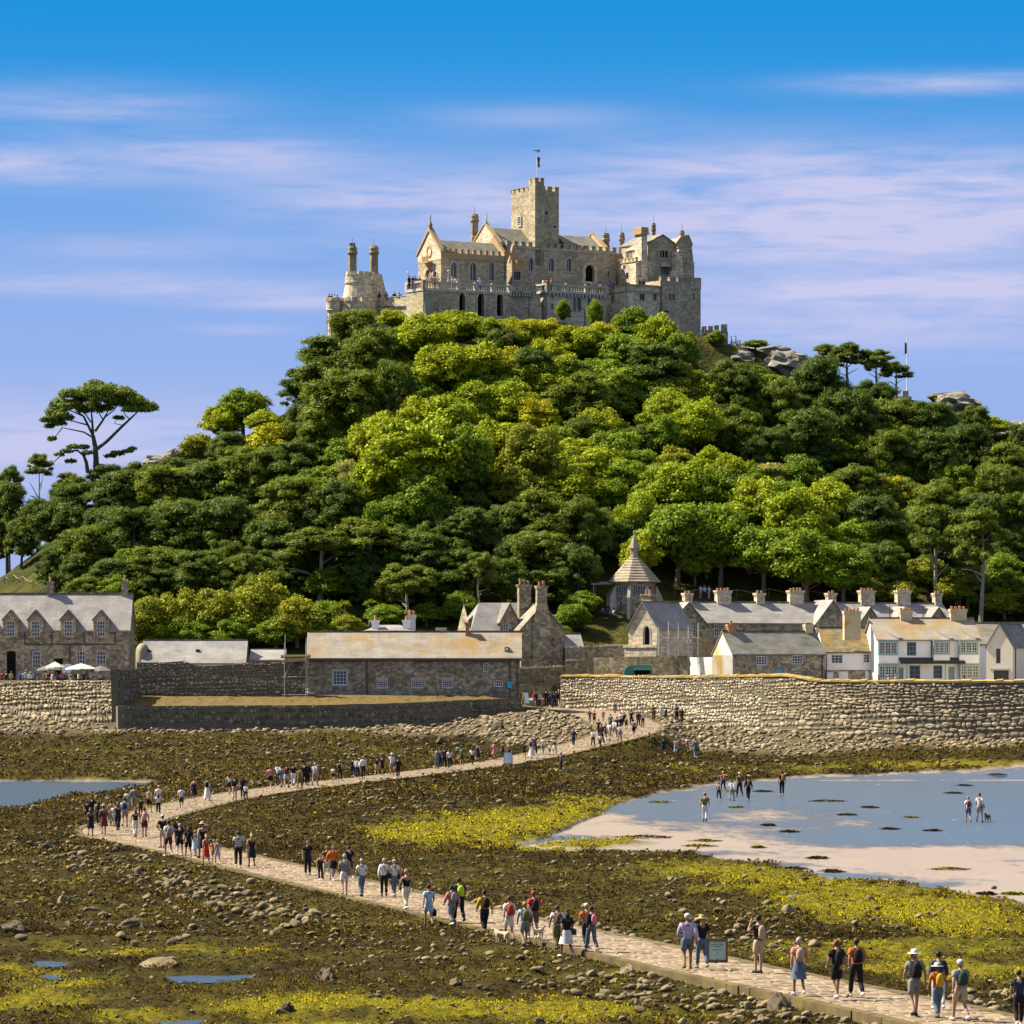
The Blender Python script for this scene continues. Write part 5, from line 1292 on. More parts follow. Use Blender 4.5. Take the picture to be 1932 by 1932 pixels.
DK = dict(cols=1, rows=1, frame='dressed', dark=True, surround=(.2, 'castle_warm', .05), depth=.3, name='doorway')

# church: nave wall, tower, roofs
vC = 0.
o, u0, u1, D, z0, z1 = block('church_wall', vC, 957, 1163, 462, 560, depth=7.5, fops=[(fop(997, 486.5, 1006, 512, vC, 'g'), GW), (fop(1035, 486.5, 1045.5, 512, vC, 'g'), GW), (fop(1069, 487, 1078, 512, vC, 'g'), GW),
             (fop(1104, 499, 1121, 531, vC, 'r'), dict(DK, surround=(.45, 'castle_warm', .12))), (fop(1146, 511, 1150, 523, vC), dict(SW, cols=1, dark=True))])
merlons(o, (u0, vC + .18), (u1, vC + .18), z1, .62, .5, .55)
MB().box(u0, vC - .07, z1 - .35, u1, vC, z1 - .2).build('string_course', M['dressed'], o)
for k, (xa, xb, yr_) in enumerate(((917, 1004, 429), (1050, 1118, 443))):
    ua, ub = kw(xa, 3.6), kw(xb, 3.6); zr = kz(yr_, ua, 3.6); rb = MB(); ze = z1 + .05
    rb.ext([(ua, .5, ze), (ub, .5, ze), (ub, 3.6, zr), (ua, 3.6, zr)], (0, 0, -.15)); rb.ext([(ua, 7.0, ze), (ua, 3.6, zr), (ub, 3.6, zr), (ub, 7.0, ze)], (0, 0, -.15)); rb.build('church_roof', M['castle_roof'], KR, uv=True)
    for uu in ((ua,) if k == 0 else (ub,)):
        g = MB(); g.ext([(uu - .2, .2, z0), (uu - .2, 7.2, z0), (uu - .2, 7.2, ze), (uu - .2, 3.6, zr + .35), (uu - .2, .2, ze)][::-1], (.4, 0, 0)); go = g.build('gable', M['castle_warm'], KR)
        cp = MB()
        cp.ext([(uu - .3, .0, ze + .05), (uu - .3, 3.6, zr + .4), (uu - .3, 3.6, zr + .62), (uu - .3, -.05, ze + .3)][::-1], (.6, 0, 0)); cp.ext([(uu - .3, 7.2, ze + .05), (uu - .3, 7.25, ze + .3), (uu - .3, 3.6, zr + .62), (uu - .3, 3.6, zr + .4)][::-1], (.6, 0, 0)); cp.build('coping', M['castle_orange'], go)
        if k == 0:
            c = MB(); zc_ = zr + .6; c.box(uu - .12, 3.48, zc_, uu + .12, 3.72, zc_ + .35); c.box(uu - .06, 3.54, zc_ + .3, uu + .06, 3.66, zc_ + 1.2); c.box(uu - .06, 3.3, zc_ + .75, uu + .06, 3.9, zc_ + .9); c.build('cross', M['dressed'], go)
block('link_range', 1.0, 1150, 1222, 477, 600, depth=5, mat='castle')
vT = .35
o, u0, u1, D, z0, z1 = block('tower', vT, 1008, 1054.5, 358.5, 520, xl=964, fops=[(fop(1028, 397, 1034, 406, vT, 'g'), dict(SW, cols=1)), (fop(1044, 425, 1050, 430, vT), dict(SW, cols=1, dark=True))])
uT0, uT1, zT = u0, u1, z1
a_ = lop(978, 405, 984, 421, u0, vT)
lw_ = MB(); lf = lambda x, z, d: Vector((u0 + d, vT - x, z))
opening_objs(o, a_, lambda x, z, d: Vector((u0 + d - .16, vT - x, z)), 1, 4, frame='frame_w', surround=(.12, 'dressed', .0))
merlons(o, (u0, vT + .2), (u1, vT + .2), z1, .7, .45, .6, .4); merlons(o, (u0 + .2, vT + .4), (u0 + .2, vT + D), z1, .7, .45, .6, .4); merlons(o, (u1 - .2, vT + .4), (u1 - .2, vT + D), z1, .7, .45, .6, .4); merlons(o, (u0, vT + D - .2), (u1, vT + D - .2), z1, .7, .45, .6, .4)
t, ua, ub, Dt, za, zb = block('stair_turret', vT - .35, 1009.5, 1026.5, 342, 500, depth=1.6, par=o)
merlons(KR, (ua, vT - .2), (ub, vT - .2), zb, .42, .3, .5, .3); merlons(KR, (ua + .15, vT), (ua + .15, vT + 1.2), zb, .42, .3, .5, .3); merlons(KR, (ub - .15, vT), (ub - .15, vT + 1.2), zb, .42, .3, .5, .3)
MB().tube([(ub - .55, vT - .4, zb), (ub - .5, vT - .45, kz(520, ub, vT))], .05, 5).build('lightning_conductor', M['dressed'], o)
# flagstaff with weather vane and flag
fx = (ua + ub) / 2; fy = vT + .3; zf = kz(290, fx, fy)
fp_ = MB().tube([(fx, fy, zb - .5), (fx, fy, zf), ], .06, 6).build('flagstaff', M['frame_w'], KR)
vn = MB(); vn.tube([(fx, fy, zf), (fx, fy, kz(283, fx, fy))], .03, 5); zv = kz(284.5, fx, fy)
vn.ext([(fx - .42, fy, zv - .04), (fx + .2, fy, zv - .04), (fx + .2, fy, zv + .06), (fx - .42, fy, zv + .06)], (0, .04, 0)); vn.ext([(fx + .2, fy, zv - .18), (fx + .5, fy, zv - .14), (fx + .36, fy, zv + .01), (fx + .5, fy, zv + .18), (fx + .2, fy, zv + .18)], (0, .04, 0)); vn.build('weather_vane', M['iron'], fp_)
fl = MB(); zt, zbm = kz(294, fx, fy), kz(313, fx, fy); pts = []
for i in range(7):
    z = zt + (zbm - zt) * i / 6
    for j in range(4): pts.append((fx + .08 + .13 * j * (1 - .25 * i / 6) + .05 * i / 6, fy + .07 * math.sin(i * 1.1 + j * 1.6), z - .09 * j))
fl.add(pts, [(i * 4 + j, i * 4 + j + 1, i * 4 + j + 5, i * 4 + j + 4) for i in range(6) for j in range(3)])
M['flag'] = mk('dark_flag_cloth', [(.02, .02, .05), (.10, .04, .06), (.16, .16, .2)], 2.2, .9); fl.build('flag', M['flag'], fp_)

def stack(px, pyt, pyb, v, w, mat='chim_dark', sides=8, capc=1.22, pots=0, par=None):
    u = kw(px, v); z1 = kz(pyt, u, v); z0 = kz(pyb, u, v); r = w / 2; mb = MB()
    mb.lathe([(r * 1.15, z0 - 1.), (r * 1.15, z0 + .3), (r, z0 + .45), (r * .96, z1 - 1.15), (r * capc, z1 - 1.0), (r * capc, z1 - .8), (r * 1.05, z1 - .7), (r * 1.1, z1 - .25), (r * .95, z1 - .2), (r * .85, z1)], sides, u, v, math.pi / 8)
    c = mb.build('chimney', M[mat], par or KR)
    for k in range(pots):
        a = 2 * math.pi * k / max(pots, 1); MB().lathe([(.14, z1 - .05), (.12, z1 + .3), (.15, z1 + .34), (.11, z1 + .4)], 6, u + r * .5 * math.cos(a), v + r * .5 * math.sin(a)).build('chimney_pot', M['iron'], c)
    MB().tube([(u, v, z1 - .1), (u, v, z1 + 1.0)], .025, 4).build('lightning_rod', M['iron'], c)
    return c
stack(895.5, 404, 452, 8., 1.0)
stack(1143, 440, 468, 3.6, .95); stack(1173, 439, 470, 6., .75); stack(1233, 421, 455, 6., .58)

# little porch with the orange gable between chapel and church
vP = -2.2
o, u0, u1, D, z0, z1 = block('porch', vP, 966, 991, 496, 560, depth=3., mat='castle', fops=[(fop(969, 512, 982, 528, vP), dict(cols=3, rows=1, frame='frame_d', surround=(.12, 'dressed', .03)))])
MB().box(u0 - .05, vP - .06, z1 - .9, u1 + .05, vP, z1 + .02).build('parapet_band', M['castle_orange'], o)
merlons(o, (u0, vP + .15), (u1, vP + .15), z1, .4, .3, .4, .25, 'castle_orange')
um = (u0 + u1) / 2; g = MB(); zg = kz(461, um, vP + 1.2); g.ext([(u0 + .1, vP + 1.0, z1), (u1 - .1, vP + 1.0, z1), (um - .2, vP + 1.0, zg)], (0, .4, 0)); g.build('gable', M['castle_orange'], o)

# chapel wing with the lit gable, balcony, oriel niche and pointed windows
vW = -4.4
ops = [(fop(851, 494, 862, 529, vW, 'g'), GW), (fop(887, 494, 899, 529, vW, 'g'), GW), (fop(922.6, 494, 932.5, 529, vW, 'g'), GW)]
uc = kw(832, vW)
lops = [(lop(803, 505, 812, 530, uc, vW, 'g'), dict(GW, surround=(.2, 'castle_orange', .06))), (lop(817, 510, 825, 530, uc, vW, 'r'), dict(GW, dark=True))]
o, u0, u1, D, z0, z1 = block('chapel_wing', vW, 832, 956, 476, 560, xl=789, fops=ops, lops=lops, top=False, mat='castle')
MB().box(u0 - .04, vW - .10, z1 - .75, u1, vW + .0, z1 + .0).build('parapet_band', M['castle_orange'], o); merlons(o, (u0 + .2, vW + .12), (u1, vW + .12), z1, .42, .55, .55, .28, 'castle_orange')
vm = vW + D / 2; zr = kz(452, u0, vm); zap = kz(437, u0, vm)
rb = MB(); rb.ext([(u0 + .3, vW + .35, z1 - .1), (u1, vW + .35, z1 - .1), (u1, vm, zr), (u0 + .3, vm, zr)], (0, 0, -.15)); rb.ext([(u0 + .3, vW + D, z1 - .1), (u0 + .3, vm, zr), (u1, vm, zr), (u1, vW + D, z1 - .1)], (0, 0, -.15)); rb.build('chapel_roof', M['castle_roof'], o, uv=True)
g = MB(); g.ext([(u0 - .05, vW + D, z1 - 5.), (u0 - .05, vW + D, z1), (u0 - .05, vm, zap), (u0 - .05, vW, z1), (u0 - .05, vW, z1 - .9), (u0 - .05, vW + D - .2, z1 - .9)], (.4, 0, 0)) if False else g.ext([(u0 - .04, vW + D + .02, z1 - .9), (u0 - .04, vW - .02, z1 - .9), (u0 - .04, vW - .02, z1), (u0 - .04, vm, zap), (u0 - .04, vW + D + .02, z1)], (.45, 0, 0))
ch = KR
gb = g.build('chapel_gable', M['castle_warm'], KR)
cp = MB()
for a, b in (((vW - .25, z1 - .1), (vm, zap + .1)), ((vW + D + .25, z1 - .1), (vm, zap + .1))):
    q = [(u0 - .18, a[0], a[1]), (u0 - .18, b[0], b[1]), (u0 - .18, b[0], b[1] + .42), (u0 - .18, a[0], a[1] + .36)]
    if a[0] < vm: q = q[::-1]
    cp.ext(q, (.7, 0, 0))
cp.build('coping', M['castle_orange'], gb)
c = MB(); c.lathe([(.28, zap + .3), (.28, zap + .8), (.36, zap + .85), (.18, zap + 1.1), (.08, zap + 1.5)], 4, u0 + .1, vm, math.pi / 4); c.box(u0 + .04, vm - .05, zap + 1.4, u0 + .16, vm + .05, zap + 2.2); c.box(u0 + .04, vm - .25, zap + 1.8, u0 + .16, vm + .25, zap + 1.95); c.build('cross_finial', M['chim_dark'], gb)
lf = lambda x, z, d: Vector((u0 - .06 + d, vW - x, z))
rd = []
zc_ = kz(475, u0, vm)
for k in range(16): rd.append((-D / 2 + .45 * math.cos(k * math.pi / 8), zc_ + .6 * math.sin(k * math.pi / 8)))
opening_objs(gb, rd, lf, 1, 1, frame='castle_orange', surround=(.16, 'castle_orange', .06), dark=True, depth=.02, name='niche')
bz = kz(497, u0, vm); b = MB(); b.box(u0 - .75, vm - .75, bz, u0, vm + .75, bz + .18); b.box(u0 - .75, vm - .75, bz + .75, u0 - .6, vm + .75, bz + .9); b.ext([(u0, vm + .6, bz), (u0, vm - .6, bz), (u0 - .6, vm - .6, bz), ][::-1], (0, 0, .01))
for k in range(7): b.box(u0 - .73, vm - .72 + k * .22, bz + .18, u0 - .62, vm - .6 + k * .22, bz + .75)
b.lathe([(.1, bz - .7), (.6, bz)], 8, u0 - .1, vm); b.build('balcony', M['castle_orange'], gb)
g = MB(); ue = u1 - .3; g.ext([(ue, vW + D, z1 - .5), (ue, vW, z1 - .5), (ue, vW, z1 + .2), (ue, vm, zr + 1.1), (ue, vW + D, z1 + .2)], (.45, 0, 0)); go = g.build('end_gable', M['castle_orange'], KR)
for yb_ in (478, 505):
    pipe(o, [(u1 - .3, vW - .08, kz(484, u1, vW)), (u1 - .3, vW - .08, kz(529, u1, vW))], .06, 'drainpipe') if yb_ == 478 else None

# terrace with arcade and balustrade below the chapel
bal_me = MB().lathe([(.10, 0), (.10, .08), (.055, .14), (.09, .34), (.05, .62), (.10, .68), (.10, .74)], 6).mesh('baluster', M['dressed'])
def balustrade(parent, p0, p1, z, mat='dressed', sp=.36, ends=True):
    p0, p1 = Vector((p0[0], p0[1], 0)), Vector((p1[0], p1[1], 0)); d = (p1 - p0); L = d.length; d.normalize(); nrm = Vector((d.y, -d.x, 0)) * .16
    rl = MB(); a, b = p0, p1
    for za, zb, w in ((z - .02, z + .16, 1.2), (z + .88, z + 1.08, 1.25)): rl.ext([a - nrm * w + Vector((0, 0, za)), a + nrm * w + Vector((0, 0, za)), b + nrm * w + Vector((0, 0, za)), b - nrm * w + Vector((0, 0, za))][::1], (0, 0, zb - za))
    n = int(L / 3.2) + 1
    for k in range(n + 1):
        c = p0 + d * L * k / n; rl.box(c.x - .22, c.y - .22, z, c.x + .22, c.y + .22, z + 1.18)
    ro = rl.build('balustrade', M[mat], parent)
    m = int(L / sp)
    for k in range(m):
        c = p0 + d * (L * (k + .5) / m); inst('baluster', bal_me, ro, (c.x, c.y, z + .15))
vB = -9.0
arc = [(fop(a, 552, b, 596, vB, 'g'), dict(DK, surround=(.18, 'castle_warm', .05), depth=.5)) for a, b in ((866, 878), (901, 914), (937, 949.5))]
o, u0, u1, D, z0, z1 = block('chapel_terrace', vB, 798.5, 963, 546 , 720, xl=767, mat='castle', fops=arc)
MB().box(u0 - .08, vB - .1, z1 - .12, u1, vB + .3, z1 + .06).box(u0 - .1, vB - .1, z1 - .12, u0 + .3, vB + D, z1 + .06).build('cornice', M['dressed'], o)
balustrade(KR, (u0 + .1, vB + .12), (u1, vB + .12), z1 + .05); balustrade(KR, (u0 + .1, vB + D), (u0 + .1, vB + .12), z1 + .05)
for px in (770, 846):
    v = vB + .1 if px > 800 else vB + D; u = kw(px, v); MB().lathe([(.2, z1 + 1.1), (.2, z1 + 1.3), (.14, z1 + 1.4), (.05, z1 + 2.3), (.04, z1 + 2.9)], 6, u, v).box(u - .05, v - .25, z1 + 2.5, u + .05, v + .25, z1 + 2.65).build('pinnacle', M['dressed'], o)
for k, (a, b, yy) in enumerate(((800, 815, 612), (812, 826, 600))):     # foot of the terrace: battered buttresses
    u = kw(a, vB); ub = kw(b, vB); zt = kz(553 + 14 * k, u, vB); MB().add([(u, vB - .02, zt), (ub, vB - .02, zt), (ub + .1, vB - 1.3, z0), (u - .1, vB - 1.3, z0), (u, vB, z0), (ub, vB, z0)], [(3, 2, 1, 0), (3, 0, 4), (1, 2, 5)]).build('buttress', M['rock'], o)

# bay with corbel table and sloping buttress between the terraces
vM = -6.5
o, u0, u1, D, z0, z1 = block('link_bay', vM, 960, 1006, 548, 720, depth=7, mat='castle')
for k in range(9):
    a = u0 + (u1 - u0) * (k + .15) / 9; MB().box(a, vM - .4, z1 - .7, a + (u1 - u0) * .5 / 9, vM, z1 - .25).build('corbel', M['dressed'], o)
MB().box(u0, vM - .45, z1 - .25, u1, vM, z1 + .5).build('parapet', M['castle'], o)
u = kw(1014, vM); MB().ext([(kw(1000, vM), vM - .02, z1 - .4), (kw(1004, vM - 2), vM - 1.6, z0), (u + .6, vM - 1.6, z0), (u + .4, vM - .02, z1 - .2)], (0, 1.2, 0)).build('buttress', M['castle'], o)

# middle terrace with balustrade
vR = -7.0
fo = [(fop(a, 562, b, 588, vR, 'r'), SW) for a, b in ((1081, 1087), (1089.5, 1096))] + [(fop(1040, 552, 1043.5, 560, vR), dict(SW, cols=1)), (fop(1040, 573, 1043.5, 584, vR), dict(SW, cols=1)), (fop(1109, 564, 1114, 582, vR), dict(SW, cols=1))]
o, u0, u1, D, z0, z1 = block('middle_terrace', vR, 1033, 1142, 551 , 720, xl=1013, mat='castle_warm', fops=fo)
for k in range(16):
    a = u0 + (u1 - u0) * (k + .2) / 16; MB().box(a, vR - .3, z1 - .45, a + .28, vR, z1 - .1).build('corbel', M['dressed'], o)
MB().box(u0 - .3, vR - .32, z1 - .1, u1, vR + .3, z1 + .05).box(u0 - .32, vR - .3, z1 - .1, u0 + .3, vR + D, z1 + .05).build('cornice', M['dressed'], o)
balustrade(KR, (u0 - .1, vR - .1), (u1, vR - .1), z1 + .04); balustrade(KR, (u0 - .1, vR + D), (u0 - .1, vR - .1), z1 + .04)
pipe(o, [(kw(1090, vR), vR - .1, z1 - .5), (kw(1090, vR), vR - .1, z1 - 1.6), (kw(1103, vR), vR - .1, z1 - 2.), (kw(1103, vR), vR - .1, z0)], .06)

# east block below, with lit left face
vE = -9.5
uc = kw(1184, vE)
fo = [(fop(a, 554, b, 567, vE), dict(SW, dark=True)) for a, b in ((1207, 1216.5), (1232, 1239.5))]
o, u0, u1, D, z0, z1 = block('east_block', vE, 1184, 1247, 537 , 720, xl=1139, mat='castle_warm', fops=fo, lops=[(lop(1153, 555, 1159, 568, uc, vE), dict(SW, dark=True))])
MB().box(u0 - .1, vE - .1, z1 - .9, u1, vE, z1 - .75).box(u0 - .1, vE, z1 - .9, u0, vE + D, z1 - .75).box(u0 - .12, vE - .12, z1 - .05, u1, vE + .4, z1 + .1).box(u0 - .12, vE, z1 - .05, u0 + .4, vE + D, z1 + .1).build('string_course', M['castle_orange'], o)
vF = -9.7
fo = [(fop(a, 554, b, 567, vF), dict(SW, dark=True)) for a, b in ((1261, 1266.5), (1268, 1274), (1306, 1311))]
fo += [(fop(1252, 585, 1262, 592, vF), dict(SW, dark=True))]
o, u0, u1, D, z0, z1 = block('east_tower', vF, 1246, 1322, 529, 720, depth=9, mat='castle', fops=fo)
merlons(o, (u0 + .1, vF + .2), (u1, vF + .2), z1, .75, .5, .5, .4); merlons(o, (u1 - .2, vF + .3), (u1 - .2, vF + 9), z1, .75, .5, .5, .4)
MB().box(kw(1285, vF), vF - .08, kz(546, u0, vF), kw(1291, vF), vF, kz(534, u0, vF)).build('carved_panel', M['dressed'], o)
pipe(o, [(u0 + .1, vF - .1, z1), (u0 + .1, vF - .1, z0)], .06)
t, ua, ub, Dt, za, zb = block('corner_turret', vF - .15, 1303, 1323, 523, 545, depth=2.2, mat='castle', par=o)
vL = -4.
o, u0, u1, D, z0, z1 = block('east_wing', vL - 1.2, 1200, 1229, 492, 560, xl=1167, mat='castle_warm', lops=[(lop(1176, 497, 1180, 505, kw(1200, vL - 1.2), vL - 1.2), dict(SW, cols=1, dark=True)), (lop(1181, 512, 1186, 524, kw(1200, vL - 1.2), vL - 1.2), dict(SW, cols=1, dark=True))])
merlons(o, (u0 + .15, vL - 1.2), (u0 + .15, vL - 1.2 + D), z1, .55, .4, .5, .3, 'castle_warm')
MB().box(u0 - .1, vL - 1.2, z1 - .12, u0, vL - 1.2 + D, z1).build('string_course', M['castle_orange'], o)
o2, ua, ub, Du, za, zb = block('east_wing_attic', vL, 1200, 1226, 472, 500, depth=D - 1.6, mat='castle_warm', lops=[(lop(1174, 474, 1179, 487, kw(1200, vL), vL), dict(SW, cols=1, dark=True)), (lop(1189, 473, 1193, 485, kw(1200, vL), vL), dict(SW, cols=1, dark=True))])
rb = MB(); rb.ext([(ua - .2, vL - .1, zb), (ub + 2, vL - .1, zb), (ub + 2, vL + Du / 2, zb + 1.0), (ua + 1.0, vL + Du / 2, zb + 1.0)], (0, 0, .1)); rb.add([(ua - .2, vL - .1, zb + .1), (ua + 1.0, vL + Du / 2, zb + 1.1), (ua - .2, vL + Du, zb + .1)], [(0, 1, 2)]); rb.build('attic_roof', M['slate'], o2, uv=True)
# the big square stack
vS = -5.6
o, u0, u1, D, z0, z1 = block('great_chimney', vS, 1210.5, 1221, 428, 560, xl=1198, mat='castle_warm')
MB().box(u0 - .14, vS - .14, z1 - .75, u1 + .14, vS + D + .14, z1 - .05).box(u0 - .22, vS - .22, z1 - .95, u1 + .22, vS + D + .22, z1 - .75).build('cap', M['castle_orange'], o)
MB().ext([(u1, vS, z0), (u1 + 1.0, vS, z0), (u1 + .3, vS, z0 + 4.2), (u1, vS, z0 + 6)], (0, 1.4, 0)).build('buttress', M['castle'], o)
# gabled hall
vH = -5.0
fo = [(fop(1245, 472, 1261, 486, vH), dict(SW, cols=3, dark=True)), (fop(1246, 502, 1262, 518, vH), dict(SW, cols=4))]
o, u0, u1, D, z0, z1 = block('hall', vH, 1224, 1275, 457, 560, depth=7, mat='castle', fops=fo, top=False)
um = (u0 + u1) / 2; za = kz(443, um, vH); g = MB(); g.ext([(u0, vH - .01, z1 - .02), (u1, vH - .01, z1 - .02), (um + .9, vH - .01, za - .3), (um, vH - .01, za), (um - .9, vH - .01, za - .3)], (0, .4, 0)); g.build('gable', M['castle'], o)
rb = MB(); rb.ext([(u0 - .1, vH - .15, z1), (um, vH - .15, za + .1), (um, vH + 7, za + .1), (u0 - .1, vH + 7, z1)][::-1], (0, 0, -.14)); rb.ext([(u1 + .1, vH - .15, z1), (um, vH - .15, za + .1), (um, vH + 7, za + .1), (u1 + .1, vH + 7, z1)], (0, 0, -.14)); rb.build('hall_roof', M['castle_roof'], o, uv=True)
MB().ext([(kw(1244, vH), vH - .5, kz(502, um, vH)), (kw(1264, vH), vH - .5, kz(502, um, vH)), (kw(1260, vH), vH, kz(496, um, vH)), (kw(1248, vH), vH, kz(496, um, vH))], (0, .02, -.1)).build('window_hood', M['dressed'], o)
# right-hand tower house with stepped chimney
vG = -6.5
o, u0, u1, D, z0, z1 = block('tower_house', vG, 1277, 1310, 492, 560, depth=6, mat='castle')
vg2 = vG + 1.2; g = MB(); a, b = kw(1276, vg2), kw(1305, vg2); zt, zm = kz(449, a, vg2), kz(461, a, vg2); g.ext([(a, vg2, z1 - .5), (b + .4, vg2, z1 - .5), (b, vg2, zm), (b - .5, vg2, zt + .3), (a + .8, vg2, zt), (a, vg2, zm)], (0, 4, 0)); go = g.build('crow_gable', M['castle'], KR)
MB().ext([(a - .1, vg2 - .1, zm - .1), (a + .7, vg2 - .1, zt - .1), (b - .5, vg2 - .1, zt + .2), (b + .1, vg2 - .1, zm - .1), (b + .1, vg2 - .1, zm + .2), (b - .5, vg2 - .1, zt + .55), (a + .7, vg2 - .1, zt + .3), (a - .1, vg2 - .1, zm + .2)], (0, .6, 0)).build('coping', M['castle_orange'], go)
stack(1287, 435, 455, vg2 + 1, .6)
uu = kw(1279, vG - .4); c = MB(); za, zb = kz(533, uu, vG), kz(476, uu, vG); c.ext([(kw(1266, vG - .4), vG - .4, za), (kw(1292, vG - .4), vG - .4, za), (kw(1286, vG - .4), vG - .4, zb), (kw(1277, vG - .4), vG - .4, zb), (kw(1277, vG - .4), vG - .4, kz(505, uu, vG))], (0, 1.1, 0)); c.box(kw(1276, vG), vG - .55, zb, kw(1287, vG), vG + .9, zb + .35)
co = c.build('stepped_chimney', M['castle_warm'], KR); MB().lathe([(.18, zb + .3), (.15, zb + .8), (.19, zb + .9)], 8, kw(1281, vG), vG + .2).build('chimney_pot', M['pot'], co)

# west turret group: drum tower with two tall stacks, bastion and curved parapet wall
vD = 2.0
ux = kw(676, vD); zt = kz(521, ux, vD); rD = 24.5 * K.Y / F; zb = kz(720, ux, vD)
dm = MB().lathe([(rD * 1.35, zb), (rD * 1.22, zt - 3.2), (rD * 1.0, zt - 1.1), (rD * 1.08, zt - 1.0), (rD * 1.08, zt - .8), (rD, zt - .75), (rD, zt)], 20, ux, vD).build('drum_tower', M['castle_warm'], KR)
for k in range(10):
    a = 2 * math.pi * k / 10; m = MB().box(-.34, -.18, 0, .34, .18, .5).mesh('merlon', M['castle_warm']) if k == 0 else m
    inst('merlon', m, dm, (ux + (rD - .15) * math.cos(a), vD + (rD - .15) * math.sin(a), zt - .01), a + math.pi / 2)
opening_objs(dm, arch_pts(-.28, zt - 4.4, .28, zt - 3.2, 'r'), lambda x, z, d: Vector((ux - .6 + x * K.c + 0, vD - rD * 1.2 + d + x * .2, z)), 1, 1, frame='dressed', dark=True, surround=(.12, 'dressed', .05), name='opening')
c1 = stack(665, 464, 523, vD + .2, 1.12, 'chim_dark', 8, 1.25, 5)
c2 = stack(705.5, 464, 520, vD + 1.0, 1.12, 'chim_dark', 8, 1.22)
u = kw(705.5, vD + 1.); z5 = kz(516, u, vD); MB().add([(u - .75, vD + .3, z5), (u + .75, vD + .3, z5), (u + .75, vD + 1.7, z5), (u - .75, vD + 1.7, z5), (u - .9, vD + .1, z5 - 2), (u + 1.2, vD + .1, z5 - 2), (u + 1.2, vD + 1.9, z5 - 2), (u - .9, vD + 1.9, z5 - 2), (u - .9, vD - .2, zb), (u + 3.2, vD - .2, zb), (u + 3.2, vD + 2.2, zb), (u - .9, vD + 2.2, zb)],
     [(0, 1, 2, 3), (4, 5, 1, 0), (5, 6, 2, 1), (6, 7, 3, 2), (7, 4, 0, 3), (8, 9, 5, 4), (9, 10, 6, 5), (10, 11, 7, 6), (11, 8, 4, 7)]).build('chimney_buttress', M['castle_warm'], KR)
sk = MB().lathe([(rD * 1.55, zb), (rD * 1.5, kz(571, ux, vD)), (rD * 1.36, kz(571, ux, vD))], 20, ux - .2, vD - .3).build('skirt_wall', M['castle_warm'], KR)
for k in range(14):
    a = 2 * math.pi * k / 14; inst('merlon', m, sk, (ux - .2 + rD * 1.42 * math.cos(a), vD - .3 + rD * 1.42 * math.sin(a), kz(571.5, ux, vD)), a + math.pi / 2)
ub = kw(629, vD); zt2 = kz(569, ub, vD); rb_ = 13.2 * K.Y / F
bs = MB().lathe([(rb_ * .75, zb - 2), (rb_ * .75, zt2 - 1.5), (rb_ * 1.06, zt2 - 1.1), (rb_, zt2 - 1.0), (rb_, zt2)], 12, ub, vD).build('bastion', M['castle_warm'], KR)
for k in range(7):
    a = 2 * math.pi * k / 7; inst('merlon', m, bs, (ub + (rb_ - .15) * math.cos(a), vD + (rb_ - .15) * math.sin(a), zt2 - .01), a + math.pi / 2)
cw = MB(); pts = [(kw(p, vv), vv, y) for p, vv, y in ((706, .6, 569), (720, -.6, 568), (740, -2.2, 566), (768, -4.6, 563))]
for (a, b) in zip(pts, pts[1:]):
    for zt_, zb_, dd in ((a[2], 579, .15), (579, 660, 0)):
        z1a, z1b = kz(zt_ if zt_ != 579 else 579, a[0], a[1]), kz((b[2] if zt_ != 579 else 579), b[0], b[1]); z0_ = kz(zb_, a[0], a[1])
        cw.add([(a[0] - dd, a[1] - dd, z0_), (b[0] - dd, b[1] - dd, z0_), (b[0] - dd, b[1] - dd, z1b), (a[0] - dd, a[1] - dd, z1a), (a[0] + .5, a[1] + .5, z0_), (b[0] + .5, b[1] + .5, z0_), (b[0] + .5, b[1] + .5, z1b), (a[0] + .5, a[1] + .5, z1a)], [(0, 1, 2, 3), (3, 2, 6, 7), (7, 6, 5, 4), (0, 3, 7, 4), (1, 5, 6, 2), (0, 4, 5, 1)])
cwo = cw.build('curved_parapet_wall', M['castle_warm'], KR)
for (a, b) in zip(pts, pts[1:]): merlons(cwo, a[:2], b[:2], kz((a[2] + b[2]) / 2, a[0], a[1]) - .12, .75, .5, .45, .4, 'castle_warm')
# battlement running down from the east tower
bw_r = empty('battlement_wall', (X_(1323, 575), 575, Z_(640, 575)), 0, 'short battlemented wall running out from the castle with visitors on it', 'wall')
b = MB(); b.ext([(0, 0, -3), (3.55, .5, -3), (3.55, .5, Z_(625, 575) - Z_(640, 575)), (0, 0, Z_(622, 575) - Z_(640, 575))], (0, .6, 0)); bo = b.build('wall_body', M['castle'], bw_r)
for k, (x, h) in enumerate(((.1, .7), (.95, .75), (1.75, .85), (2.65, 1.0))): MB().box(x, .0 + x * .14, 1.0, x + .6 + .2 * (k == 3), .6 + x * .14, 1.0 + h).build('merlon', M['castle'], bw_r)
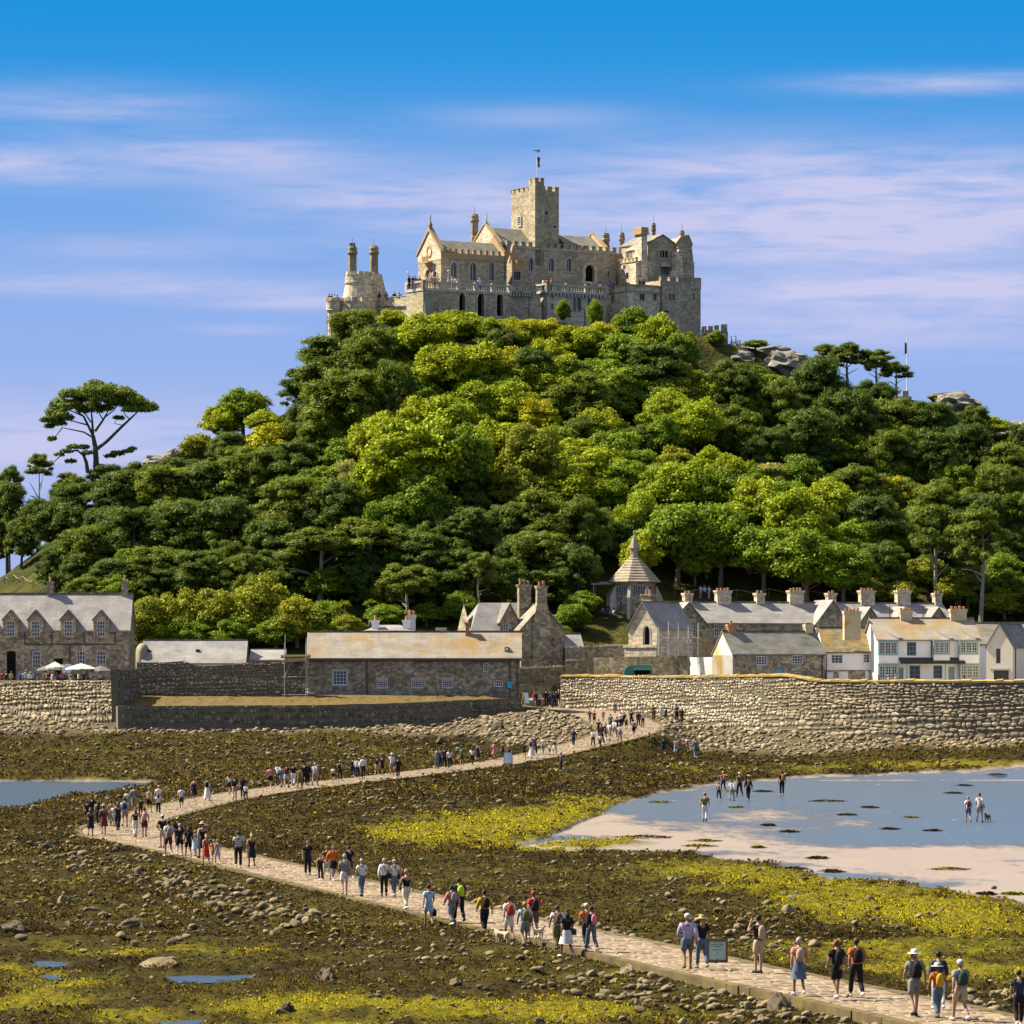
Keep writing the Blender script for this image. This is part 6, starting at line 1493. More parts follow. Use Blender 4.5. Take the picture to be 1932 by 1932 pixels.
# ------------------------------------------------------------------ trees: leaf-by-leaf crowns, tapered trunks and limbs
def leaf_mat(name, c1, c2, transl=.30):
    t = NT(name)
    rnd = t.node('ShaderNodeObjectInfo').outputs['Random']
    col = t.mix(rnd, c1, c2)
    a = t.node('ShaderNodeAttribute', attribute_name='tint').outputs['Fac']
    col = t.mix(1.0, col, t.node('ShaderNodeCombineColor', {0: a, 1: a, 2: t.math('MULTIPLY', a, .9)}).outputs[0], 'MULTIPLY')
    t.put(t.b.inputs['Base Color'], col); t.put(t.b.inputs['Roughness'], .6); t.put(t.b.inputs['Specular IOR Level'], .18)
    tr = t.node('ShaderNodeBsdfTranslucent', {'Color': t.mix(.45, col, (.14, .14, .007))}); ms = t.node('ShaderNodeMixShader', {'Fac': transl})
    t.l.new(t.b.outputs[0], ms.inputs[1]); t.l.new(tr.outputs[0], ms.inputs[2]); t.l.new(ms.outputs[0], t.n['Material Output'].inputs['Surface'])
    return t.m
LM = {'P': leaf_mat('pine_needles', (.0540, .1062, .0144), (.1008, .1485, .0180), .32), 'B': leaf_mat('bright_broadleaf', (.2430, .3105, .0108), (.3330, .3735, .0135), .42), 'M': leaf_mat('mid_green_broadleaf', (.1260, .2115, .0126), (.1890, .2700, .0153), .42),
      'Y': leaf_mat('yellow_green_broadleaf', (.3780, .3870, .0108), (.4500, .4230, .0126), .42), 'O': leaf_mat('olive_shrub_leaf', (.2115, .2385, .0180), (.2835, .2925, .0225), .40), 'G': leaf_mat('grey_green_foliage', (.2880, .2835, .0720), (.3420, .3150, .0900), .40),
      'T': leaf_mat('olive_pine_needles', (.0990, .1485, .0144), (.1530, .1935, .0180), .34)}  # lighter, yellower needle colour for some of the pines
rng = np.random.default_rng(21)
def leaves(lobes, n, a, b, up=.25, jit=.55, lo=-.45, spiky=0., shell=(.72, 1.06), tv=(.72, 1.28)):
    """n diamond leaves spread over the skins of the given lobes (cx,cy,cz,rx,ry,rz)"""
    L = np.asarray(lobes, float); w = (L[:, 3] * L[:, 5]) ** .9; li = rng.choice(len(L), n, p=w / w.sum())
    z = rng.uniform(lo, 1, n); ph = rng.uniform(0, 2 * np.pi, n); q = np.sqrt(1 - z * z); d = np.stack([q * np.cos(ph), q * np.sin(ph), z], 1)
    r = L[li, 3:6]; P = L[li, :3] + d * r * rng.uniform(shell[0], shell[1], n)[:, None]
    N = d / r; N /= np.linalg.norm(N, axis=1)[:, None]; N = N + rng.normal(0, jit, (n, 3)); N[:, 2] += up; N /= np.linalg.norm(N, axis=1)[:, None]
    if spiky:
        T = d * np.array([1, 1, .4]) + rng.normal(0, .35, (n, 3)); T[:, 2] += spiky
    else:
        T = rng.normal(0, 1, (n, 3)); T[:, 2] -= .5
    T -= N * (T * N).sum(1)[:, None]; T /= np.linalg.norm(T, axis=1)[:, None] + 1e-9; Bv = np.cross(N, T)
    sz = rng.uniform(.6, 1.35, n)[:, None]; A = T * a * sz; Bb = Bv * b * sz; fold = N * (.25 * b) * sz
    V = np.stack([P - A, P + Bb + fold, P + A, P - Bb + fold], 1).reshape(-1, 3); Fq = np.arange(4 * n).reshape(n, 4)
    lt = rng.uniform(.82, 1.2, len(L))[li]; return V, Fq, lt * rng.uniform(tv[0], tv[1], n)
def fib(n, lo, jit, rr=rng):
    out = []
    for k in range(n):
        z = lo + (1 - lo) * (k + .5) / n; a = k * 2.39996 + rr.uniform(-jit, jit); q = math.sqrt(max(0, 1 - z * z)); out.append((q * math.cos(a), q * math.sin(a), z + rr.uniform(-.08, .08)))
    return out
def limb(mb, p0, p1, r0, r1, n=4, wob=.25):
    pts = []; p0, p1 = Vector(p0), Vector(p1); L = (p1 - p0).length
    for i in range(n + 1):
        f = i / n; p = p0.lerp(p1, f); p.z += .12 * L * math.sin(math.pi * f) * .5
        if 0 < i < n: p += Vector((rng.uniform(-wob, wob), rng.uniform(-wob, wob), rng.uniform(-wob, wob) * .5))
        pts.append(p)
    mb.tube(pts, [r0 + (r1 - r0) * i / n for i in range(n + 1)], 5, cap=False)
HC = 7.0                       # crown centre height of the unit tree, radius about 5
def make_broad(kind, nl=70, n=10000):
    lob = []
    for x, y, z in fib(nl, -.5, .7):
        r = rng.uniform(.6, 1.35) if rng.random() < .7 else rng.uniform(1.2, 1.7); k = rng.uniform(.62, 1.16); lob.append((x * 5 * k * .80, y * 5 * k * .80, HC + z * 4.6 * k * .82, r, r, r * rng.uniform(.6, .95)))
    V, Fq, T = leaves(lob, n, .26, .15, jit=.7, shell=(.45, 1.25), tv=(.6, 1.45))
    core = [(0, 0, HC, 3.0, 3.0, 2.8)]; V2, F2, T2 = leaves(core, 800, .5, .36, lo=-1., shell=(.8, 1.05), tv=(.6, .8))
    me = np_mesh('crown', np.concatenate([V, V2]), np.concatenate([Fq, F2 + len(V)]), [LM[kind]], np.concatenate([T, T2]))
    tb = MB(); tb.tube([(0, 0, -4), (.1, 0, 0), (.05, .1, 2.5), (0, 0, HC - 1)], [.5, .42, .34, .2], 7)
    for k in range(6):
        q = lob[int(rng.integers(len(lob)))]; limb(tb, (0, 0, rng.uniform(2.5, 5.)), (q[0] * .85, q[1] * .85, q[2] - .4), .16, .05)
    return me, tb.mesh('trunk', M['bark'])
def make_pine(kind='P', nl=90, n=13000, bare=False):
    lob = []
    for k in range(nl):
        f = k / (nl - 1); zz = HC + (-3.6 + 7.6 * f) + rng.uniform(-.4, .4); R = 4.6 * math.sqrt(max(.06, 1 - ((f - .35) / .72) ** 2)); a = rng.uniform(0, 6.283); rr_ = R * math.sqrt(rng.uniform(.12, .95))
        r = rng.uniform(.5, 1.15) if rng.random() < .8 else rng.uniform(1., 1.6); lob.append((rr_ * math.cos(a), rr_ * math.sin(a), zz + rng.uniform(-.5, .5) + .10 * rr_, r, r * rng.uniform(.75, 1.1), r * rng.uniform(.55, .95)))
    for k in range(8): a = rng.uniform(0, 6.283); lob.append((1.5 * math.cos(a), 1.5 * math.sin(a), HC + rng.uniform(1.5, 4.4), .9, .9, .8))
    if bare: lob = [q for q in lob if q[2] > HC - 1.5]
    V, Fq, T = leaves(lob, n, .30, .065, up=.1, jit=.5, lo=-.5, spiky=.75, shell=(.5, 1.25), tv=(.5, 1.6))
    V2, F2, T2 = leaves([(q[0] * .9, q[1] * .9, q[2] - .1, q[3] * .8, q[4] * .8, q[5] * .5) for q in lob], 1500, .5, .34, up=.5, jit=.3, lo=-.6, tv=(.5, .75))
    me = np_mesh('crown', np.concatenate([V, V2]), np.concatenate([Fq, F2 + len(V)]), [LM[kind]], np.concatenate([T, T2]))
    tb = MB(); lx, ly = rng.uniform(-.8, .8, 2); tb.tube([(0, 0, -5), (0, 0, 0), (lx * .5, ly * .5, 3.5), (lx, ly, HC), (lx * .6, ly * .6, HC + 3)], [.42, .38, .30, .20, .07], 7)
    for q in lob[::6]: limb(tb, (lx * .7, ly * .7, max(1.5, q[2] - rng.uniform(.8, 2.2))), (q[0] * .9, q[1] * .9, q[2] - .15), .13, .04)
    return me, tb.mesh('trunk', M['bark_pale'] if bare else M['bark'])
VAR = {k: [make_broad(k) for _ in range(nv)] for k, nv in (('B', 7), ('M', 6), ('Y', 3), ('O', 4), ('G', 2))}
VAR['P'] = [make_pine('P') for _ in range(8)]
VAR['Q'] = [make_pine('T') for _ in range(5)]
VAR['T'] = [make_pine('T', 60, 9000, True) for _ in range(4)]
SP = {'B': ('broadleaf_tree', 'bright green leafy tree'), 'M': ('broadleaf_tree', 'mid green leafy tree'), 'Y': ('broadleaf_tree', 'yellow-green leafy tree'), 'O': ('shrub', 'rounded olive green shrub'), 'G': ('grey_leaved_tree', 'pale grey-green bushy tree'), 'P': ('pine_tree', 'dark layered pine'), 'Q': ('pine_tree', 'lighter olive-tinged pine'), 'T': ('pine_tree', 'tall pine with bare lower trunk')}
def where(px, py):
    if py > 1085:
        if px < 680: return 'behind the low sheds'
        if px < 960: return 'behind the long warehouse roof'
        if px < 1250: return 'beside the lawn near the dairy'
        return 'behind the back terrace roofs'
    if py < 720 and 600 < px < 1330:
        if px < 780: return 'below the castle drum tower'
        if px < 960: return 'below the chapel terrace arches'
        if px < 1140: return 'below the middle balustrade of the castle'
        return 'below the east tower of the castle'
    if px < 620:
        if py < 860: return 'on the skyline between drum tower and umbrella pine'
        return 'below the umbrella pine' if px < 300 else 'on the flank above the sheds'
    if px > 1330:
        if py < 780: return 'under the bare crags beside the east tower'
        if py < 900: return 'on the flank between crags and white houses'
        return 'above the white houses' if px > 1600 else 'above the back terrace chimneys'
    if py < 830: return 'high on the middle slope under the castle'
    if py < 930: return 'half way up the middle slope'
    return 'in the wood above the lodge' if px < 1130 else 'around the dairy spire'
tree_n = 0
def tree(px, py, rx, ry, kind, k=1.45, Yfix=None):
    global tree_n
    lk = kind
    if kind == 'P' and RN.random() < .4: lk = 'Q'
    Y, zb = hillY(px, py + ry * k)
    if Yfix: Y = Yfix; zb = float(hill_z(X_(px, Y), Y)[0])
    zc = Z_(py, Y); sx = rx * Y / F / 5.; sz = max((zc - zb) / HC, .25 * sx)
    crown, trunk = VAR[lk][tree_n % len(VAR[lk])]; tree_n += 1
    nm, lb = SP[lk]; lab = ('small ' if max(rx, ry) < 40 else 'large ' if max(rx, ry) > 62 else 'mid-sized ') + lb + ' ' + where(px, py)
    r = empty(nm, (X_(px, Y), Y, zb), RN.uniform(0, 6.283), lab, 'shrub' if kind == 'O' else 'tree', lab.replace('tree ', 'trees ').replace('pine ', 'pines ').replace('shrub ', 'shrubs '))
    # keep the crown's own height: squash only what the slope asks for
    zr_ = ry * Y / F / 4.6
    r.scale = (sx, sx, zr_)
    dz = zc - zb - HC * zr_
    t = inst('trunk', trunk, r); c = inst('crown', crown, r)
    c.location.z = dz / zr_; t.scale.z = max(.3, min((HC * zr_ + dz) / (HC * zr_), (HC + dz / zr_ + 2.) / (HC + 3)))
    return r
TR = [ # crown centre, half width, half height in photo pixels, kind
 (670, 628, 62, 42, 'P'), (632, 690, 92, 52, 'P'), (700, 680, 70, 56, 'P'), (580, 735, 62, 40, 'P'), (655, 765, 100, 60, 'P'), (740, 745, 48, 60, 'P'),
 (742, 604, 30, 18, 'B'), (800, 640, 62, 48, 'B'), (868, 622, 52, 36, 'B'), (930, 630, 40, 30, 'B'), (985, 632, 38, 32, 'Y'), (830, 700, 62, 50, 'B'), (905, 690, 55, 42, 'B'), (1030, 628, 36, 26, 'Y'), (1062, 588, 15, 24, 'M'), (1122, 596, 16, 30, 'M'), (1080, 650, 45, 34, 'B'), (1135, 640, 36, 34, 'Y'),
 (1195, 618, 46, 36, 'M'), (1240, 635, 42, 42, 'B'), (1285, 668, 36, 44, 'M'), (1180, 672, 55, 40, 'M'), (1235, 700, 70, 46, 'P'), (975, 690, 48, 36, 'Y'), (1005, 700, 52, 40, 'P'), (1060, 705, 44, 36, 'B'), (1110, 752, 72, 46, 'P'), (1175, 735, 50, 40, 'M'),
 (960, 762, 52, 40, 'B'), (890, 760, 50, 40, 'B'), (1015, 790, 44, 36, 'Y'), (795, 800, 66, 46, 'B'), (855, 800, 56, 50, 'B'), (720, 838, 60, 58, 'B'), (770, 880, 95, 85, 'B'), (860, 880, 70, 75, 'M'), (930, 850, 56, 56, 'B'), (662, 905, 26, 40, 'G'), (700, 930, 48, 50, 'B'), (800, 960, 60, 60, 'M'),
 (1000, 868, 60, 66, 'O'), (985, 930, 50, 44, 'O'), (1075, 862, 52, 34, 'B'), (1120, 885, 66, 40, 'B'), (1160, 850, 52, 40, 'M'), (1080, 925, 60, 40, 'B'), (1180, 905, 56, 36, 'M'), (1265, 775, 46, 40, 'B'), (1310, 810, 54, 52, 'B'), (1255, 830, 44, 40, 'M'),
 (1385, 735, 60, 50, 'P'), (1395, 815, 52, 46, 'P'), (1340, 745, 34, 34, 'B'), (1470, 770, 52, 50, 'P'), (1550, 740, 62, 60, 'P'), (1520, 830, 70, 56, 'P'), (1600, 800, 70, 60, 'P'), (1455, 850, 48, 42, 'P'), (1690, 800, 64, 44, 'P'), (1680, 870, 60, 52, 'P'), (1750, 800, 60, 40, 'P'), (1760, 870, 60, 50, 'P'), (1830, 850, 60, 46, 'P'), (1900, 890, 56, 50, 'P'), (1840, 800, 44, 30, 'P'), (1880, 930, 60, 50, 'P'), (1650, 755, 50, 34, 'P'), (1935, 850, 40, 50, 'P'),
 (1425, 900, 66, 26, 'G'), (1370, 890, 46, 30, 'B'), (1285, 925, 62, 54, 'B'), (1350, 930, 50, 50, 'M'), (1240, 905, 38, 30, 'O'), (1435, 960, 62, 52, 'B'), (1500, 985, 66, 60, 'B'), (1565, 950, 54, 46, 'B'), (1690, 935, 42, 36, 'Y'), (1620, 925, 70, 42, 'P'), (1650, 990, 66, 50, 'P'), (1520, 1065, 80, 56, 'M'), (1440, 1045, 64, 56, 'M'), (1590, 1080, 62, 52, 'M'),
 (1770, 965, 66, 50, 'P'), (1850, 985, 66, 50, 'P'), (1925, 990, 44, 54, 'P'), (1360, 1020, 62, 60, 'M'), (1280, 1010, 70, 66, 'M'), (1205, 985, 44, 50, 'B'), (1305, 1040, 30, 34, 'Y'), (1210, 1050, 40, 44, 'B'), (1660, 1070, 56, 44, 'P'), (1750, 1085, 46, 34, 'O'), (1810, 1110, 46, 30, 'O'), (1895, 1140, 44, 28, 'O'), (1700, 1120, 40, 22, 'O'), (1640, 1115, 36, 22, 'O'),
 (1025, 985, 84, 56, 'P'), (1100, 1000, 60, 56, 'P'), (960, 1000, 60, 46, 'P'), (880, 1005, 76, 44, 'P'), (1010, 1050, 72, 44, 'P'), (800, 1060, 70, 50, 'P'), (870, 1085, 60, 44, 'P'), (950, 1095, 50, 40, 'P'), (1090, 1075, 50, 46, 'P'), (820, 1020, 56, 36, 'P'), (740, 985, 50, 46, 'M'),
 (640, 960, 66, 50, 'P'), (550, 960, 76, 56, 'P'), (480, 900, 72, 50, 'P'), (560, 880, 56, 44, 'P'), (520, 838, 54, 36, 'Y'), (590, 830, 40, 38, 'P'), (458, 775, 52, 40, 'M'), (420, 800, 44, 34, 'B'), (375, 848, 40, 28, 'O'), (430, 850, 44, 34, 'P'), (500, 800, 36, 26, 'B'),
 (400, 920, 66, 46, 'P'), (310, 930, 70, 46, 'P'), (230, 935, 66, 46, 'P'), (150, 960, 62, 48, 'P'), (90, 990, 56, 48, 'P'), (340, 1000, 72, 52, 'P'), (250, 1010, 72, 50, 'P'), (170, 1040, 66, 46, 'P'), (430, 1000, 72, 56, 'P'), (510, 1030, 62, 46, 'P'), (290, 1075, 66, 40, 'P'), (380, 1085, 66, 44, 'P'), (470, 1090, 60, 40, 'P'), (110, 1060, 50, 36, 'P'), (215, 1090, 56, 34, 'P'), (740, 1040, 56, 40, 'P'),
 (14, 965, 44, 50, 'P'), (-14, 1010, 44, 46, 'P'), (40, 1015, 36, 40, 'P'), (70, 985, 34, 40, 'P'), (270, 905, 50, 30, 'P'), (340, 900, 50, 34, 'P'), (200, 905, 44, 28, 'P'), (130, 925, 40, 32, 'P'), (285, 1175, 50, 46, 'O'), (345, 1165, 48, 50, 'O'), (405, 1165, 48, 52, 'O'), (490, 1150, 66, 62, 'O'), (560, 1175, 50, 46, 'O'), (262, 1195, 24, 24, 'M'), (315, 1192, 40, 30, 'M'), (375, 1195, 40, 30, 'M'), (440, 1195, 44, 32, 'M'), (520, 1198, 44, 30, 'M'), (590, 1190, 30, 28, 'M'), (620, 1165, 36, 30, 'M'), (650, 1185, 34, 24, 'O'), (730, 1165, 40, 24, 'M'), (805, 1160, 36, 22, 'M'), (870, 1150, 36, 30, 'M'), (1080, 1165, 34, 28, 'M'), (1100, 1140, 34, 24, 'M'), (1060, 1200, 22, 18, 'M'),
]
for q in TR: tree(*q, k=1.05 if q[1] > 1120 else 1.45)
for q in ((605, 1045, 92, 42, 'T'), (690, 1030, 92, 44, 'T'), (1765, 1015, 66, 60, 'T'), (1850, 1030, 62, 66, 'T'), (770, 1105, 60, 36, 'T'), (1600, 680, 46, 30, 'T'), (1560, 672, 34, 22, 'T'), (1655, 690, 40, 28, 'T'), (1690, 705, 34, 20, 'T'), (18, 925, 34, 40, 'T'), (75, 885, 30, 28, 'T'), (905, 1085, 40, 40, 'T')):
    tree(*q, k=2.3)
# understorey that closes the wood
def keep_clear(px, py, rx, ry):
    if 1085 < px < 1285 and py + ry > 1075 and py > 1000: return False       # dairy and lawn
    if px < 105 and py + ry > 1070: return False                            # grassy mound
    if 1255 < px < 1790 and py + ry > 1110: return False                    # lawn behind the terrace
    if 860 < px < 925 and py > 1010: return False                           # path up the slope
    return True
for gy in range(670, 1130, 40):
    for gx in range(-294, 2290, 66):
        px = gx + RN.uniform(-26, 26); py = gy + RN.uniform(-16, 16)
        rid = float(np.interp(px, [a for a, b in _rid], [b for a, b in _rid]))
        if py < rid + 34 or (1320 < px < 1540 and py < 735) or (1780 < px < 1990 and py < 860): continue
        if px < 620: kd = 'P' if RN.random() < .85 else 'M'
        elif py < 930 and px < 1340: kd = RN.choice('BBMMMOP')
        elif px > 1330 and py < 890: kd = RN.choice('PPPPM')
        elif px > 1640 or px < 1120: kd = RN.choice('PPPPM')
        else: kd = RN.choice('MMMMPB')
        rx, ry = RN.uniform(36, 54), RN.uniform(28, 40)
        if keep_clear(px, py, rx, ry): tree(px, py, rx, ry, kd, k=1.25)

# the lone umbrella pine against the sky
Yu = 556.; sU = Yu / F
def up_(zx, zy, dy=0.): return Vector(((zx * .28098 - 181) * sU, dy, -(678.6 + zy * .28098 - 876) * sU))
ur = empty('umbrella_pine', (X_(181, Yu), Yu, Z_(876, Yu)), 0, 'lone umbrella pine with spreading limbs and flat crown against the sky', 'tree')
tb = MB(); tb.tube([up_(645, 760), up_(645, 670), up_(640, 590), up_(625, 510)], [.46, .38, .34, .25], 8)
tb.tube([up_(650, 600), up_(720, 545, .2), up_(800, 465, .3), up_(870, 400, .2), up_(930, 345)], [.25, .21, .18, .14, .07], 7)
LIMB = [((625, 510), (560, 380), (500, 335), .2), ((625, 510), (590, 440), (470, 410), .16), ((620, 520), (560, 485), (420, 455), .14), ((420, 455), (380, 500), (340, 545), .08), ((625, 500), (620, 420), (610, 300), .18), ((640, 480), (690, 400), (730, 320), .17), ((700, 390), (760, 340), (800, 290), .1), ((610, 420), (560, 340), (540, 280), .1), ((690, 400), (660, 350), (680, 270), .09), ((870, 400), (840, 370), (820, 310), .08), ((560, 380), (470, 340), (400, 330), .1), ((820, 440), (770, 430), (800, 395), .06)]
for a, b, c, r in LIMB:
    dy = rng.uniform(-1.6, 1.6); tb.tube([up_(*a), up_(*b, dy * .5), up_(*c, dy)], [r, r * .75, r * .35], 6)
tb.build('trunk', M['bark'], ur)
lob = []
for (x, y, r) in ((470, 230, 70), (560, 200, 75), (650, 185, 75), (740, 195, 75), (830, 220, 70), (920, 260, 65), (990, 300, 52), (400, 290, 70), (350, 350, 60), (330, 400, 45), (480, 300, 80), (580, 260, 80), (680, 250, 80), (780, 265, 80), (880, 310, 65), (430, 370, 60), (340, 450, 30), (350, 535, 26), (810, 395, 28), (395, 420, 45), (620, 310, 55), (720, 320, 45), (540, 330, 45), (960, 330, 40)):
    for k in range(3):
        dy = rng.uniform(-3.6, 3.6) * (1 if r > 50 else .3); p = up_(x + rng.uniform(-25, 25), y + rng.uniform(-12, 12) + abs(dy) * 8, dy); rm = r * .28098 * sU; lob.append((p.x, p.y, p.z, rm, rm, rm * .58))
V, Fq, T = leaves(lob, 20000, .28, .085, up=.1, jit=.5, lo=-.3, spiky=.7, shell=(.5, 1.05), tv=(.6, 1.4))
inst('crown', np_mesh('crown', V, Fq, [LM['T']], T), ur)
# small leaning pine beside it
u2 = empty('leaning_pine', (X_(165, 553), 553, Z_(885, 553)), 0, 'small crooked pine leaning beside the umbrella pine', 'tree')
tb = MB(); o2 = up_(580, 740)
def q_(zx, zy, dy=0.): return up_(zx, zy, dy) - up_(588, 735)
tb.tube([q_(590, 760), q_(580, 690), q_(565, 650), q_(585, 610)], [.28, .24, .2, .12], 6); tb.tube([q_(570, 650), q_(520, 610), q_(440, 620), q_(360, 690)], [.16, .13, .1, .05], 6); tb.build('trunk', M['bark'], u2)
lob = [(q.x, rng.uniform(-1, 1), q.z, r * .28098 * sU, r * .28098 * sU, r * .28098 * sU * .4) for q, r in [(q_(x, y), r) for x, y, r in ((500, 590, 50), (560, 590, 45), (450, 620, 45), (590, 630, 40), (480, 685, 40), (400, 640, 35), (860, 620, 40), (790, 635, 50), (740, 650, 40), (890, 600, 30))]]
V, Fq, T = leaves(lob, 2600, .26, .075, up=.1, jit=.5, lo=-.3, spiky=.7, shell=(.5, 1.05), tv=(.6, 1.4)); inst('crown', np_mesh('crown', V, Fq, [LM['P']], T), u2)

# palms (cordylines) by the warehouse
for k, (px, py, h) in enumerate(((697, 1138, 2.4), (704, 1150, 1.8), (716, 1146, 2.2), (650, 1140, 2.6))):
    Y, zb = hillY(px, 1185); zc = Z_(py, Y); r = empty('cordyline_palm', (X_(px, Y), Y, zb), 0, 'spiky cabbage palm rising behind the warehouse roof', 'palm', 'cabbage palms behind the warehouse')
    MB().tube([(0, 0, -.5), (.1, 0, (zc - zb) * .5), (0, 0, zc - zb)], [.12, .1, .08], 6).build('trunk', M['bark_pale'], r)
    cb = MB()
    for j in range(34):
        a = rng.uniform(0, 6.283); e = rng.uniform(-.3, 1.2); d = Vector((math.cos(a) * math.cos(e), math.sin(a) * math.cos(e), math.sin(e))); s = d.cross(Vector((0, 0, 1))).normalized() * .04; c0 = Vector((0, 0, zc - zb)); L = rng.uniform(.7, 1.0)
        cb.add([c0 - s, c0 + s, c0 + d * L * .6 + s * 1.2 + Vector((0, 0, .0)), c0 + d * L - Vector((0, 0, .25)), c0 + d * L * .6 - s * 1.2], [(0, 1, 2, 3, 4)], 0, rng.uniform(.7, 1.2))
    cb.build('leaf_rosette', LM['B'], r)

# bare granite showing through on the flanks
def rock(px, py, rx, ry, Y, label, seed, name='rock_outcrop', mat='rock'):
    r = np.random.default_rng(seed); bm = bmesh.new(); bmesh.ops.create_icosphere(bm, subdivisions=3, radius=1.)
    for v in bm.verts:
        c = v.co; n = math.floor(c.x * 3 + seed) * .07 % .2 + .16 * math.sin(c.x * 5 + seed) * math.cos(c.z * 7 + seed * 2) + .10 * math.sin(c.y * 9 + c.z * 11 + seed); k = 1 + n; v.co = Vector((c.x * k, c.y * k, (math.floor(c.z * 4 + .5) / 4 * .5 + c.z * .5) * k))
    me = bpy.data.meshes.new(name); bm.to_mesh(me); bm.free(); me.materials.append(M[mat])
    o = inst(name, me, None, (X_(px, Y), Y, Z_(py, Y))); o.scale = (rx * Y / F, min(rx, 2.2 * ry) * Y / F, ry * Y / F); o.rotation_euler = (0, rad(r.uniform(-8, 14)), rad(r.uniform(-20, 20)))
    tagit(o, label, 'rock')
rock(1352, 660, 26, 26, 557, 'grey cliff face under the battlemented wall', 1); rock(1392, 684, 34, 20, 555, 'pale ledge of granite among dark scrub', 2); rock(1440, 666, 44, 12, 560, 'long grassy rock shoulder beyond the battlement wall', 3); rock(1480, 692, 38, 24, 555, 'square-cut grey crag below the grassy rock shoulder', 4); rock(1500, 674, 28, 9, 557, 'flat slab on top of the square-cut crag', 9)
rock(1810, 765, 38, 22, 566, 'grey crag below a mossy hump on the skyline', 5); rock(1780, 752, 28, 10, 575, 'mossy hump on the skyline beyond the flagpole', 6, mat='ledge'); rock(1920, 825, 30, 30, 560, 'smooth pale boulder on the falling skyline beyond the crags', 7); rock(300, 873, 26, 14, 572, 'pale broken rocks on the skyline by the umbrella pine', 8); rock(325, 862, 14, 14, 574, 'upright rock above pale broken rocks near the umbrella pine', 12)
for k, (px, py, rx, ry) in enumerate(((1420, 700, 26, 13), (1365, 712, 26, 16), (1440, 722, 44, 16), (1865, 806, 44, 18), (1915, 832, 36, 18), (1350, 640, 20, 14), (1425, 650, 26, 9))): tree(px, py, rx, ry, 'M' if k < 3 or k > 4 else 'B', k=1.0)
# ------------------------------------------------------------------ people: shared body and clothing meshes, one figure each
def skin_mesh(name, V, E, Rr, sub=1, root=0):
    me = bpy.data.meshes.new(name + '_cage'); me.from_pydata(V, E, []); ob = bpy.data.objects.new(name + '_cage', me); COL.objects.link(ob)
    ob.modifiers.new('skin', 'SKIN').use_smooth_shade = True
    for i, r in enumerate(Rr):
        d = me.skin_vertices[0].data[i]; d.radius = r if isinstance(r, tuple) else (r, r); d.use_root = (i == root)
    sb = ob.modifiers.new('sub', 'SUBSURF'); sb.levels = sub; sb.render_levels = sub
    dg = bpy.context.evaluated_depsgraph_get(); dg.update()
    out = bpy.data.meshes.new_from_object(ob.evaluated_get(dg)); out.name = name
    bpy.data.objects.remove(ob); bpy.data.meshes.remove(me)
    return out
def joined(name, meshes, mbs=()):
    bm = bmesh.new()
    for m in meshes: bm.from_mesh(m)
    for mb in mbs:
        m = mb.mesh('tmp', []); bm.from_mesh(m); bpy.data.meshes.remove(m)
    out = bpy.data.meshes.new(name); bm.to_mesh(out); bm.free(); out.polygons.foreach_set('use_smooth', [True] * len(out.polygons)); return out

def joints(pose):
    """joint positions of a 1.72 m figure that faces +Y"""
    J = {'pel': (0, 0, .93), 'spi': (0, -.01, 1.10), 'che': (0, .0, 1.30), 'nek': (0, .01, 1.45), 'hed': (0, .03, 1.54)}
    for s, n in ((-1, 'l'), (1, 'r')):
        J['hip' + n] = (.095 * s, 0, .88); J['sho' + n] = (.175 * s, .0, 1.385)
    def leg(n, s, kf, af, ah, ky=.48): J['kne' + n] = (.10 * s, kf, ky); J['ank' + n] = (.10 * s, af, ah); J['toe' + n] = (.115 * s, af + .17, max(.03, ah - .07))
    def arm(n, s, e, w): J['elb' + n] = (e[0] * s, e[1], e[2]); J['wri' + n] = (w[0] * s, w[1], w[2])
    if pose in ('wa', 'wb'):
        a, b = (('l', -1), ('r', 1)) if pose == 'wa' else (('r', 1), ('l', -1))
        leg(a[0], a[1], .17, .24, .085, .50); leg(b[0], b[1], -.03, -.30, .15, .47)
        arm(a[0], a[1], (.24, -.13, 1.13), (.25, -.12, .90)); arm(b[0], b[1], (.24, .06, 1.12), (.22, .22, .95))
    else:
        leg('l', -1, .02, .0, .085); leg('r', 1, .03, .04, .085)
        if pose == 'st': arm('l', -1, (.25, -.04, 1.12), (.24, .06, .88)); arm('r', 1, (.25, -.03, 1.12), (.25, .05, .88))
        if pose == 'ph': arm('l', -1, (.26, .20, 1.24), (.10, .30, 1.50)); arm('r', 1, (.26, .20, 1.24), (.10, .30, 1.50))
        if pose == 'ak': arm('l', -1, (.38, -.06, 1.16), (.20, .05, .98)); arm('r', 1, (.38, -.06, 1.16), (.20, .05, .98))
        if pose == 'si':
            J = {k: (v[0], v[1], v[2] - .46) for k, v in J.items()}
            for s, n in ((-1, 'l'), (1, 'r')): J['kne' + n] = (.13 * s, .40, .48); J['ank' + n] = (.12 * s, .42, .085); J['toe' + n] = (.13 * s, .58, .03); J['elb' + n] = (.24 * s, .10, .70); J['wri' + n] = (.14 * s, .32, .62)
    return J
RAD = {'pel': (.145, .105), 'spi': (.125, .09), 'che': (.15, .10), 'nek': .058, 'hed': .06, 'hip': .092, 'sho': .068, 'kne': .056, 'ank': .038, 'toe': .032, 'elb': .042, 'wri': .028}
def radv(k): return RAD[k] if k in RAD else RAD[k[:3]]
def lerp(a, b, t): return tuple(x + (y - x) * t for x, y in zip(a, b))
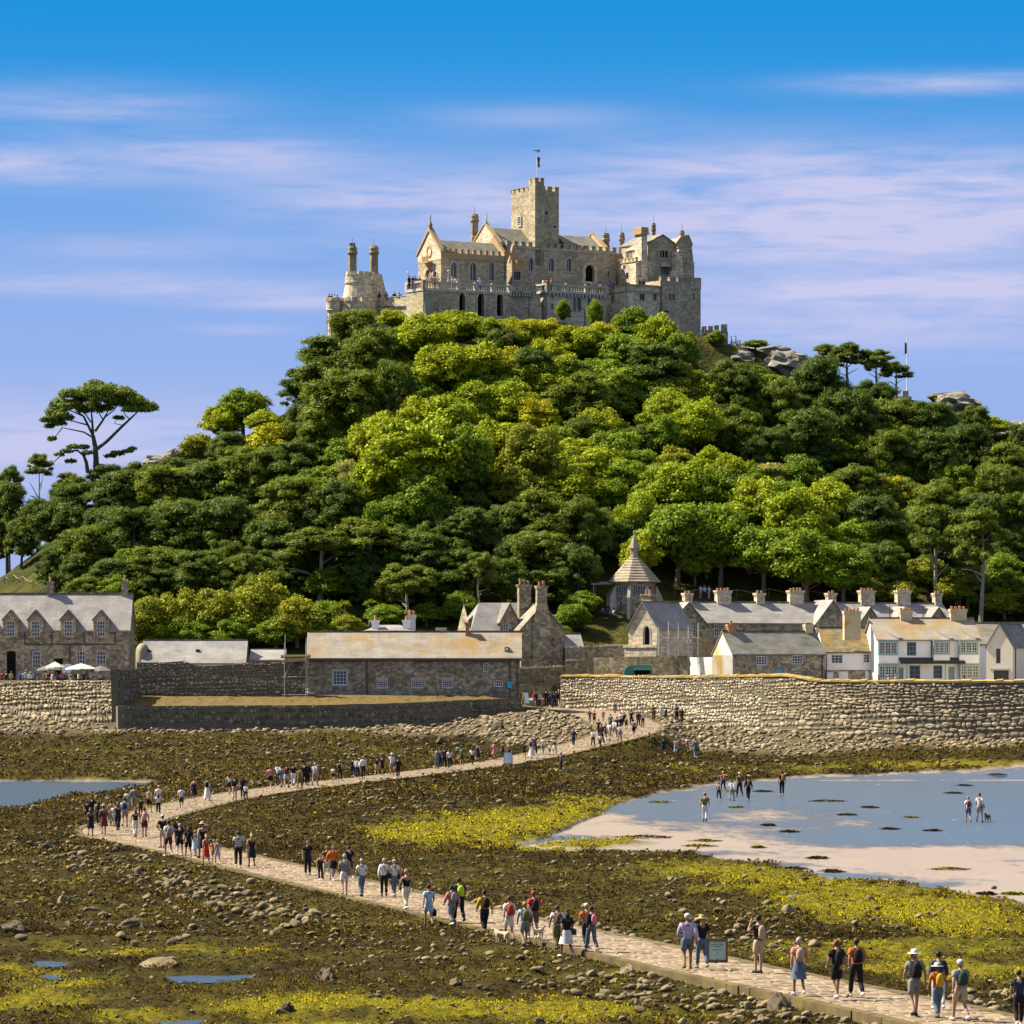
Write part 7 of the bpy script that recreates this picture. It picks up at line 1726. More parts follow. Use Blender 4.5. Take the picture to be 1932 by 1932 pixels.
def chain(J, keys, edges, extra=None, add=0., name='m', sub=1):
    """skin over named joints; extra = {name: (point, radius)}"""
    ex = extra or {}; V = [J[k] if k in J else ex[k][0] for k in keys]; Rr = []
    for k in keys:
        r = ex[k][1] if k in ex else radv(k); Rr.append(tuple(q + add for q in r) if isinstance(r, tuple) else r + add)
    return skin_mesh(name, V, [(keys.index(a), keys.index(b)) for a, b in edges], Rr, sub)
PM = {}
for pose in ('wa', 'wb', 'st', 'ph', 'ak', 'si'):
    J = joints(pose); torso = [('pel', 'spi'), ('spi', 'che'), ('che', 'nek')]; arms = []; legs = []
    for n in 'lr': arms += [('che', 'sho' + n), ('sho' + n, 'elb' + n), ('elb' + n, 'wri' + n)]; legs += [('pel', 'hip' + n), ('hip' + n, 'kne' + n), ('kne' + n, 'ank' + n), ('ank' + n, 'toe' + n)]
    keys = ['pel', 'spi', 'che', 'nek', 'hed'] + [a + n for n in 'lr' for a in ('sho', 'elb', 'wri', 'hip', 'kne', 'ank', 'toe')]
    body = chain(J, keys, torso + [('nek', 'hed')] + arms + legs, name='body')
    hz = J['hed'][2] + .075; hy = J['hed'][1] + .01; hm = MB()
    hm.lathe([(.012, hz - .115), (.045, hz - .10), (.066, hz - .055), (.077, hz), (.075, hz + .045), (.055, hz + .09), (.02, hz + .112)], 12, 0, hy, 0, sy=1.22)
    hm.add([(-.015, hy + .085, hz - .035), (.015, hy + .085, hz - .035), (0, hy + .115, hz - .03), (0, hy + .09, hz + .02)], [(0, 1, 2), (1, 3, 2), (3, 0, 2)])
    for s in (-1, 1):
        hm.box(s * .074 - .012, hy - .03, hz - .03, s * .074 + .012, hy + .005, hz + .03); hm.box(s * .03 - .012, hy + .083, hz + .0, s * .03 + .012, hy + .092, hz + .014)
    hm.box(-.022, hy + .08, hz - .068, .022, hy + .088, hz - .058)
    fing = MB()
    for n, s in (('l', -1), ('r', 1)):
        w = Vector(J['wri' + n]); e = Vector(J['elb' + n]); d = (w - e).normalized(); sd = Vector((0, 1, 0)) - d * d.y; sd = sd.normalized() if sd.length > .1 else Vector((1, 0, 0)); inw = d.cross(sd) * (-s)
        p = w + d * .055; fing.tube([w, w + d * .03, p + d * .03], [.026, .036, .03], 6)
        for k, L in enumerate((.060, .072, .068, .052)):
            b0 = p + d * .02 + sd * (.024 - .016 * k); fing.tube([b0, b0 + d * L * .55, b0 + d * L * .9 + inw * .022], [.010, .009, .007], 5)
        fing.tube([w + d * .02 + sd * .025, w + d * .05 + sd * .05, w + d * .085 + sd * .052 + inw * .01], [.012, .011, .008], 5)
    PM[pose, 'body'] = joined('body', [body], [hm, fing])
    up = {'b' + n: (lerp(J['sho' + n], J['elb' + n], .62), .056) for n in 'lr'}; hem = {'hem': (lerp(J['pel'], J['spi'], -.45), (.150, .112))}
    tk = ['hem', 'spi', 'che', 'nk2'] + ['sho' + n for n in 'lr'] + ['b' + n for n in 'lr']; nk = {'nk2': (lerp(J['che'], J['nek'], .62), (.075, .06))}
    te = [('hem', 'spi'), ('spi', 'che'), ('che', 'nk2')]
    PM[pose, 't'] = chain(J, tk, te + [('che', 'sho' + n) for n in 'lr'] + [('sho' + n, 'b' + n) for n in 'lr'], {**up, **hem, **nk}, .022, 'tee')
    lk = ['hem', 'spi', 'che', 'nk2'] + [a + n for n in 'lr' for a in ('sho', 'elb', 'w')]; wr = {'w' + n: (lerp(J['elb' + n], J['wri' + n], .9), .032) for n in 'lr'}
    PM[pose, 'l'] = chain(J, lk, te + [e for n in 'lr' for e in (('che', 'sho' + n), ('sho' + n, 'elb' + n), ('elb' + n, 'w' + n))], {**wr, **hem, **nk}, .024, 'long_top')
    sh = {'s' + n: (lerp(J['che'], J['sho' + n], .75), .06) for n in 'lr'}
    PM[pose, 'v'] = chain(J, ['hem', 'spi', 'che', 'nk2', 'sl', 'sr'], te + [('che', 'sl'), ('che', 'sr')], {**hem, **nk, **sh}, .020, 'vest')
    wst = {'wst': (lerp(J['pel'], J['spi'], .8), (.122, .088))}
    PM[pose, 'p'] = chain(J, ['pel', 'wst'] + [a + n for n in 'lr' for a in ('hip', 'kne', 'an')], [('pel', 'wst')] + [e for n in 'lr' for e in (('pel', 'hip' + n), ('hip' + n, 'kne' + n), ('kne' + n, 'an' + n))], {**wst, **{'an' + n: (lerp(J['kne' + n], J['ank' + n], .9), .052) for n in 'lr'}}, .020, 'trousers')
    PM[pose, 's'] = chain(J, ['pel', 'wst'] + [a + n for n in 'lr' for a in ('hip', 'th')], [('pel', 'wst')] + [e for n in 'lr' for e in (('pel', 'hip' + n), ('hip' + n, 'th' + n))], {**wst, **{'th' + n: (lerp(J['hip' + n], J['kne' + n], .80), .084) for n in 'lr'}}, .022, 'shorts')
    def skirt(zlo, flare):
        z0, z1 = J['pel'][2] + .08, zlo; mb = MB(); yk = (J['knel'][1] + J['kner'][1]) / 2; rr_ = []
        prof = [(.15, z0), (.185, z0 - .16), (.185 + flare * .5, (z0 - .16 + z1) / 2), (.185 + flare, z1)]
        n = 14; vs = []
        for r, z in prof:
            f = (z0 - z) / max(z0 - z1, .01)
            for k in range(n):
                a = 2 * math.pi * k / n; w = 1 + .05 * math.sin(5 * a) * f; vs.append((r * w * math.cos(a), r * .78 * w * math.sin(a) * (1 + .35 * f) + yk * f * .5, z))
        return mb.add(vs, [(i * n + k, i * n + (k + 1) % n, (i + 1) * n + (k + 1) % n, (i + 1) * n + k)[::-1] for i in range(3) for k in range(n)])
    zk = .50 if pose != 'si' else .42
    PM[pose, 'k'] = joined('skirt', [], [skirt(zk, .06)]); PM[pose, 'd'] = joined('dress', [PM[pose, 'v']], [skirt(zk - .02, .05)]); PM[pose, 'm'] = joined('long_dress', [PM[pose, 'v']], [skirt(.2 if pose != 'si' else .3, .10)])
    so = MB()
    for n, s in (('l', -1), ('r', 1)):
        a, t = Vector(J['ank' + n]), Vector(J['toe' + n]); b = a + Vector((0, -.05, -.03)); m = (a + t) / 2
        so.tube([b + Vector((0, -.02, -.015)), a + Vector((0, .0, -.02)), m + Vector((0, 0, .0)), t, t + Vector((0, .035, -.003))], [.034, .05, .047, .042, .022], 8)
    PM[pose, 'shoe'] = joined('shoes', [], [so])
    h1 = MB(); h1.lathe([(.06, hz - .05), (.079, hz - .02), (.086, hz + .02), (.083, hz + .06), (.062, hz + .105), (.02, hz + .126)], 12, 0, hy - .016, 0, sy=1.15); PM[pose, 'hair'] = joined('hair', [], [h1])
    h2 = MB(); h2.lathe([(.06, hz - .05), (.079, hz - .02), (.086, hz + .02), (.083, hz + .06), (.062, hz + .105), (.02, hz + .126)], 12, 0, hy - .016, 0, sy=1.15); h2.tube([(0, hy - .05, hz + .03), (0, hy - .085, hz - .08), (0, hy - .10, hz - .2), (0, hy - .095, hz - .29)], [.075, .082, .075, .035], 9); PM[pose, 'longhair'] = joined('long_hair', [], [h2])
    h3 = MB(); h3.lathe([(.086, hz + .03), (.088, hz + .055), (.078, hz + .10), (.03, hz + .135)], 12, 0, hy - .005, 0, sy=1.14); h3.add([(-.06, hy + .085, hz + .04), (.06, hy + .085, hz + .04), (.05, hy + .17, hz + .025), (-.05, hy + .17, hz + .025), (-.06, hy + .085, hz + .05), (.06, hy + .085, hz + .05), (.05, hy + .17, hz + .033), (-.05, hy + .17, hz + .033)], [(0, 3, 2, 1), (4, 5, 6, 7), (3, 7, 6, 2)]); PM[pose, 'cap'] = joined('cap', [], [h3])
    h4 = MB(); h4.lathe([(.19, hz + .025), (.185, hz + .035), (.095, hz + .05), (.09, hz + .10), (.07, hz + .135), (.02, hz + .145)], 14, 0, hy, 0, sy=1.08); PM[pose, 'hat'] = joined('brimmed_hat', [], [h4])
    c, sp = Vector(J['che']), Vector(J['spi']); bk = MB(); b0 = (c + sp) / 2 + Vector((0, -.19, .03))
    bk.lathe([(.06, -.21), (.115, -.185), (.13, -.06), (.12, .08), (.085, .17), (.025, .20)], 10, 0, 0, 0, sy=.68); bk.v = [(x + b0.x, y + b0.y, z + b0.z) for x, y, z in bk.v]
    for s in (-1, 1): bk.tube([b0 + Vector((.07 * s, .05, .2)), Vector((.09 * s, .02, c.z + .15)), Vector((.115 * s, .13, c.z)), Vector((.11 * s, .10, sp.z)), b0 + Vector((.10 * s, .06, -.18))], .017, 5)
    PM[pose, 'pack'] = joined('backpack', [], [bk])
    sb_ = MB(); q = Vector((.21, -.06, J['pel'][2] + .02)); sb_.lathe([(.09, -.13), (.12, -.10), (.12, .06), (.05, .11)], 8, 0, 0, 0, sy=.5); sb_.v = [(x + q.x, y + q.y, z + q.z) for x, y, z in sb_.v]; sb_.tube([q + Vector((0, 0, .1)), Vector((.05, -.14, c.z - .05)), Vector((-.11, -.05, c.z + .17)), Vector((-.07, .12, c.z)), q + Vector((0, .06, .05))], .011, 5); PM[pose, 'sbag'] = joined('shoulder_bag', [], [sb_])
    hb = MB(); w = Vector(J['wrir']); q = w + Vector((.03, 0, -.36)); hb.lathe([(.10, -.17), (.15, -.13), (.15, .04), (.09, .14)], 10, 0, 0, 0, sy=.7); hb.v = [(x + q.x, y + q.y, z + q.z) for x, y, z in hb.v]; hb.tube([q + Vector((-.07, 0, .12)), w + Vector((0, 0, -.08)), q + Vector((.07, 0, .12))], .011, 5); PM[pose, 'hbag'] = joined('hand_bag', [], [hb])

CC = {'k': ('black', (.012, .012, .013)), 'n': ('navy', (.018, .026, .055)), 'w': ('white', (.52, .50, .48)), 'g': ('grey', (.19, .185, .175)), 'b': ('blue', (.05, .11, .34)), 't': ('teal', (.045, .15, .17)), 'r': ('red', (.34, .035, .025)), 'p': ('pink', (.44, .17, .18)), 'o': ('orange', (.42, .115, .02)), 'y': ('yellow', (.42, .27, .02)),
      'l': ('lilac', (.33, .30, .42)), 'e': ('beige', (.36, .27, .17)), 'v': ('olive', (.11, .11, .03)), 'm': ('maroon', (.10, .022, .022)), 'd': ('denim', (.085, .12, .17)), 'B': ('light blue', (.27, .40, .52)), 'L': ('lime', (.36, .50, .02)), 'u': ('brown', (.10, .06, .03)), 'G': ('dark green', (.02, .05, .03)), 'c': ('cream', (.5, .46, .34)), 'x': ('straw', (.42, .26, .11))}
PMAT = {k: mk('cloth_' + v[0].replace(' ', '_'), [tuple(q * .8 for q in v[1]), tuple(q * 1.15 for q in v[1])], 9., .9, .006, 25.) for k, v in CC.items()}
HAIRM = {k: mk('hair_' + n, [tuple(q * .7 for q in c), c], 40., .6) for k, n, c in (('b', 'dark_brown', (.022, .014, .008)), ('u', 'brown', (.07, .038, .018)), ('y', 'blond', (.34, .22, .09)), ('g', 'grey', (.34, .32, .29)), ('r', 'auburn', (.16, .06, .025)))}
HAIRN = {'b': 'dark hair', 'u': 'brown hair', 'y': 'blond hair', 'g': 'grey hair', 'r': 'auburn hair'}
SKIN = [mk('skin_' + n, [tuple(q * .92 for q in c), c], 8., .6, .002, 30.) for n, c in (('fair', (.312, .183, .129)), ('tanned', (.226, .121, .074)), ('deep', (.101, .053, .033)))]
M['stripes'] = (lambda t: (t.put(t.b.inputs['Base Color'], t.ramp(t.node('ShaderNodeTexWave', {'Vector': t.node('ShaderNodeTexCoord').outputs['Object'], 'Scale': 4.2}, bands_direction='Z').outputs['Color'], [(.45, (.55, .54, .53)), (.55, (.02, .03, .06))])), t.m)[1])(NT('striped_jersey'))
def part(nm, mesh, parent, mat):
    o = inst(nm, mesh, parent)
    if not mesh.materials: mesh.materials.append(mat)
    o.material_slots[0].link = 'OBJECT'; o.material_slots[0].material = mat
    return o
TOPN = {'t': 'T-shirt', 'l': 'long-sleeved top', 'v': 'vest'}; BOTN = {'p': 'trousers', 's': 'shorts', 'k': 'skirt'}
BAGN = {'pack': 'backpack', 'sbag': 'shoulder bag', 'hbag': 'hand bag'}; BAGK = {'b': 'pack', 's': 'sbag', 'h': 'hbag'}
pk = random.Random(77)
def person(loc, height, spec, where_, head=None):
    """spec: pose top bottom hair [hat] [bag]; e.g. 'wa tw sk b cw br' = white tee, black shorts, dark hair, white cap, red backpack"""
    w = spec.split(); pose, top, bot, hair = w[:4]; hat = bag = None; long_ = False
    for q in w[4:]:
        if q[0] in 'ch' and len(q) == 2 and hat is None and q != 'hh': hat = q
        elif q[0] == 'B' : bag = (BAGK[q[1]], q[2])
    if hair[0] == 'L': long_ = True; hair = hair[1]
    s = height / 1.72; sk = SKIN[pk.choice([0, 0, 0, 0, 1, 1]) if 'D' not in w else 2]
    ds = []
    if top[0] == 'z': ds.append('shirtless')
    if top[0] in 'dm': ds.append(CC[top[1]][0] + (' dress' if top[0] == 'd' else ' long dress'))
    elif top == 'tS': ds.append('navy and white striped T-shirt')
    elif top[0] in TOPN: ds.append(CC[top[1]][0] + ' ' + TOPN[top[0]])
    if bot != '-': ds.append(CC[bot[1]][0] + ' ' + BOTN[bot[0]])
    tx = ('person in ' if ds[0] != 'shirtless' else 'shirtless person in ') + ' and '.join(d for d in ds if d != 'shirtless')
    if hat: tx += ', ' + CC[hat[1]][0] + (' cap' if hat[0] == 'c' else ' brimmed hat')
    if bag: tx += ', ' + CC[bag[1]][0] + ' ' + BAGN[bag[0]]
    if height < 1.4: tx = tx.replace('person', 'child', 1)
    tx += {'wa': ', walking ', 'wb': ', walking ', 'st': ', standing ', 'ph': ', taking a photo ', 'ak': ', hands on hips ', 'si': ', sitting '}[pose] + where_
    if len(tx.split()) > 16: tx = tx.replace(', walking ', ' ').replace(' and ', ', ').replace(', standing ', ' ')
    if len(tx.split()) > 16: tx = ' '.join(tx.split()[:16])
    if head is None: head = 0.
    r = empty('person', loc, head + pk.uniform(-.25, .25), tx, 'person', 'people ' + where_); wd = pk.uniform(.95, 1.12); r.scale = (s * wd, s * wd, s)
    part('body', PM[pose, 'body'], r, sk)
    if top[0] in 'tlv': part('top', PM[pose, top[0]], r, M['stripes'] if top[1] == 'S' else PMAT[top[1]])
    if top[0] in 'dm': part('dress', PM[pose, top[0]], r, PMAT[top[1]])
    if bot != '-': part({'p': 'trousers', 's': 'shorts', 'k': 'skirt'}[bot[0]], PM[pose, bot[0]], r, PMAT[bot[1]])
    part('shoes', PM[pose, 'shoe'], r, PMAT[pk.choice('wwkkgu')])
    if hair != '-': part('hair', PM[pose, 'longhair' if long_ else 'hair'], r, HAIRM[hair])
    if hat: part('cap' if hat[0] == 'c' else 'hat', PM[pose, 'cap' if hat[0] == 'c' else 'hat'], r, PMAT[hat[1]])
    if bag: part(BAGN[bag[0]].replace(' ', '_'), PM[pose, bag[0]], r, PMAT[bag[1]])
    return r
ZR = {'A': (0, 1302.8, .28098), 'B': (488.6, 1275.7, .28098), 'C': (922.8, 1221.4, .28098), 'D': (1302.8, 1357.1, .32565), 'E': (0, 1574.3, .28098), 'F': (488.6, 1547.1, .28098), 'G': (922.8, 1601.4, .25288), 'H': (1357.1, 1628.6, .29755)}
PEOPLE = '''
A near causeway bend
1304 590 750 wa vk kk u|1392 588 743 wb mw - b Bbk|1540 565 700 wa vw sk Lb|1575 580 740 wb tk pe b|1630 580 730 wa tk pk Lb|1650 630 745 wb tw pk b|1217 650 805 wa tw sG b|1000 655 825 wb ve sk y|1065 640 800 wa tw sg g|1063 695 835 wb tw pk Lb|900 660 800 st lg pe u|852 680 805 wa tw pg b|838 722 920 wb tB sg b Bbn|945 725 850 wa tk pk b|618 725 880 st tk pk b|583 745 890 wa tk sk u|608 790 980 wb dk - Lu|662 745 910 wa tg pk Lb Bbk|697 765 970 wb dm - b he|745 740 910 wa dg - b|792 750 945 wb vk pk Lu|768 770 912 wa tw pw y|910 790 990 wb vk pw Lu|970 790 990 wa z sm b Bbp|1092 840 1060 ak tk se u cw|1132 875 1118 wa tw sm b Bbg|1207 900 1115 wb tk sk g|1265 920 1130 wa tk sk Lb Bbk|1312 940 1115 wb dB - y|1362 885 1130 wa dk - u hx|1192 865 1050 wb lk pk b cL
E past the boulders near the bend
1385 5 210 wa dr - Ly|1437 40 195 wb to so y|1462 35 208 wa z sB y|1600 -21 228 wb tS pk u|1690 -6 222 wa dk - Ly
B along the far stretch of causeway
75 608 752 wa tp sk u|128 590 740 wb tw pk b|150 605 750 wa tt sg u|185 595 750 wb tm sB b Bbm|230 590 740 wa tk pw b|273 620 755 wb tv pv b|305 585 735 st tk pk b|330 605 735 wa lk pk Lb|375 585 738 wb tl pg g cl|497 612 705 wa tw sk b|543 572 700 wb tg pk b cw Bbk|630 550 680 wa ln pn b|658 550 690 wb lw pn b|700 540 692 wa lw pk y|793 545 668 wb tk se b|828 540 665 wa tk sk u|893 520 668 wb tw sg g hw Bho|933 545 687 wa lk pk b|1195 485 625 ph vd pd u|1217 490 612 st tk pk b|1245 480 628 wb tn pk b|1281 490 630 wa tw pk Lb|1362 475 602 wb tv su b Bbt|1432 480 600 wa tw pk Lb|1470 455 578 wb dk - b|1577 458 562 wa dp - r|1638 455 562 wb tG pn b|1678 445 565 wa z sk r|1782 450 552 wb tk sk b|1830 420 553 wa mw - g Bbn|1850 400 530 wb tn pk g|1908 420 530 wa tw pg u Bsp
C on the causeway below the ramp
407 660 728 wa tw sk u|440 615 725 wb vk kw b|568 555 675 wa ln pn b|697 555 672 wb tw pk b|748 590 675 wa tw pn b|755 500 650 wb lk pk b|808 510 635 wa tw se u|877 535 640 wb tw pg u Bsr|785 520 622 wa tk sk b|842 490 605 wb lw pg y|858 470 590 wa tn pk b|906 450 548 wb tk sk u|970 490 608 wa tg sk b Bsk|955 425 530 st tk pk b|1003 440 540 wb lk pk b|1032 440 540 wa tw pk b|845 372 452 st tb pg b|676 425 512 ak tk pg b|706 430 522 st tu sk u|766 425 500 st tp pe y|816 455 560 wb tg pn b|886 440 545 wa tw pk u|922 470 555 wb vv sk y|735 490 600 wa tm pk b
C at the harbour gate
318 255 348 st lk pk b|305 290 390 wa tr pg u|357 300 400 wb tp pe y|383 245 362 st lk pk b|438 265 422 wa ln pk b Bsg|410 245 362 wb tg pn b|422 210 305 st lb pb g|467 240 356 wa tn pk g|515 265 378 wb tu pk b|497 285 362 st tp pg y|548 270 388 wa tw sk Lu|578 290 385 wb to pd b Bbk|340 262 358 wb tw pn u|452 250 352 wa tk sk y
C beneath the sunlit harbour wall
1105 388 498 st z pu b D|1155 385 486 st tw pw g|1187 410 490 st tk pk b|1260 385 500 st z pk b D|1294 412 502 st lk pk b
C on the stones between causeway and sand flat
1172 612 720 wa ln pn b|1253 622 720 wb te pB u|1333 610 715 wa tw se g Bbp|1388 617 745 wb ld pd b
D on the wet sand flat
83 415 597 wa tv pw r co|163 365 472 wb tg pn b cg|190 305 425 wa tr pn u cw Bbg|240 355 475 wb lw pg b|285 310 450 wa tu pk g cw|335 335 475 wb lk pk b Bbu|530 290 443 st tk pk b Bbo|1610 450 600 wa tw sd y Bbm|1675 430 600 wb tw se u Bsk
F on the middle of the near causeway
327 140 378 st tk pk b !|413 230 408 st vk pk b !|455 175 405 wa tu pw b !|497 175 410 wb lo sk u !|575 250 525 wb tg sw g Bsg|605 190 402 wa tk sm b|690 265 520 wb tw pd g|840 262 520 wa lw pk g Bsk|910 268 520 wb tw pd g Bsk|965 330 490 wa tu pk Lu|990 362 632 wb vk pc y|1140 435 722 wa tB sB b Bhk|1295 450 715 wb lp pg b Bbg|1345 405 705 wa tn pk b BbL|1515 475 765 wb ly pk b Bbk|1680 515 825 wa tw sw u Bbr|1785 558 860 wb tB sg y Bbv|1845 497 820 wa tr su r cr Bbk
G beside the kerb of the near causeway
510 425 765 wb tw pv u Bbu|580 465 815 wa tk kw Lb BsG|727 440 745 wb to pk y cw|765 450 790 wa lk pd b Bbp|1480 490 905 wb ll sd g cw|1590 505 900 wa tk pd Ly he
H on the nearest stretch of causeway
250 335 705 ph tk se b Bbe|505 480 845 wa tp kd g Bbe|745 490 870 wb tk sk r Bbk|870 480 855 wa to pk u Bbk|1240 555 978 wb tg sg g hw Bbk|1390 565 935 wa ln pw b|1385 655 990 wb to pd u hw Bby|1530 620 1005 wa tg se g cw BbG|1900 690 1040 wb tn pk b cv Bhr
'''
zone_ = None
def path_dir(x, y):
    k = int(np.argmin((PATH[:, 0] - x) ** 2 + (PATH[:, 1] - y) ** 2)); return math.atan2(PT[k, 1], PT[k, 0]) - math.pi / 2
for line in PEOPLE.strip().split('\n'):
    if line[1] == ' ': zone_, zname = line[0], line[2:]; continue
    ox, oy, k = ZR[zone_]
    for rec in line.split('|'):
        q = rec.split(); zx, zh, zf = float(q[0]), float(q[1]), float(q[2]); px, py = ox + zx * k, oy + zf * k; hp = (zf - zh) * k
        x, y, z = hit(px, py - .5)
        h = hp * y / F
        h = min(max(h, 1.0), 1.9) if h < 1.38 else min(max(h, 1.55), 1.88)
        spec = [t for t in q[3:] if t != '!']; hd = path_dir(x, y) if 'sand' not in zname and 'stones' not in zname and 'wall' not in zname else pk.uniform(-.5, .5)
        if '!' in q: hd += math.pi
        elif 'gate' in zname or 'ramp' in zname: hd += pk.choice([0, 0, 0, math.pi])
        person((x, y, z), h, ' '.join(spec), zname, hd)
# kneeling visitor with bags on the shingle spit
x, y, z = hit(1059, 1456); person((x, y, z), 1.6, 'st tg pn b Bsg', 'with bags on the shingle spit', 1.2)
for k, (dx, c) in enumerate(((-.35, 'y'), (.5, 't'), (.8, 'g'))):
    r_ = part('holdall_bag', PM['st', 'hbag'], None, PMAT[c]); r_.location = (x + dx - .28, y - .1, z - .46 + .0); tagit(r_, {'y': 'yellow', 't': 'teal', 'g': 'grey'}[c] + ' bag set down on the shingle spit', 'bag')

# visitors on the castle terraces, the battlement and the hill
def kperson(px, v, zfloor, spec, where_, sit=0.):
    u = K.U(px, v); p = KR.matrix_world @ Vector((u, v, zfloor)) if False else Vector((K.X0 + u * K.c - v * K.s, K.Y + u * K.s + v * K.c, K.zb + zfloor)); person(p, pk.uniform(1.62, 1.78), spec, where_, pk.uniform(0, 6.28))
zt = K.Zl(546, K.U(850, -9.), -9.)
for px, sp in ((772, 'st lk pk b'), (779, 'st tk pn u'), (784, 'ak tu pg b'), (791, 'st tr pk b'), (806, 'st tw pe y'), (814, 'wa tp pw y'), (820, 'st te sk u'), (826, 'st tw pk b'), (853, 'st tw pg g'), (860, 'wa lw pk b'), (905, 'st tB pn g')):
    kperson(px, -9. + (.9 if px > 800 else 2.6), zt + .05, sp, 'on the castle chapel terrace')
zt = K.Zl(551, K.U(1060, -7.), -7.)
for px, sp in ((1025, 'st tw pn b'), (1032, 'st tr pk b'), (1036, 'st tr pe u'), (1040, 'ak tp pk y'), (1110, 'st tk pk b'), (1132, 'st tw pn b'), (1152, 'st tb pg u'), (1160, 'st tn pk g')):
    kperson(px, -6.2, zt + .05, sp, 'at the middle balustrade of the castle')
zt = K.Zl(537, K.U(1200, -9.5), -9.5)
for px, sp in ((1207, 'st tw pk b'), (1214, 'st tp pn u'), (1246, 'st tr pk b'), (1253, 'st tw pe y'), (1259, 'wa tw pg g'), (1264, 'st tg pk b')):
    kperson(px, -8.2, zt - .35, sp, 'on the roof terrace of the east block')
for px, v, sp in ((621, 2., 'st lk pk b'), (626, 2.3, 'st tk pk u'), (631, 1.8, 'st tw pn b'), (637, 2.4, 'st tu pk b')): kperson(px, v, zt2 - .7, sp, 'on the west bastion of the castle')
for px, v, sp in ((716, 1.2, 'st tk pk b'), (729, 0.2, 'st tg pn b'), (744, -1., 'st tk pk u'), (753, -1.8, 'ph lk pk b')): kperson(px, v, K.Zl(576, K.U(px, v), v), sp, 'behind the curved castle parapet')
for k, (px, py, sp) in enumerate(((1333, 623, 'st tr pk b'), (1341, 621, 'st tp pk u'), (1360, 625, 'st lk pk b'), (1379, 634, 'wa tl pn b'), (1384, 636, 'st lb pn b'), (1389, 638, 'wa tw pg u'), (1394, 640, 'st tk pk b'), (1399, 642, 'wa tp pe y'), (1404, 643, 'st to pk b'), (1413, 647, 'st tk pg b'), (1420, 649, 'wa te pk u'))):
    Y = 568. + (k * 37 % 5); sp = sp.replace('st ', 'si ') if k in (4, 6, 8, 10) else sp; person((X_(px + (k * 13 % 7) - 3, Y), Y, Z_(py + 17 + (k * 29 % 9), Y)), 1.55, sp, 'on the rocky path outside the battlement wall', 1.4)
for px, py, sp in ((1467, 735, 'wa tp pp y'), (1439, 740, 'st tb pn b')): person((X_(px, 545), 545, Z_(py, 545)), 1.7, sp, 'on the path under the crags', 1.)
for px, py, sp in ((897, 1095, 'wa tB pB g'), (904, 1090, 'st tr pk u'), (890, 1092, 'wa tw pg b')):
    Y, zb = hillY(px, py); person((X_(px, Y), Y, zb), 1.7, sp, 'climbing the path between the pines', 0.)
for px, py, sp in ((1146, 1144, 'st tB pn b'), (1152, 1143, 'st tr pk u'), (1171, 1158, 'wa lb pd b'), (1189, 1156, 'wb tB pk b'), (1137, 1167, 'si tb pn b'), (1147, 1168, 'si tk pk b'), (1158, 1168, 'si tw pg u'), (1095, 1186, 'si tb pd b')):
    Y, zb = hillY(px, py); person((X_(px, Y), Y, zb), 1.7, sp, 'on the lawn below the dairy', pk.uniform(0, 6))
for px, py, sp in ((1322, 1133, 'st tw pg b'), (1329, 1133, 'st tB pn y'), (1338, 1133, 'st tw pe u'), (1373, 1133, 'si tg pk b'), (1805, 1152, 'si tb pd b'), (1843, 1160, 'si tn pk b')):
    Y, zb = hillY(px, py); person((X_(px, Y), Y, zb), 1.7, sp, 'on the grass behind the terrace roofs', pk.uniform(0, 6))
# tea terrace: seated guests, a few standing, parasols
for px, sp in ((3, 'si tr pk u'), (12, 'si tk pn b'), (21, 'si ty pk b'), (38, 'st lb pn b'), (42, 'st tl pk u'), (49, 'st tB pg y'), (57, 'si tw pk g'), (65, 'si tb pn b'), (85, 'si tr pk b'), (92, 'si tm pk b'), (98, 'si tw pe u'), (107, 'si tb pn y'), (116, 'si tp pk u'), (124, 'si tk pk b'), (133, 'si tB pg b'), (142, 'si tk pk u hx'), (148, 'si tw pn b'), (158, 'st tk pk b'), (165, 'st lb pn b'), (188, 'si tw pk u'), (87, 'st lo pn b Bbt')):
    Y = 456.5 + pk.uniform(-2., 4.); person((X_(px, Y), Y, 7.62 + (.35 if sp[:2] == 'si' else 0)), pk.uniform(1.6, 1.8), sp, 'at the tea terrace behind the sea wall', pk.uniform(0, 6.28))
for px, sp in ((1180, 'st tp pk y'), (1192, 'st tn pk b'), (1198, 'st te pk u hx'), (1205, 'st tw pe y cw'), (1213, 'st tw pk b cw'), (1245, 'st tw pk g cw')): person((X_(px, 455.5), 455.5, 7.42), 1.42, sp, 'queueing at the green trailer', 3.)
for px, sp in ((1545, 'st tk pk b'), (1608, 'st tn pk b'), (1658, 'st tm pk b'), (1676, 'st tw pk y cw'), (1690, 'si tw pe y'), (1819, 'st tu pk Lb')): person((X_(px, 449), 449., 7.45 + (.3 if sp[:2] == 'si' else -.2)), 1.6, sp, 'on the quay in front of the cottages', 1.5)
def parasol(px, py, r_m, mat, label, Y=457.):
    z0 = 7.6; zt = Z_(py, Y); r = empty('parasol', (X_(px, Y), Y, z0), 0, label, 'parasol'); h = zt - z0
    MB().tube([(0, 0, 0), (0, 0, h)], .03, 6).lathe([(.3, 0), (.28, .08), (.05, .1)], 10).build('pole', M['wood'], r)
    MB().lathe([(r_m, h - .62), (r_m * .97, h - .52), (r_m * .5, h - .22), (.05, h)], 8).lathe([(.03, h), (.04, h + .06), (.01, h + .1)], 6).build('canopy', M[mat], r)
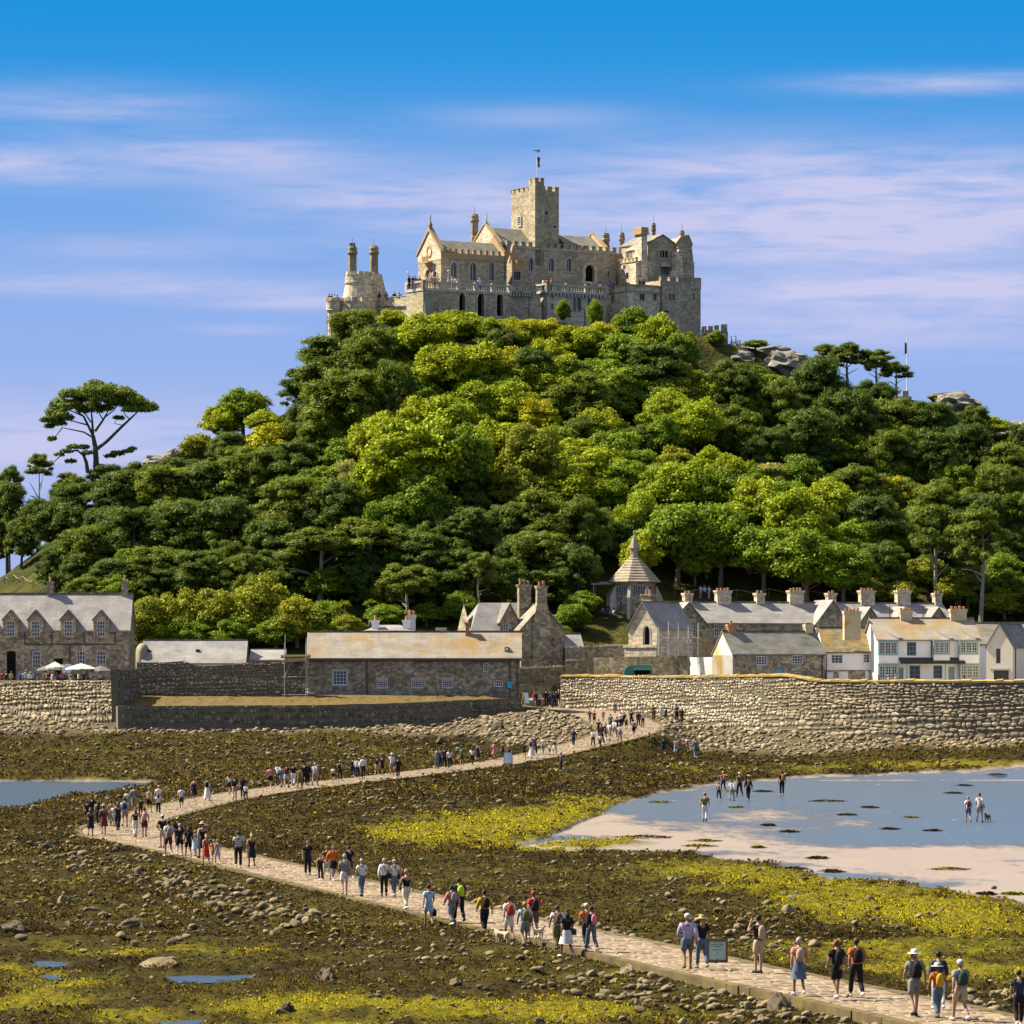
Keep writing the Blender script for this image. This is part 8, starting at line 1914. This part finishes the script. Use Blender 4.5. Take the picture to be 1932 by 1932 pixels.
parasol(104, 1249, 1.0, 'canvas_w', 'cream parasol beside the white notice panel'); parasol(153, 1252, 1.75, 'canvas_w', 'wide cream parasol between two lower windows'); parasol(93, 1254, 1.35, 'canvas_g', 'grey parasol overlapping a cream one', 459.); parasol(190, 1256, 1.25, 'canvas_g', 'grey parasol at the end of the tea terrace')
nt = empty('notice_panel', (X_(125.5, 460), 460, 7.6), 0, 'plain white notice panel on posts at the tea terrace', 'sign'); MB().box(-.5, 0, Z_(1270, 460) - 7.6, .5, .05, Z_(1253, 460) - 7.6).build('board', M['board_pale'], nt); MB().tube([(-.45, .06, 0), (-.45, .06, 2.2)], .03).tube([(.45, .06, 0), (.45, .06, 2.2)], .03).build('post', M['wood'], nt)

# dogs
def dog(px, py, L, mat, label, head, tail_up=True):
    x, y, z = hit(px, py); r = empty('dog', (x, y, z), head, label, 'dog'); s = L
    V = [(0, -.26, .40), (0, -.05, .385), (0, .18, .41), (0, .30, .50), (0, .38, .58), (0, .47, .55), (0, -.36, .47), (0, -.42, .60)]; E = [(0, 1), (1, 2), (2, 3), (3, 4), (4, 5), (0, 6), (6, 7)]; R_ = [(.085, .095), (.08, .085), (.09, .115), .062, .068, .036, .028, .018]
    for sx in (-1, 1):
        for (j, yy, hind) in ((0, -.27, 1), (2, .17, 0)):
            b = len(V)
            V += ([(.075 * sx, yy + .03, .30), (.075 * sx, yy + .05, .24), (.075 * sx, yy - .06, .14), (.075 * sx, yy - .03, .02)] if hind else [(.07 * sx, yy, .28), (.07 * sx, yy - .01, .16), (.07 * sx, yy + .01, .09), (.07 * sx, yy + .02, .02)]); E += [(j, b), (b, b + 1), (b + 1, b + 2), (b + 2, b + 3)]; R_ += [.055, .045, .028, .028] if hind else [.045, .034, .027, .028]
    me = skin_mesh('body', V, E, R_, 1, 1); er = MB()
    for sx in (-1, 1): er.add([(.05 * sx, .36, .62), (.065 * sx, .42, .60), (.095 * sx, .38, .53), (.08 * sx, .36, .60)], [(0, 1, 2), (0, 2, 3), (1, 0, 3), (1, 3, 2)])
    er.tube([(0, .49, .57), (0, .515, .565)], [.018, .012], 6)
    b = part('body', joined('dog_body', [me], [er]), r, mat); r.scale = (s, s, s); return r
furc = mk('cream_fur', [(.40, .31, .19), (.52, .43, .30)], 14., .95, .02, 40.); furd = mk('tan_and_black_fur', [(.03, .022, .016), (.22, .13, .06)], 6., .95, .02, 40.)
ox, oy, k = ZR['F']; dog(ox + 1628 * k, oy + 840 * k, .95, furc, 'cream dog with lowered tail beside the person in white shorts', path_dir(-8, 150) + .7); dog(ox + 1878 * k, oy + 842 * k, .85, furc, 'small cream dog turning by the person in red', path_dir(-8, 150) - .9)
ox, oy, k = ZR['D']; dog(ox + 1720 * k, oy + 596 * k, 1.0, furd, 'small tan and black dog standing on the wet sand', 2.6)

# boards and signs by the causeway
def board(px0, px1, yt, yb, label, facemat, framemat, Y=None, lean=.12, letters=None, name='sign_board'):
    x, y, z = hit((px0 + px1) / 2, yb)
    if Y: y = Y; x = X_((px0 + px1) / 2, Y); z = Z_(yb, Y)
    w = (px1 - px0) * y / F; h = (yb - yt) * y / F; r = empty(name, (x, y, z), rad(-4), label, 'sign')
    fr = MB(); t = .06
    for a in ((-w / 2, 0, w / 2 - 0, .09), (-w / 2, h - t * 1.3, w / 2, h)): fr.box(a[0], -.02, a[1], a[2], .05, a[3])
    for sx in (-1, 1): fr.box(sx * w / 2 - t / 2, -.022, 0, sx * w / 2 + t / 2, .052, h)
    fr.build('frame', M[framemat], r); MB().box(-w / 2 + t / 2, .0, .09, w / 2 - t / 2, .03, h - t).build('board', M[facemat], r)
    bk = MB()
    for sx in (-1, 1): bk.ext([(sx * w / 2 - .025, .05, h - .05), (sx * w / 2 + .025, .05, h - .05), (sx * w / 2 + .025, .05 + .45, 0), (sx * w / 2 - .025, .05 + .45, 0)], (0, .03, 0))
    bk.build('back_leg', M[framemat], r)
    if letters:
        lm = MB(); rl = random.Random(5)
        for (zc, wid, ht, n) in letters:          # print too small to read: rows of letter-sized dark marks
            xx = -wid * w / 2
            while xx < wid * w / 2:
                ww = rl.uniform(.5, 1.0) * ht * h; lm.box(xx, -.004, zc * h - ht * h * rl.uniform(.35, .5), min(xx + ww, wid * w / 2), -.0005, zc * h + ht * h * rl.uniform(.35, .5)); xx += ww + ht * h * rl.choice([.18, .18, .2, .6])
        lm.build('lettering', M['ink'], r)
    return r
ox, oy, k = ZR['G']; board(ox + 1634 * k, ox + 1774 * k, oy + 676 * k, oy + 852 * k, 'pale teal sign board in a wooden frame beside the causeway', 'board_teal', 'wood_dark', letters=((.84, .40, .035, 0), (.76, .68, .045, 0), (.68, .38, .045, 0), (.55, .6, .012, 0), (.52, .5, .012, 0), (.40, .07, .06, 0), (.30, .35, .012, 0), (.16, .05, .07, 0)))
board(951, 966, 1419, 1442, 'pale blue A-board with green frame at the causeway edge', 'board_pale', 'frame_g', letters=((.75, .5, .02, 0), (.5, .6, .015, 0)))
r = empty('easel_board', (X_(995, 446), 446, Z_(1329, 446)), rad(30), 'wooden A-board with white top standing by the gate', 'sign'); MB().ext([(-.3, 0, 0), (.3, 0, 0), (.3, .32, 1.25), (-.3, .32, 1.25)], (0, .05, 0)).build('front_leaf', M['wood'], r); MB().ext([(-.3, .68, 0), (.3, .68, 0), (.3, .36, 1.25), (-.3, .36, 1.25)][::-1], (0, .05, 0)).build('back_leaf', M['wood'], r); MB().ext([(-.24, -.012, .12), (.24, -.012, .12), (.24, .29, 1.18), (-.24, .29, 1.18)], (0, .01, 0)).build('panel', M['board_pale'], r)

# green food trailer behind the wall
Yk = 458.; r = empty('food_trailer', (X_(1176, Yk), Yk, 7.4), 0, 'dark green food trailer with raised awning hatch on the quay', 'trailer'); L = X_(1231, Yk) - X_(1176, Yk); zt_ = Z_(1255, Yk) - 7.4
prof = [(0, .45), (.12, zt_ - .55), (.3, zt_ - .22), (.75, zt_ - .04), (L * .5, zt_), (L - .25, zt_ + .02), (L - .05, zt_ - .12), (L, zt_ - .5), (L, .45)]
MB().ext([(x, 0, z) for x, z in prof][::-1], (0, 1.9, 0)).build('body', M['green_paint'], r)
MB().box(L * .38, -.03, .9, L * .92, .0, zt_ - .55).build('hatch_opening', M['void'], r); MB().ext([(L * .36, 0, zt_ - .5), (L * .36, -.9, zt_ - .42), (L * .98, -.9, zt_ - .42), (L * .94, 0, zt_ - .5)][::-1], (0, 0, .05)).build('awning', M['green_light'], r)
MB().box(L * .38, -.25, .85, L * .92, 0, .92).build('counter', M['wood'], r)
for x in (.8, L - .9): 
    MB().lathe([(.3, -.1), (.3, .1)], 14).build('wheel', M['door_dark'], r).matrix_local = Matrix.Translation((x, .0, .3)) @ Matrix.Rotation(rad(90), 4, 'X')
MB().ext([(-.75, .4, zt_ - .75), (-.55, .4, zt_ - 1.7), (-.25, .4, zt_ - 1.7), (-.05, .4, zt_ - .75)][::-1], (0, .5, 0)).build('planter', M['pot'], r)

# rope fence on the mound, flagstaff on the right skyline, gate on the lawn
def posts_rope(name, label, pts, h, post='wood_dark', rope='wood'):
    P = []
    for px, py in pts: Y, zb = hillY(px, py); P.append(Vector((X_(px, Y), Y, zb)))
    r = empty(name, P[0], 0, label, 'fence')
    for p in P: MB().tube([p - P[0] - Vector((0, 0, .3)), p - P[0] + Vector((0, 0, h))], .05, 6).build('post', M[post], r)
    for a, b in zip(P, P[1:]): MB().tube([a - P[0] + Vector((0, 0, h * .9)), (a + b) / 2 - P[0] + Vector((0, 0, h * .55)), b - P[0] + Vector((0, 0, h * .9))], .035, 5).build('rope', M[rope], r)
posts_rope('rope_fence', 'sagging rope fence on the grassy mound', [(-10, 1108), (8, 1102), (25, 1100), (43, 1103), (62, 1110)], 1.0)
posts_rope('lawn_fence', 'thin wire fence along the lawn behind the terrace', [(1273, 1128), (1330, 1128), (1390, 1130), (1450, 1130), (1520, 1131), (1590, 1131)], 1.1)
r = empty('flagpole', (X_(1711, 570), 570, Z_(720, 570)), 0, 'thin flagpole with a drooping dark flag beyond the skyline pines', 'flagpole'); MB().tube([(0, 0, -2), (0, 0, 6.0)], [.07, .04], 6).build('pole', M['frame_w'], r)
fl = MB(); pts = [(-.02 - .09 * j, .05 * math.sin(i + j), 5.2 - .3 * i - .06 * j) for i in range(6) for j in range(4)]; fl.add(pts, [(i * 4 + j, i * 4 + j + 1, i * 4 + j + 5, i * 4 + j + 4) for i in range(5) for j in range(3)]); fl.build('flag', M['flag'], r)
bt = empty('battery_wall', (X_(1640, 566), 566, Z_(752, 566)), 0, 'low white battlemented wall glimpsed between the pines', 'wall'); MB().box(-1.5, 0, -4, 5.5, .5, .3).build('wall_body', M['dressed'], bt)
for k in range(5): MB().box(-1.3 + k * 1.4, .01, .3, -.5 + k * 1.4, .49, 1.0).build('merlon', M['dressed'], bt)
# ------------------------------------------------------------------ loose stones and boulders on the shore
M['stone'] = mk('shore_stone', [(.09, .066, .031), (.155, .118, .062), (.23, .183, .107)], 1.6, .9, .02, 7., tint=True, orand=.35, lichen=(1.2, .64, .78, (.09, .08, .008)))
M['stone_pale'] = mk('pale_shingle_stone', [(.155, .118, .062), (.225, .178, .105), (.30, .25, .16)], 1.6, .9, .015, 7., tint=True)
M['stone_dark'] = mk('dark_wet_boulder', [(.032, .023, .012), (.06, .046, .025), (.105, .084, .052)], .9, .8, .03, 5., orand=.2, lichen=(.8, .60, .75, (.085, .08, .006)))
srg = np.random.default_rng(8)
def stone_base(sub, seed):
    r = np.random.default_rng(seed); bm = bmesh.new(); bmesh.ops.create_icosphere(bm, subdivisions=sub, radius=1.)
    A = r.normal(0, 1, (9, 3)); A /= np.linalg.norm(A, axis=1)[:, None]; D = r.uniform(.42, .85, 9)
    for v in bm.verts:                              # facet the ball with random cuts
        c = np.array(v.co)
        for a, d in zip(A, D):
            k = c @ a
            if k > d: c = c - a * (k - d) * .97
        v.co = Vector(c * r.uniform(.95, 1.05))
    bm.verts.ensure_lookup_table(); V = np.array([v.co for v in bm.verts]); Fq = np.array([[q.index for q in f.verts] for f in bm.faces]); bm.free(); return V, Fq
def boulder_base(seed):
    r = np.random.default_rng(seed); bm = bmesh.new(); bmesh.ops.create_icosphere(bm, subdivisions=4, radius=1.)
    A = r.normal(0, 1, (13, 3)); A[:, 2] = np.abs(A[:, 2]) * .8; A /= np.linalg.norm(A, axis=1)[:, None]; D = r.uniform(.34, .8, 13)
    for v in bm.verts:
        c = np.array(v.co); n = .10 * math.sin(c[0] * 4.1 + seed) * math.sin(c[1] * 5.3 + 2 * seed) + .05 * math.sin(c[2] * 13 + c[0] * 9 + seed)
        for a, d in zip(A, D):
            k = c @ a
            if k > d + n: c = c - a * (k - d - n)
        v.co = Vector(c * (1 + r.uniform(-.012, .012)))
    V = np.array([v.co for v in bm.verts]); bm.verts.index_update(); Fq = np.array([[q.index for q in f.verts] for f in bm.faces]); bm.free(); return V, Fq
SB3 = [boulder_base(90 + k) for k in range(10)]
def far_base(seed):
    r = np.random.default_rng(seed); bm = bmesh.new(); bmesh.ops.create_icosphere(bm, subdivisions=1, radius=1.) if False else bmesh.ops.create_cube(bm, size=1.5)
    bmesh.ops.bevel(bm, geom=bm.edges[:], offset=.35, segments=1, affect='EDGES'); bmesh.ops.triangulate(bm, faces=bm.faces[:])
    for v in bm.verts: v.co = Vector(np.array(v.co) * r.uniform(.75, 1.25, 3))
    bm.verts.index_update(); V = np.array([v.co for v in bm.verts]); Fq = np.array([[q.index for q in f.verts] for f in bm.faces]); bm.free(); return V, Fq
SBF = [far_base(k) for k in range(8)]
SB1 = [stone_base(1, k) for k in range(8)]; SB2 = [stone_base(2, 50 + k) for k in range(10)]
ST_ME = [np_mesh('stone', V, Fq, [M['stone']], np.full(len(Fq), 1.0)) for V, Fq in SB2]
STD_ME = [np_mesh('boulder', V, Fq, [M['stone_dark']], np.full(len(Fq), 1.0)) for V, Fq in SB3]
STT_ME = [np_mesh('boulder', V, Fq, [M['stone']], np.full(len(Fq), 1.0)) for V, Fq in SB3]
def rotz(a): c, s = np.cos(a), np.sin(a); return np.array([[c, -s, 0], [s, c, 0], [0, 0, 1]])
# the big boulders one can point to
BIG = [(248, 1738, 40, 22, 'd', 'broad flat-topped boulder, largest among the seaweed'), (34, 1748, 34, 16, 'd', 'dark ridged boulder half sunk in weed near the rock pools'), (58, 1592, 15, 13, 'd', 'square dark boulder beside a squat block'), (90, 1597, 18, 14, 'd', 'squat dark block beside a square boulder'), (118, 1697, 18, 13, 's', 'cubic boulder standing alone in brown weed'), (617, 1838, 30, 18, 'd', 'dark brown boulder leaning beside the pale slab'), (860, 1852, 17, 10, 's', 'rounded boulder on the weed below the causeway'), (540, 1902, 26, 15, 'd', 'grey-brown boulder between green weed mounds'), (1478, 1893, 32, 24, 'd', 'pointed dark boulder against the causeway kerb'), (1185, 1830, 18, 14, 's', 'leaning boulder close under the kerb'),
       (1015, 1926, 18, 9, 'd', 'small black rock at the edge of green weed'), (280, 1691, 12, 11, 's', 'upright pointed stone in weed'), (320, 1697, 15, 9, 's', 'low rounded stone beside a pointed one'), (130, 1742, 12, 9, 's', 'round-backed stone of a close pair in the weed'), (166, 1744, 13, 9, 's', 'round-backed stone of a close pair in the weed'), (410, 1715, 18, 9, 's', 'tilted slab of stone below the causeway'), (380, 1685, 18, 9, 's', 'dark-sided stone below the kerb stones'),
       (858, 1362, 1, 1, None, ''), (832, 1398, 14, 8, 'd', 'sloping slab leaning on a rock by the far causeway'), (940, 1370, 16, 10, 'd', 'dark brown boulder on the stony bank below the gate'), (960, 1372, 14, 9, 's', 'tan boulder beside a dark one below the gate'), (1850, 1925, 26, 16, 's', 'large tan stone touching the causeway edge by walkers in sun hats'), (1900, 1870, 20, 14, 's', 'tan boulder on green weed behind the walkers in sun hats'), (1500, 1795, 15, 8, 's', 'square stone on weed beside the causeway'), (1485, 1712, 18, 10, 's', 'pointed stone standing out of dark weed'), (1165, 1775, 20, 9, 's', 'long stone lying along the far kerb')]
def place(px, py, rx, ry, me, nm, lab, grp=None, cat='boulder'):
    x, y, z = hit(px, py + ry * .6, shore_z); o = inst(nm, me, None, (x, y, z + ry * y / F * .35)); sx = rx * y / F; o.scale = (sx, sx * .8, ry * y / F * 1.15); o.rotation_euler = (RN.uniform(-.15, .15), RN.uniform(-.2, .2), RN.uniform(0, 6.28)); tagit(o, lab, cat, grp); return o
for k, (px, py, rx, ry, t, lab) in enumerate(BIG):
    if t: place(px, py, rx, ry, (STD_ME if t == 'd' else STT_ME)[k % 10], 'boulder', lab, 'pair of round-backed stones' if 'close pair' in lab else None)
# flat bedrock slab near the pool
place(300, 1818, 56, 5, STT_ME[3], 'rock_slab', 'low pale rock slab beside the long pool', cat='rock')
# countable stones: drifts along both sides of the causeway, then everywhere on the shore
cand = []
def drift(n, cx, cy, sx, sy, s0, s1, slope=0.):
    for _ in range(n):
        dx = srg.normal(0, sx); px = cx + dx; py = cy + slope * dx + srg.normal(0, sy); cand.append((px, py, s0 + (s1 - s0) * srg.random() ** 2.2 * .85))
drift(330, 430, 1702, 130, 16, .10, .40, .24); drift(120, 130, 1610, 90, 14, .12, .42, .1); drift(330, 1270, 1885, 190, 26, .09, .30, .16); drift(110, 1640, 1935, 140, 12, .09, .28, .1); drift(110, 1080, 1755, 120, 9, .10, .36, .24); drift(70, 1440, 1770, 80, 14, .10, .30, .1); drift(90, 760, 1690, 80, 10, .10, .30, .25); drift(110, 820, 1790, 160, 20, .08, .25, .1); drift(80, 1850, 1900, 80, 16, .1, .32, .1)
drift(120, 250, 1740, 150, 30, .10, .34); drift(100, 1500, 1720, 220, 30, .10, .34); drift(110, 700, 1505, 120, 16, .14, .4); drift(160, 640, 1420, 180, 20, .18, .45); drift(60, 300, 1400, 180, 22, .18, .4); drift(80, 250, 1640, 120, 20, .10, .34)
pts = []
for px, py, s in cand:
    if not (-60 < px < 2000 and 1400 < py < 1985): continue
    x, y, z = hit(px, py, shore_z, n=400); pts.append((x, y, z, s, px, py))
def scatter(n, ylo, yhi, s0, s1, dens):
    y = srg.uniform(ylo, yhi, n * 3); x = srg.uniform(-.135, .135, n * 3) * y; zb = zbase(x, y); Z = zones(x, y, zb); d, zp, hw = path_q(x, y)
    p = dens(*Z); ok = (srg.random(n * 3) < p) & (d > hw + .15); idx = np.where(ok)[0][:n]; x, y = x[idx], y[idx]; return x, y, shore_z(x, y), srg.uniform(s0, s1, len(idx)) ** 1.0, Z[5][idx], Z[2][idx]
calm_ = lambda sa, se: np.clip(1 - 6 * np.maximum(sa, se), 0, 1)
sets = [scatter(6500, 350, 446, .11, .40, lambda px, py, al, sa, se, st: np.clip(st * 1.2, 0, 1) * calm_(sa, se)), scatter(1100, 300, 430, .10, .36, lambda px, py, al, sa, se, st: .5 * calm_(sa, se) * (1 - st)), scatter(1300, 200, 320, .07, .22, lambda px, py, al, sa, se, st: .5 * (1 - .5 * al) * calm_(sa, se)), scatter(1500, 108, 205, .04, .14, lambda px, py, al, sa, se, st: .6 * (1 - .4 * al) * calm_(sa, se))]
AV, AF, AT, off = [], [], [], 0; PV, PF, PTn, poff = [], [], [], 0
pts.sort(key=lambda q: -q[3] * F / q[1])
seen = [q for q in pts if -10 < q[4] < 1942 and q[5] < 1940][:270]; sid = set(map(id, seen))
for k, q in enumerate(seen):
    x, y, z, s, px, py = q; o = inst('stone', ST_ME[k % 10], None, (x, y, z + s * .25)); o.scale = (s, s * srg.uniform(.6, .95), s * srg.uniform(.45, .75)); o.rotation_euler = (srg.uniform(-.3, .3), srg.uniform(-.3, .3), srg.uniform(0, 6.28))
    tagit(o, 'loose tan stone on the seaweed shore', 'stone', 'loose stones on the seaweed shore')
def put(x, y, z, s, pale, base):
    global off, poff
    V, Fq = base if s * F / y > 7.5 else SBF[int(srg.integers(8))]; A = V * np.array([s, s * srg.uniform(.6, .95), s * srg.uniform(.4, .75)]); A = A @ rotz(srg.uniform(0, 6.28)).T; t = srg.uniform(-.35, .35); A = A @ np.array([[np.cos(t), 0, np.sin(t)], [0, 1, 0], [-np.sin(t), 0, np.cos(t)]]).T + np.array([x, y, z + s * .22]); tn = np.full(len(Fq), srg.uniform(.6, 1.35))
    if pale: PV.append(A); PF.append(Fq + poff); PTn.append(tn); poff += len(A)
    else: AV.append(A); AF.append(Fq + off); AT.append(tn); off += len(A)
for q in pts:
    if id(q) not in sid: put(q[0], q[1], q[2], q[3], False, SB1[int(srg.integers(8))])
for si, (x, y, z, s, st, al) in enumerate(sets):
    for k in range(len(x)): put(x[k], y[k], z[k], s[k], st[k] > .4 and srg.random() < .9, SB1[int(srg.integers(8))])
tagit(inst('shore_stones', np_mesh('shore_stones', np.concatenate(AV), np.concatenate(AF), [M['stone']], np.concatenate(AT))), 'countless small stones strewn through the seaweed', 'stones', kind='stuff')
tagit(inst('shingle_bank', np_mesh('shingle_bank', np.concatenate(PV), np.concatenate(PF), [M['stone_pale']], np.concatenate(PTn))), 'bank of pale stones heaped under the harbour walls', 'stones', kind='stuff')

# ------------------------------------------------------------------ seaweed and green weed
def weed_mat(name, cols, transl=.1):
    t = NT(name); a = t.node('ShaderNodeAttribute', attribute_name='tint').outputs['Fac']
    t.put(t.b.inputs['Base Color'], t.ramp(a, [(i / (len(cols) - 1), c) for i, c in enumerate(cols)])); t.put(t.b.inputs['Roughness'], .7); t.put(t.b.inputs['Specular IOR Level'], .04)
    return t.m
M['weed'] = weed_mat('bladder_wrack', [(.006, .004, .0006), (.013, .0082, .0008), (.025, .0155, .0012), (.052, .034, .0025), (.112, .075, .007)])
M['algae'] = weed_mat('green_weed', [(.018, .017, .001), (.065, .058, .001), (.14, .122, .001), (.215, .182, .0015), (.29, .235, .003)])
def tufts(n, ylo, yhi, size, want):
    y = srg.uniform(ylo, yhi, n * 2); x = srg.uniform(-.140, .140, n * 2) * y; zb = zbase(x, y); px, py, al, sa, se, st = zones(x, y, zb); d, zp, hw = path_q(x, y); cl = np.maximum(sa, se)
    g = al > srg.uniform(.15, .75, n * 2); clump = fbm(x * .8 + 3, y * .5, 3); bare = srg.random(n * 2) < (.55 + 1.0 * (clump - .5))
    ok = (d > hw + .02) & (cl < .25) & (st < srg.uniform(.1, .5, n * 2)) & (g if want else (~g & bare | (~g & (srg.random(n * 2) < .35))))
    if POOLS: ok &= pool_w(x, y) < .15
    i = np.where(ok)[0][:n]; x, y = x[i], y[i]; z = shore_z(x, y); m = len(x); K_ = 3
    hgt = .35 + 1.1 * np.clip(fbm(x * .45 + 9, y * .3, 3) * 2 - .5, 0, 1)
    a = srg.uniform(0, 6.283, (m, K_)); L = size * srg.uniform(.5, 1.3, (m, K_)); up = L * srg.uniform(.08, .7, (m, K_)) * hgt[:, None]; w = L * srg.uniform(.10, .26, (m, K_))
    dx, dy = np.cos(a), np.sin(a); sx, sy = -dy, dx
    b = np.stack([np.repeat(x[:, None], K_, 1) + srg.normal(0, size * .35, (m, K_)), np.repeat(y[:, None], K_, 1) + srg.normal(0, size * .35, (m, K_)), np.repeat(z[:, None], K_, 1) - .02], -1)
    mid = b + np.stack([dx * L * .55, dy * L * .55, up], -1); tip = b + np.stack([dx * L, dy * L, up * .45], -1); sv = np.stack([sx * w, sy * w, np.zeros_like(w)], -1)
    V = np.stack([b - sv * .4, mid - sv, tip, mid + sv], 2).reshape(-1, 3); N = m * K_; t0 = np.clip(srg.normal(.42, .26, (m, 1)) + srg.normal(0, .14, (m, K_)) + (.0 if want else .5 * (fbm(x * .15, y * .1, 2) - .5))[:, None] if not want else srg.normal(.55, .2, (m, 1)) + srg.normal(0, .12, (m, K_)), 0, 1)
    return V, N, t0.ravel()
for want, nm, mat, lab, spec in ((False, 'seaweed', 'weed', 'brown bladder wrack matting the shore', ((56000, 106, 170, .14), (40000, 165, 240, .20), (32000, 235, 330, .30), (27000, 325, 432, .40))), (True, 'green_algae', 'algae', 'bright yellow-green weed in patches over the shore', ((26000, 106, 170, .13), (22000, 165, 240, .18), (13000, 235, 330, .28), (3500, 325, 420, .38)))):
    Vs, ts, tot = [], [], 0
    for n, a, b, sz in spec:
        V, N, t = tufts(n, a, b, sz, want); Vs.append(V); ts.append(t); tot += N
    V = np.concatenate(Vs); tagit(inst(nm, np_mesh(nm, V, np.arange(len(V)).reshape(-1, 4), [M[mat]], np.concatenate(ts))), lab, 'seaweed', kind='stuff')
# weed rafts on the sand flat
for k, (px, py, rx, ry) in enumerate(((1790, 1641, 40, 2.5), (1543, 1620, 22, 2.5), (1450, 1558, 12, 2), (1720, 1543, 12, 2), (1560, 1512, 40, 2.5), (1640, 1524, 14, 3), (1330, 1587, 30, 2), (1215, 1580, 55, 6), (1860, 1688, 14, 3), (1910, 1688, 20, 3), (1800, 1497, 18, 2), (1820, 1483, 14, 2), (1320, 1597, 30, 3), (1490, 1570, 16, 2), (1880, 1462, 20, 2), (1380, 1493, 14, 2), (1440, 1494, 20, 2), (1600, 1538, 20, 2.), (1390, 1524, 12, 1.6), (1680, 1565, 16, 2), (1760, 1568, 14, 1.6), (1245, 1514, 20, 3), (1500, 1640, 24, 3), (1570, 1645, 20, 4), (1430, 1600, 10, 1.5))):
    x, y, z = hit(px, py, shore_z); L = rx * y / F; D = ry * y * y / (F * (ZC - z)); m = int(130 + 14 * L * max(D, 1)); m = min(m, 420)
    a = srg.uniform(0, 6.283, m); r_ = np.sqrt(srg.random(m)); bx = r_ * np.cos(a) * L; by = r_ * np.sin(a) * min(D, 4.) * .6; hh = .16 * (1 - r_) + .03; th = srg.uniform(0, 6.283, m); Lf = srg.uniform(.15, .4, m); V = []
    b = np.stack([bx, by, hh * .3], 1); dd = np.stack([np.cos(th) * Lf, np.sin(th) * Lf, hh], 1); sv = np.stack([-np.sin(th), np.cos(th), np.zeros(m)], 1) * (Lf * .25)[:, None]
    V = np.stack([b - sv * .4, b + dd * .6 - sv, b + dd * np.array([1, 1, .3]), b + dd * .6 + sv], 1).reshape(-1, 3)
    tagit(inst('weed_raft', np_mesh('weed_raft', V, np.arange(4 * m).reshape(m, 4), [M['weed'] if k % 3 else M['algae']], np.clip(srg.normal(.5, .2, m), 0, 1)), None, (x, y, z)), 'stranded raft of seaweed lying on the wet sand', 'seaweed', 'seaweed rafts on the sand flat')
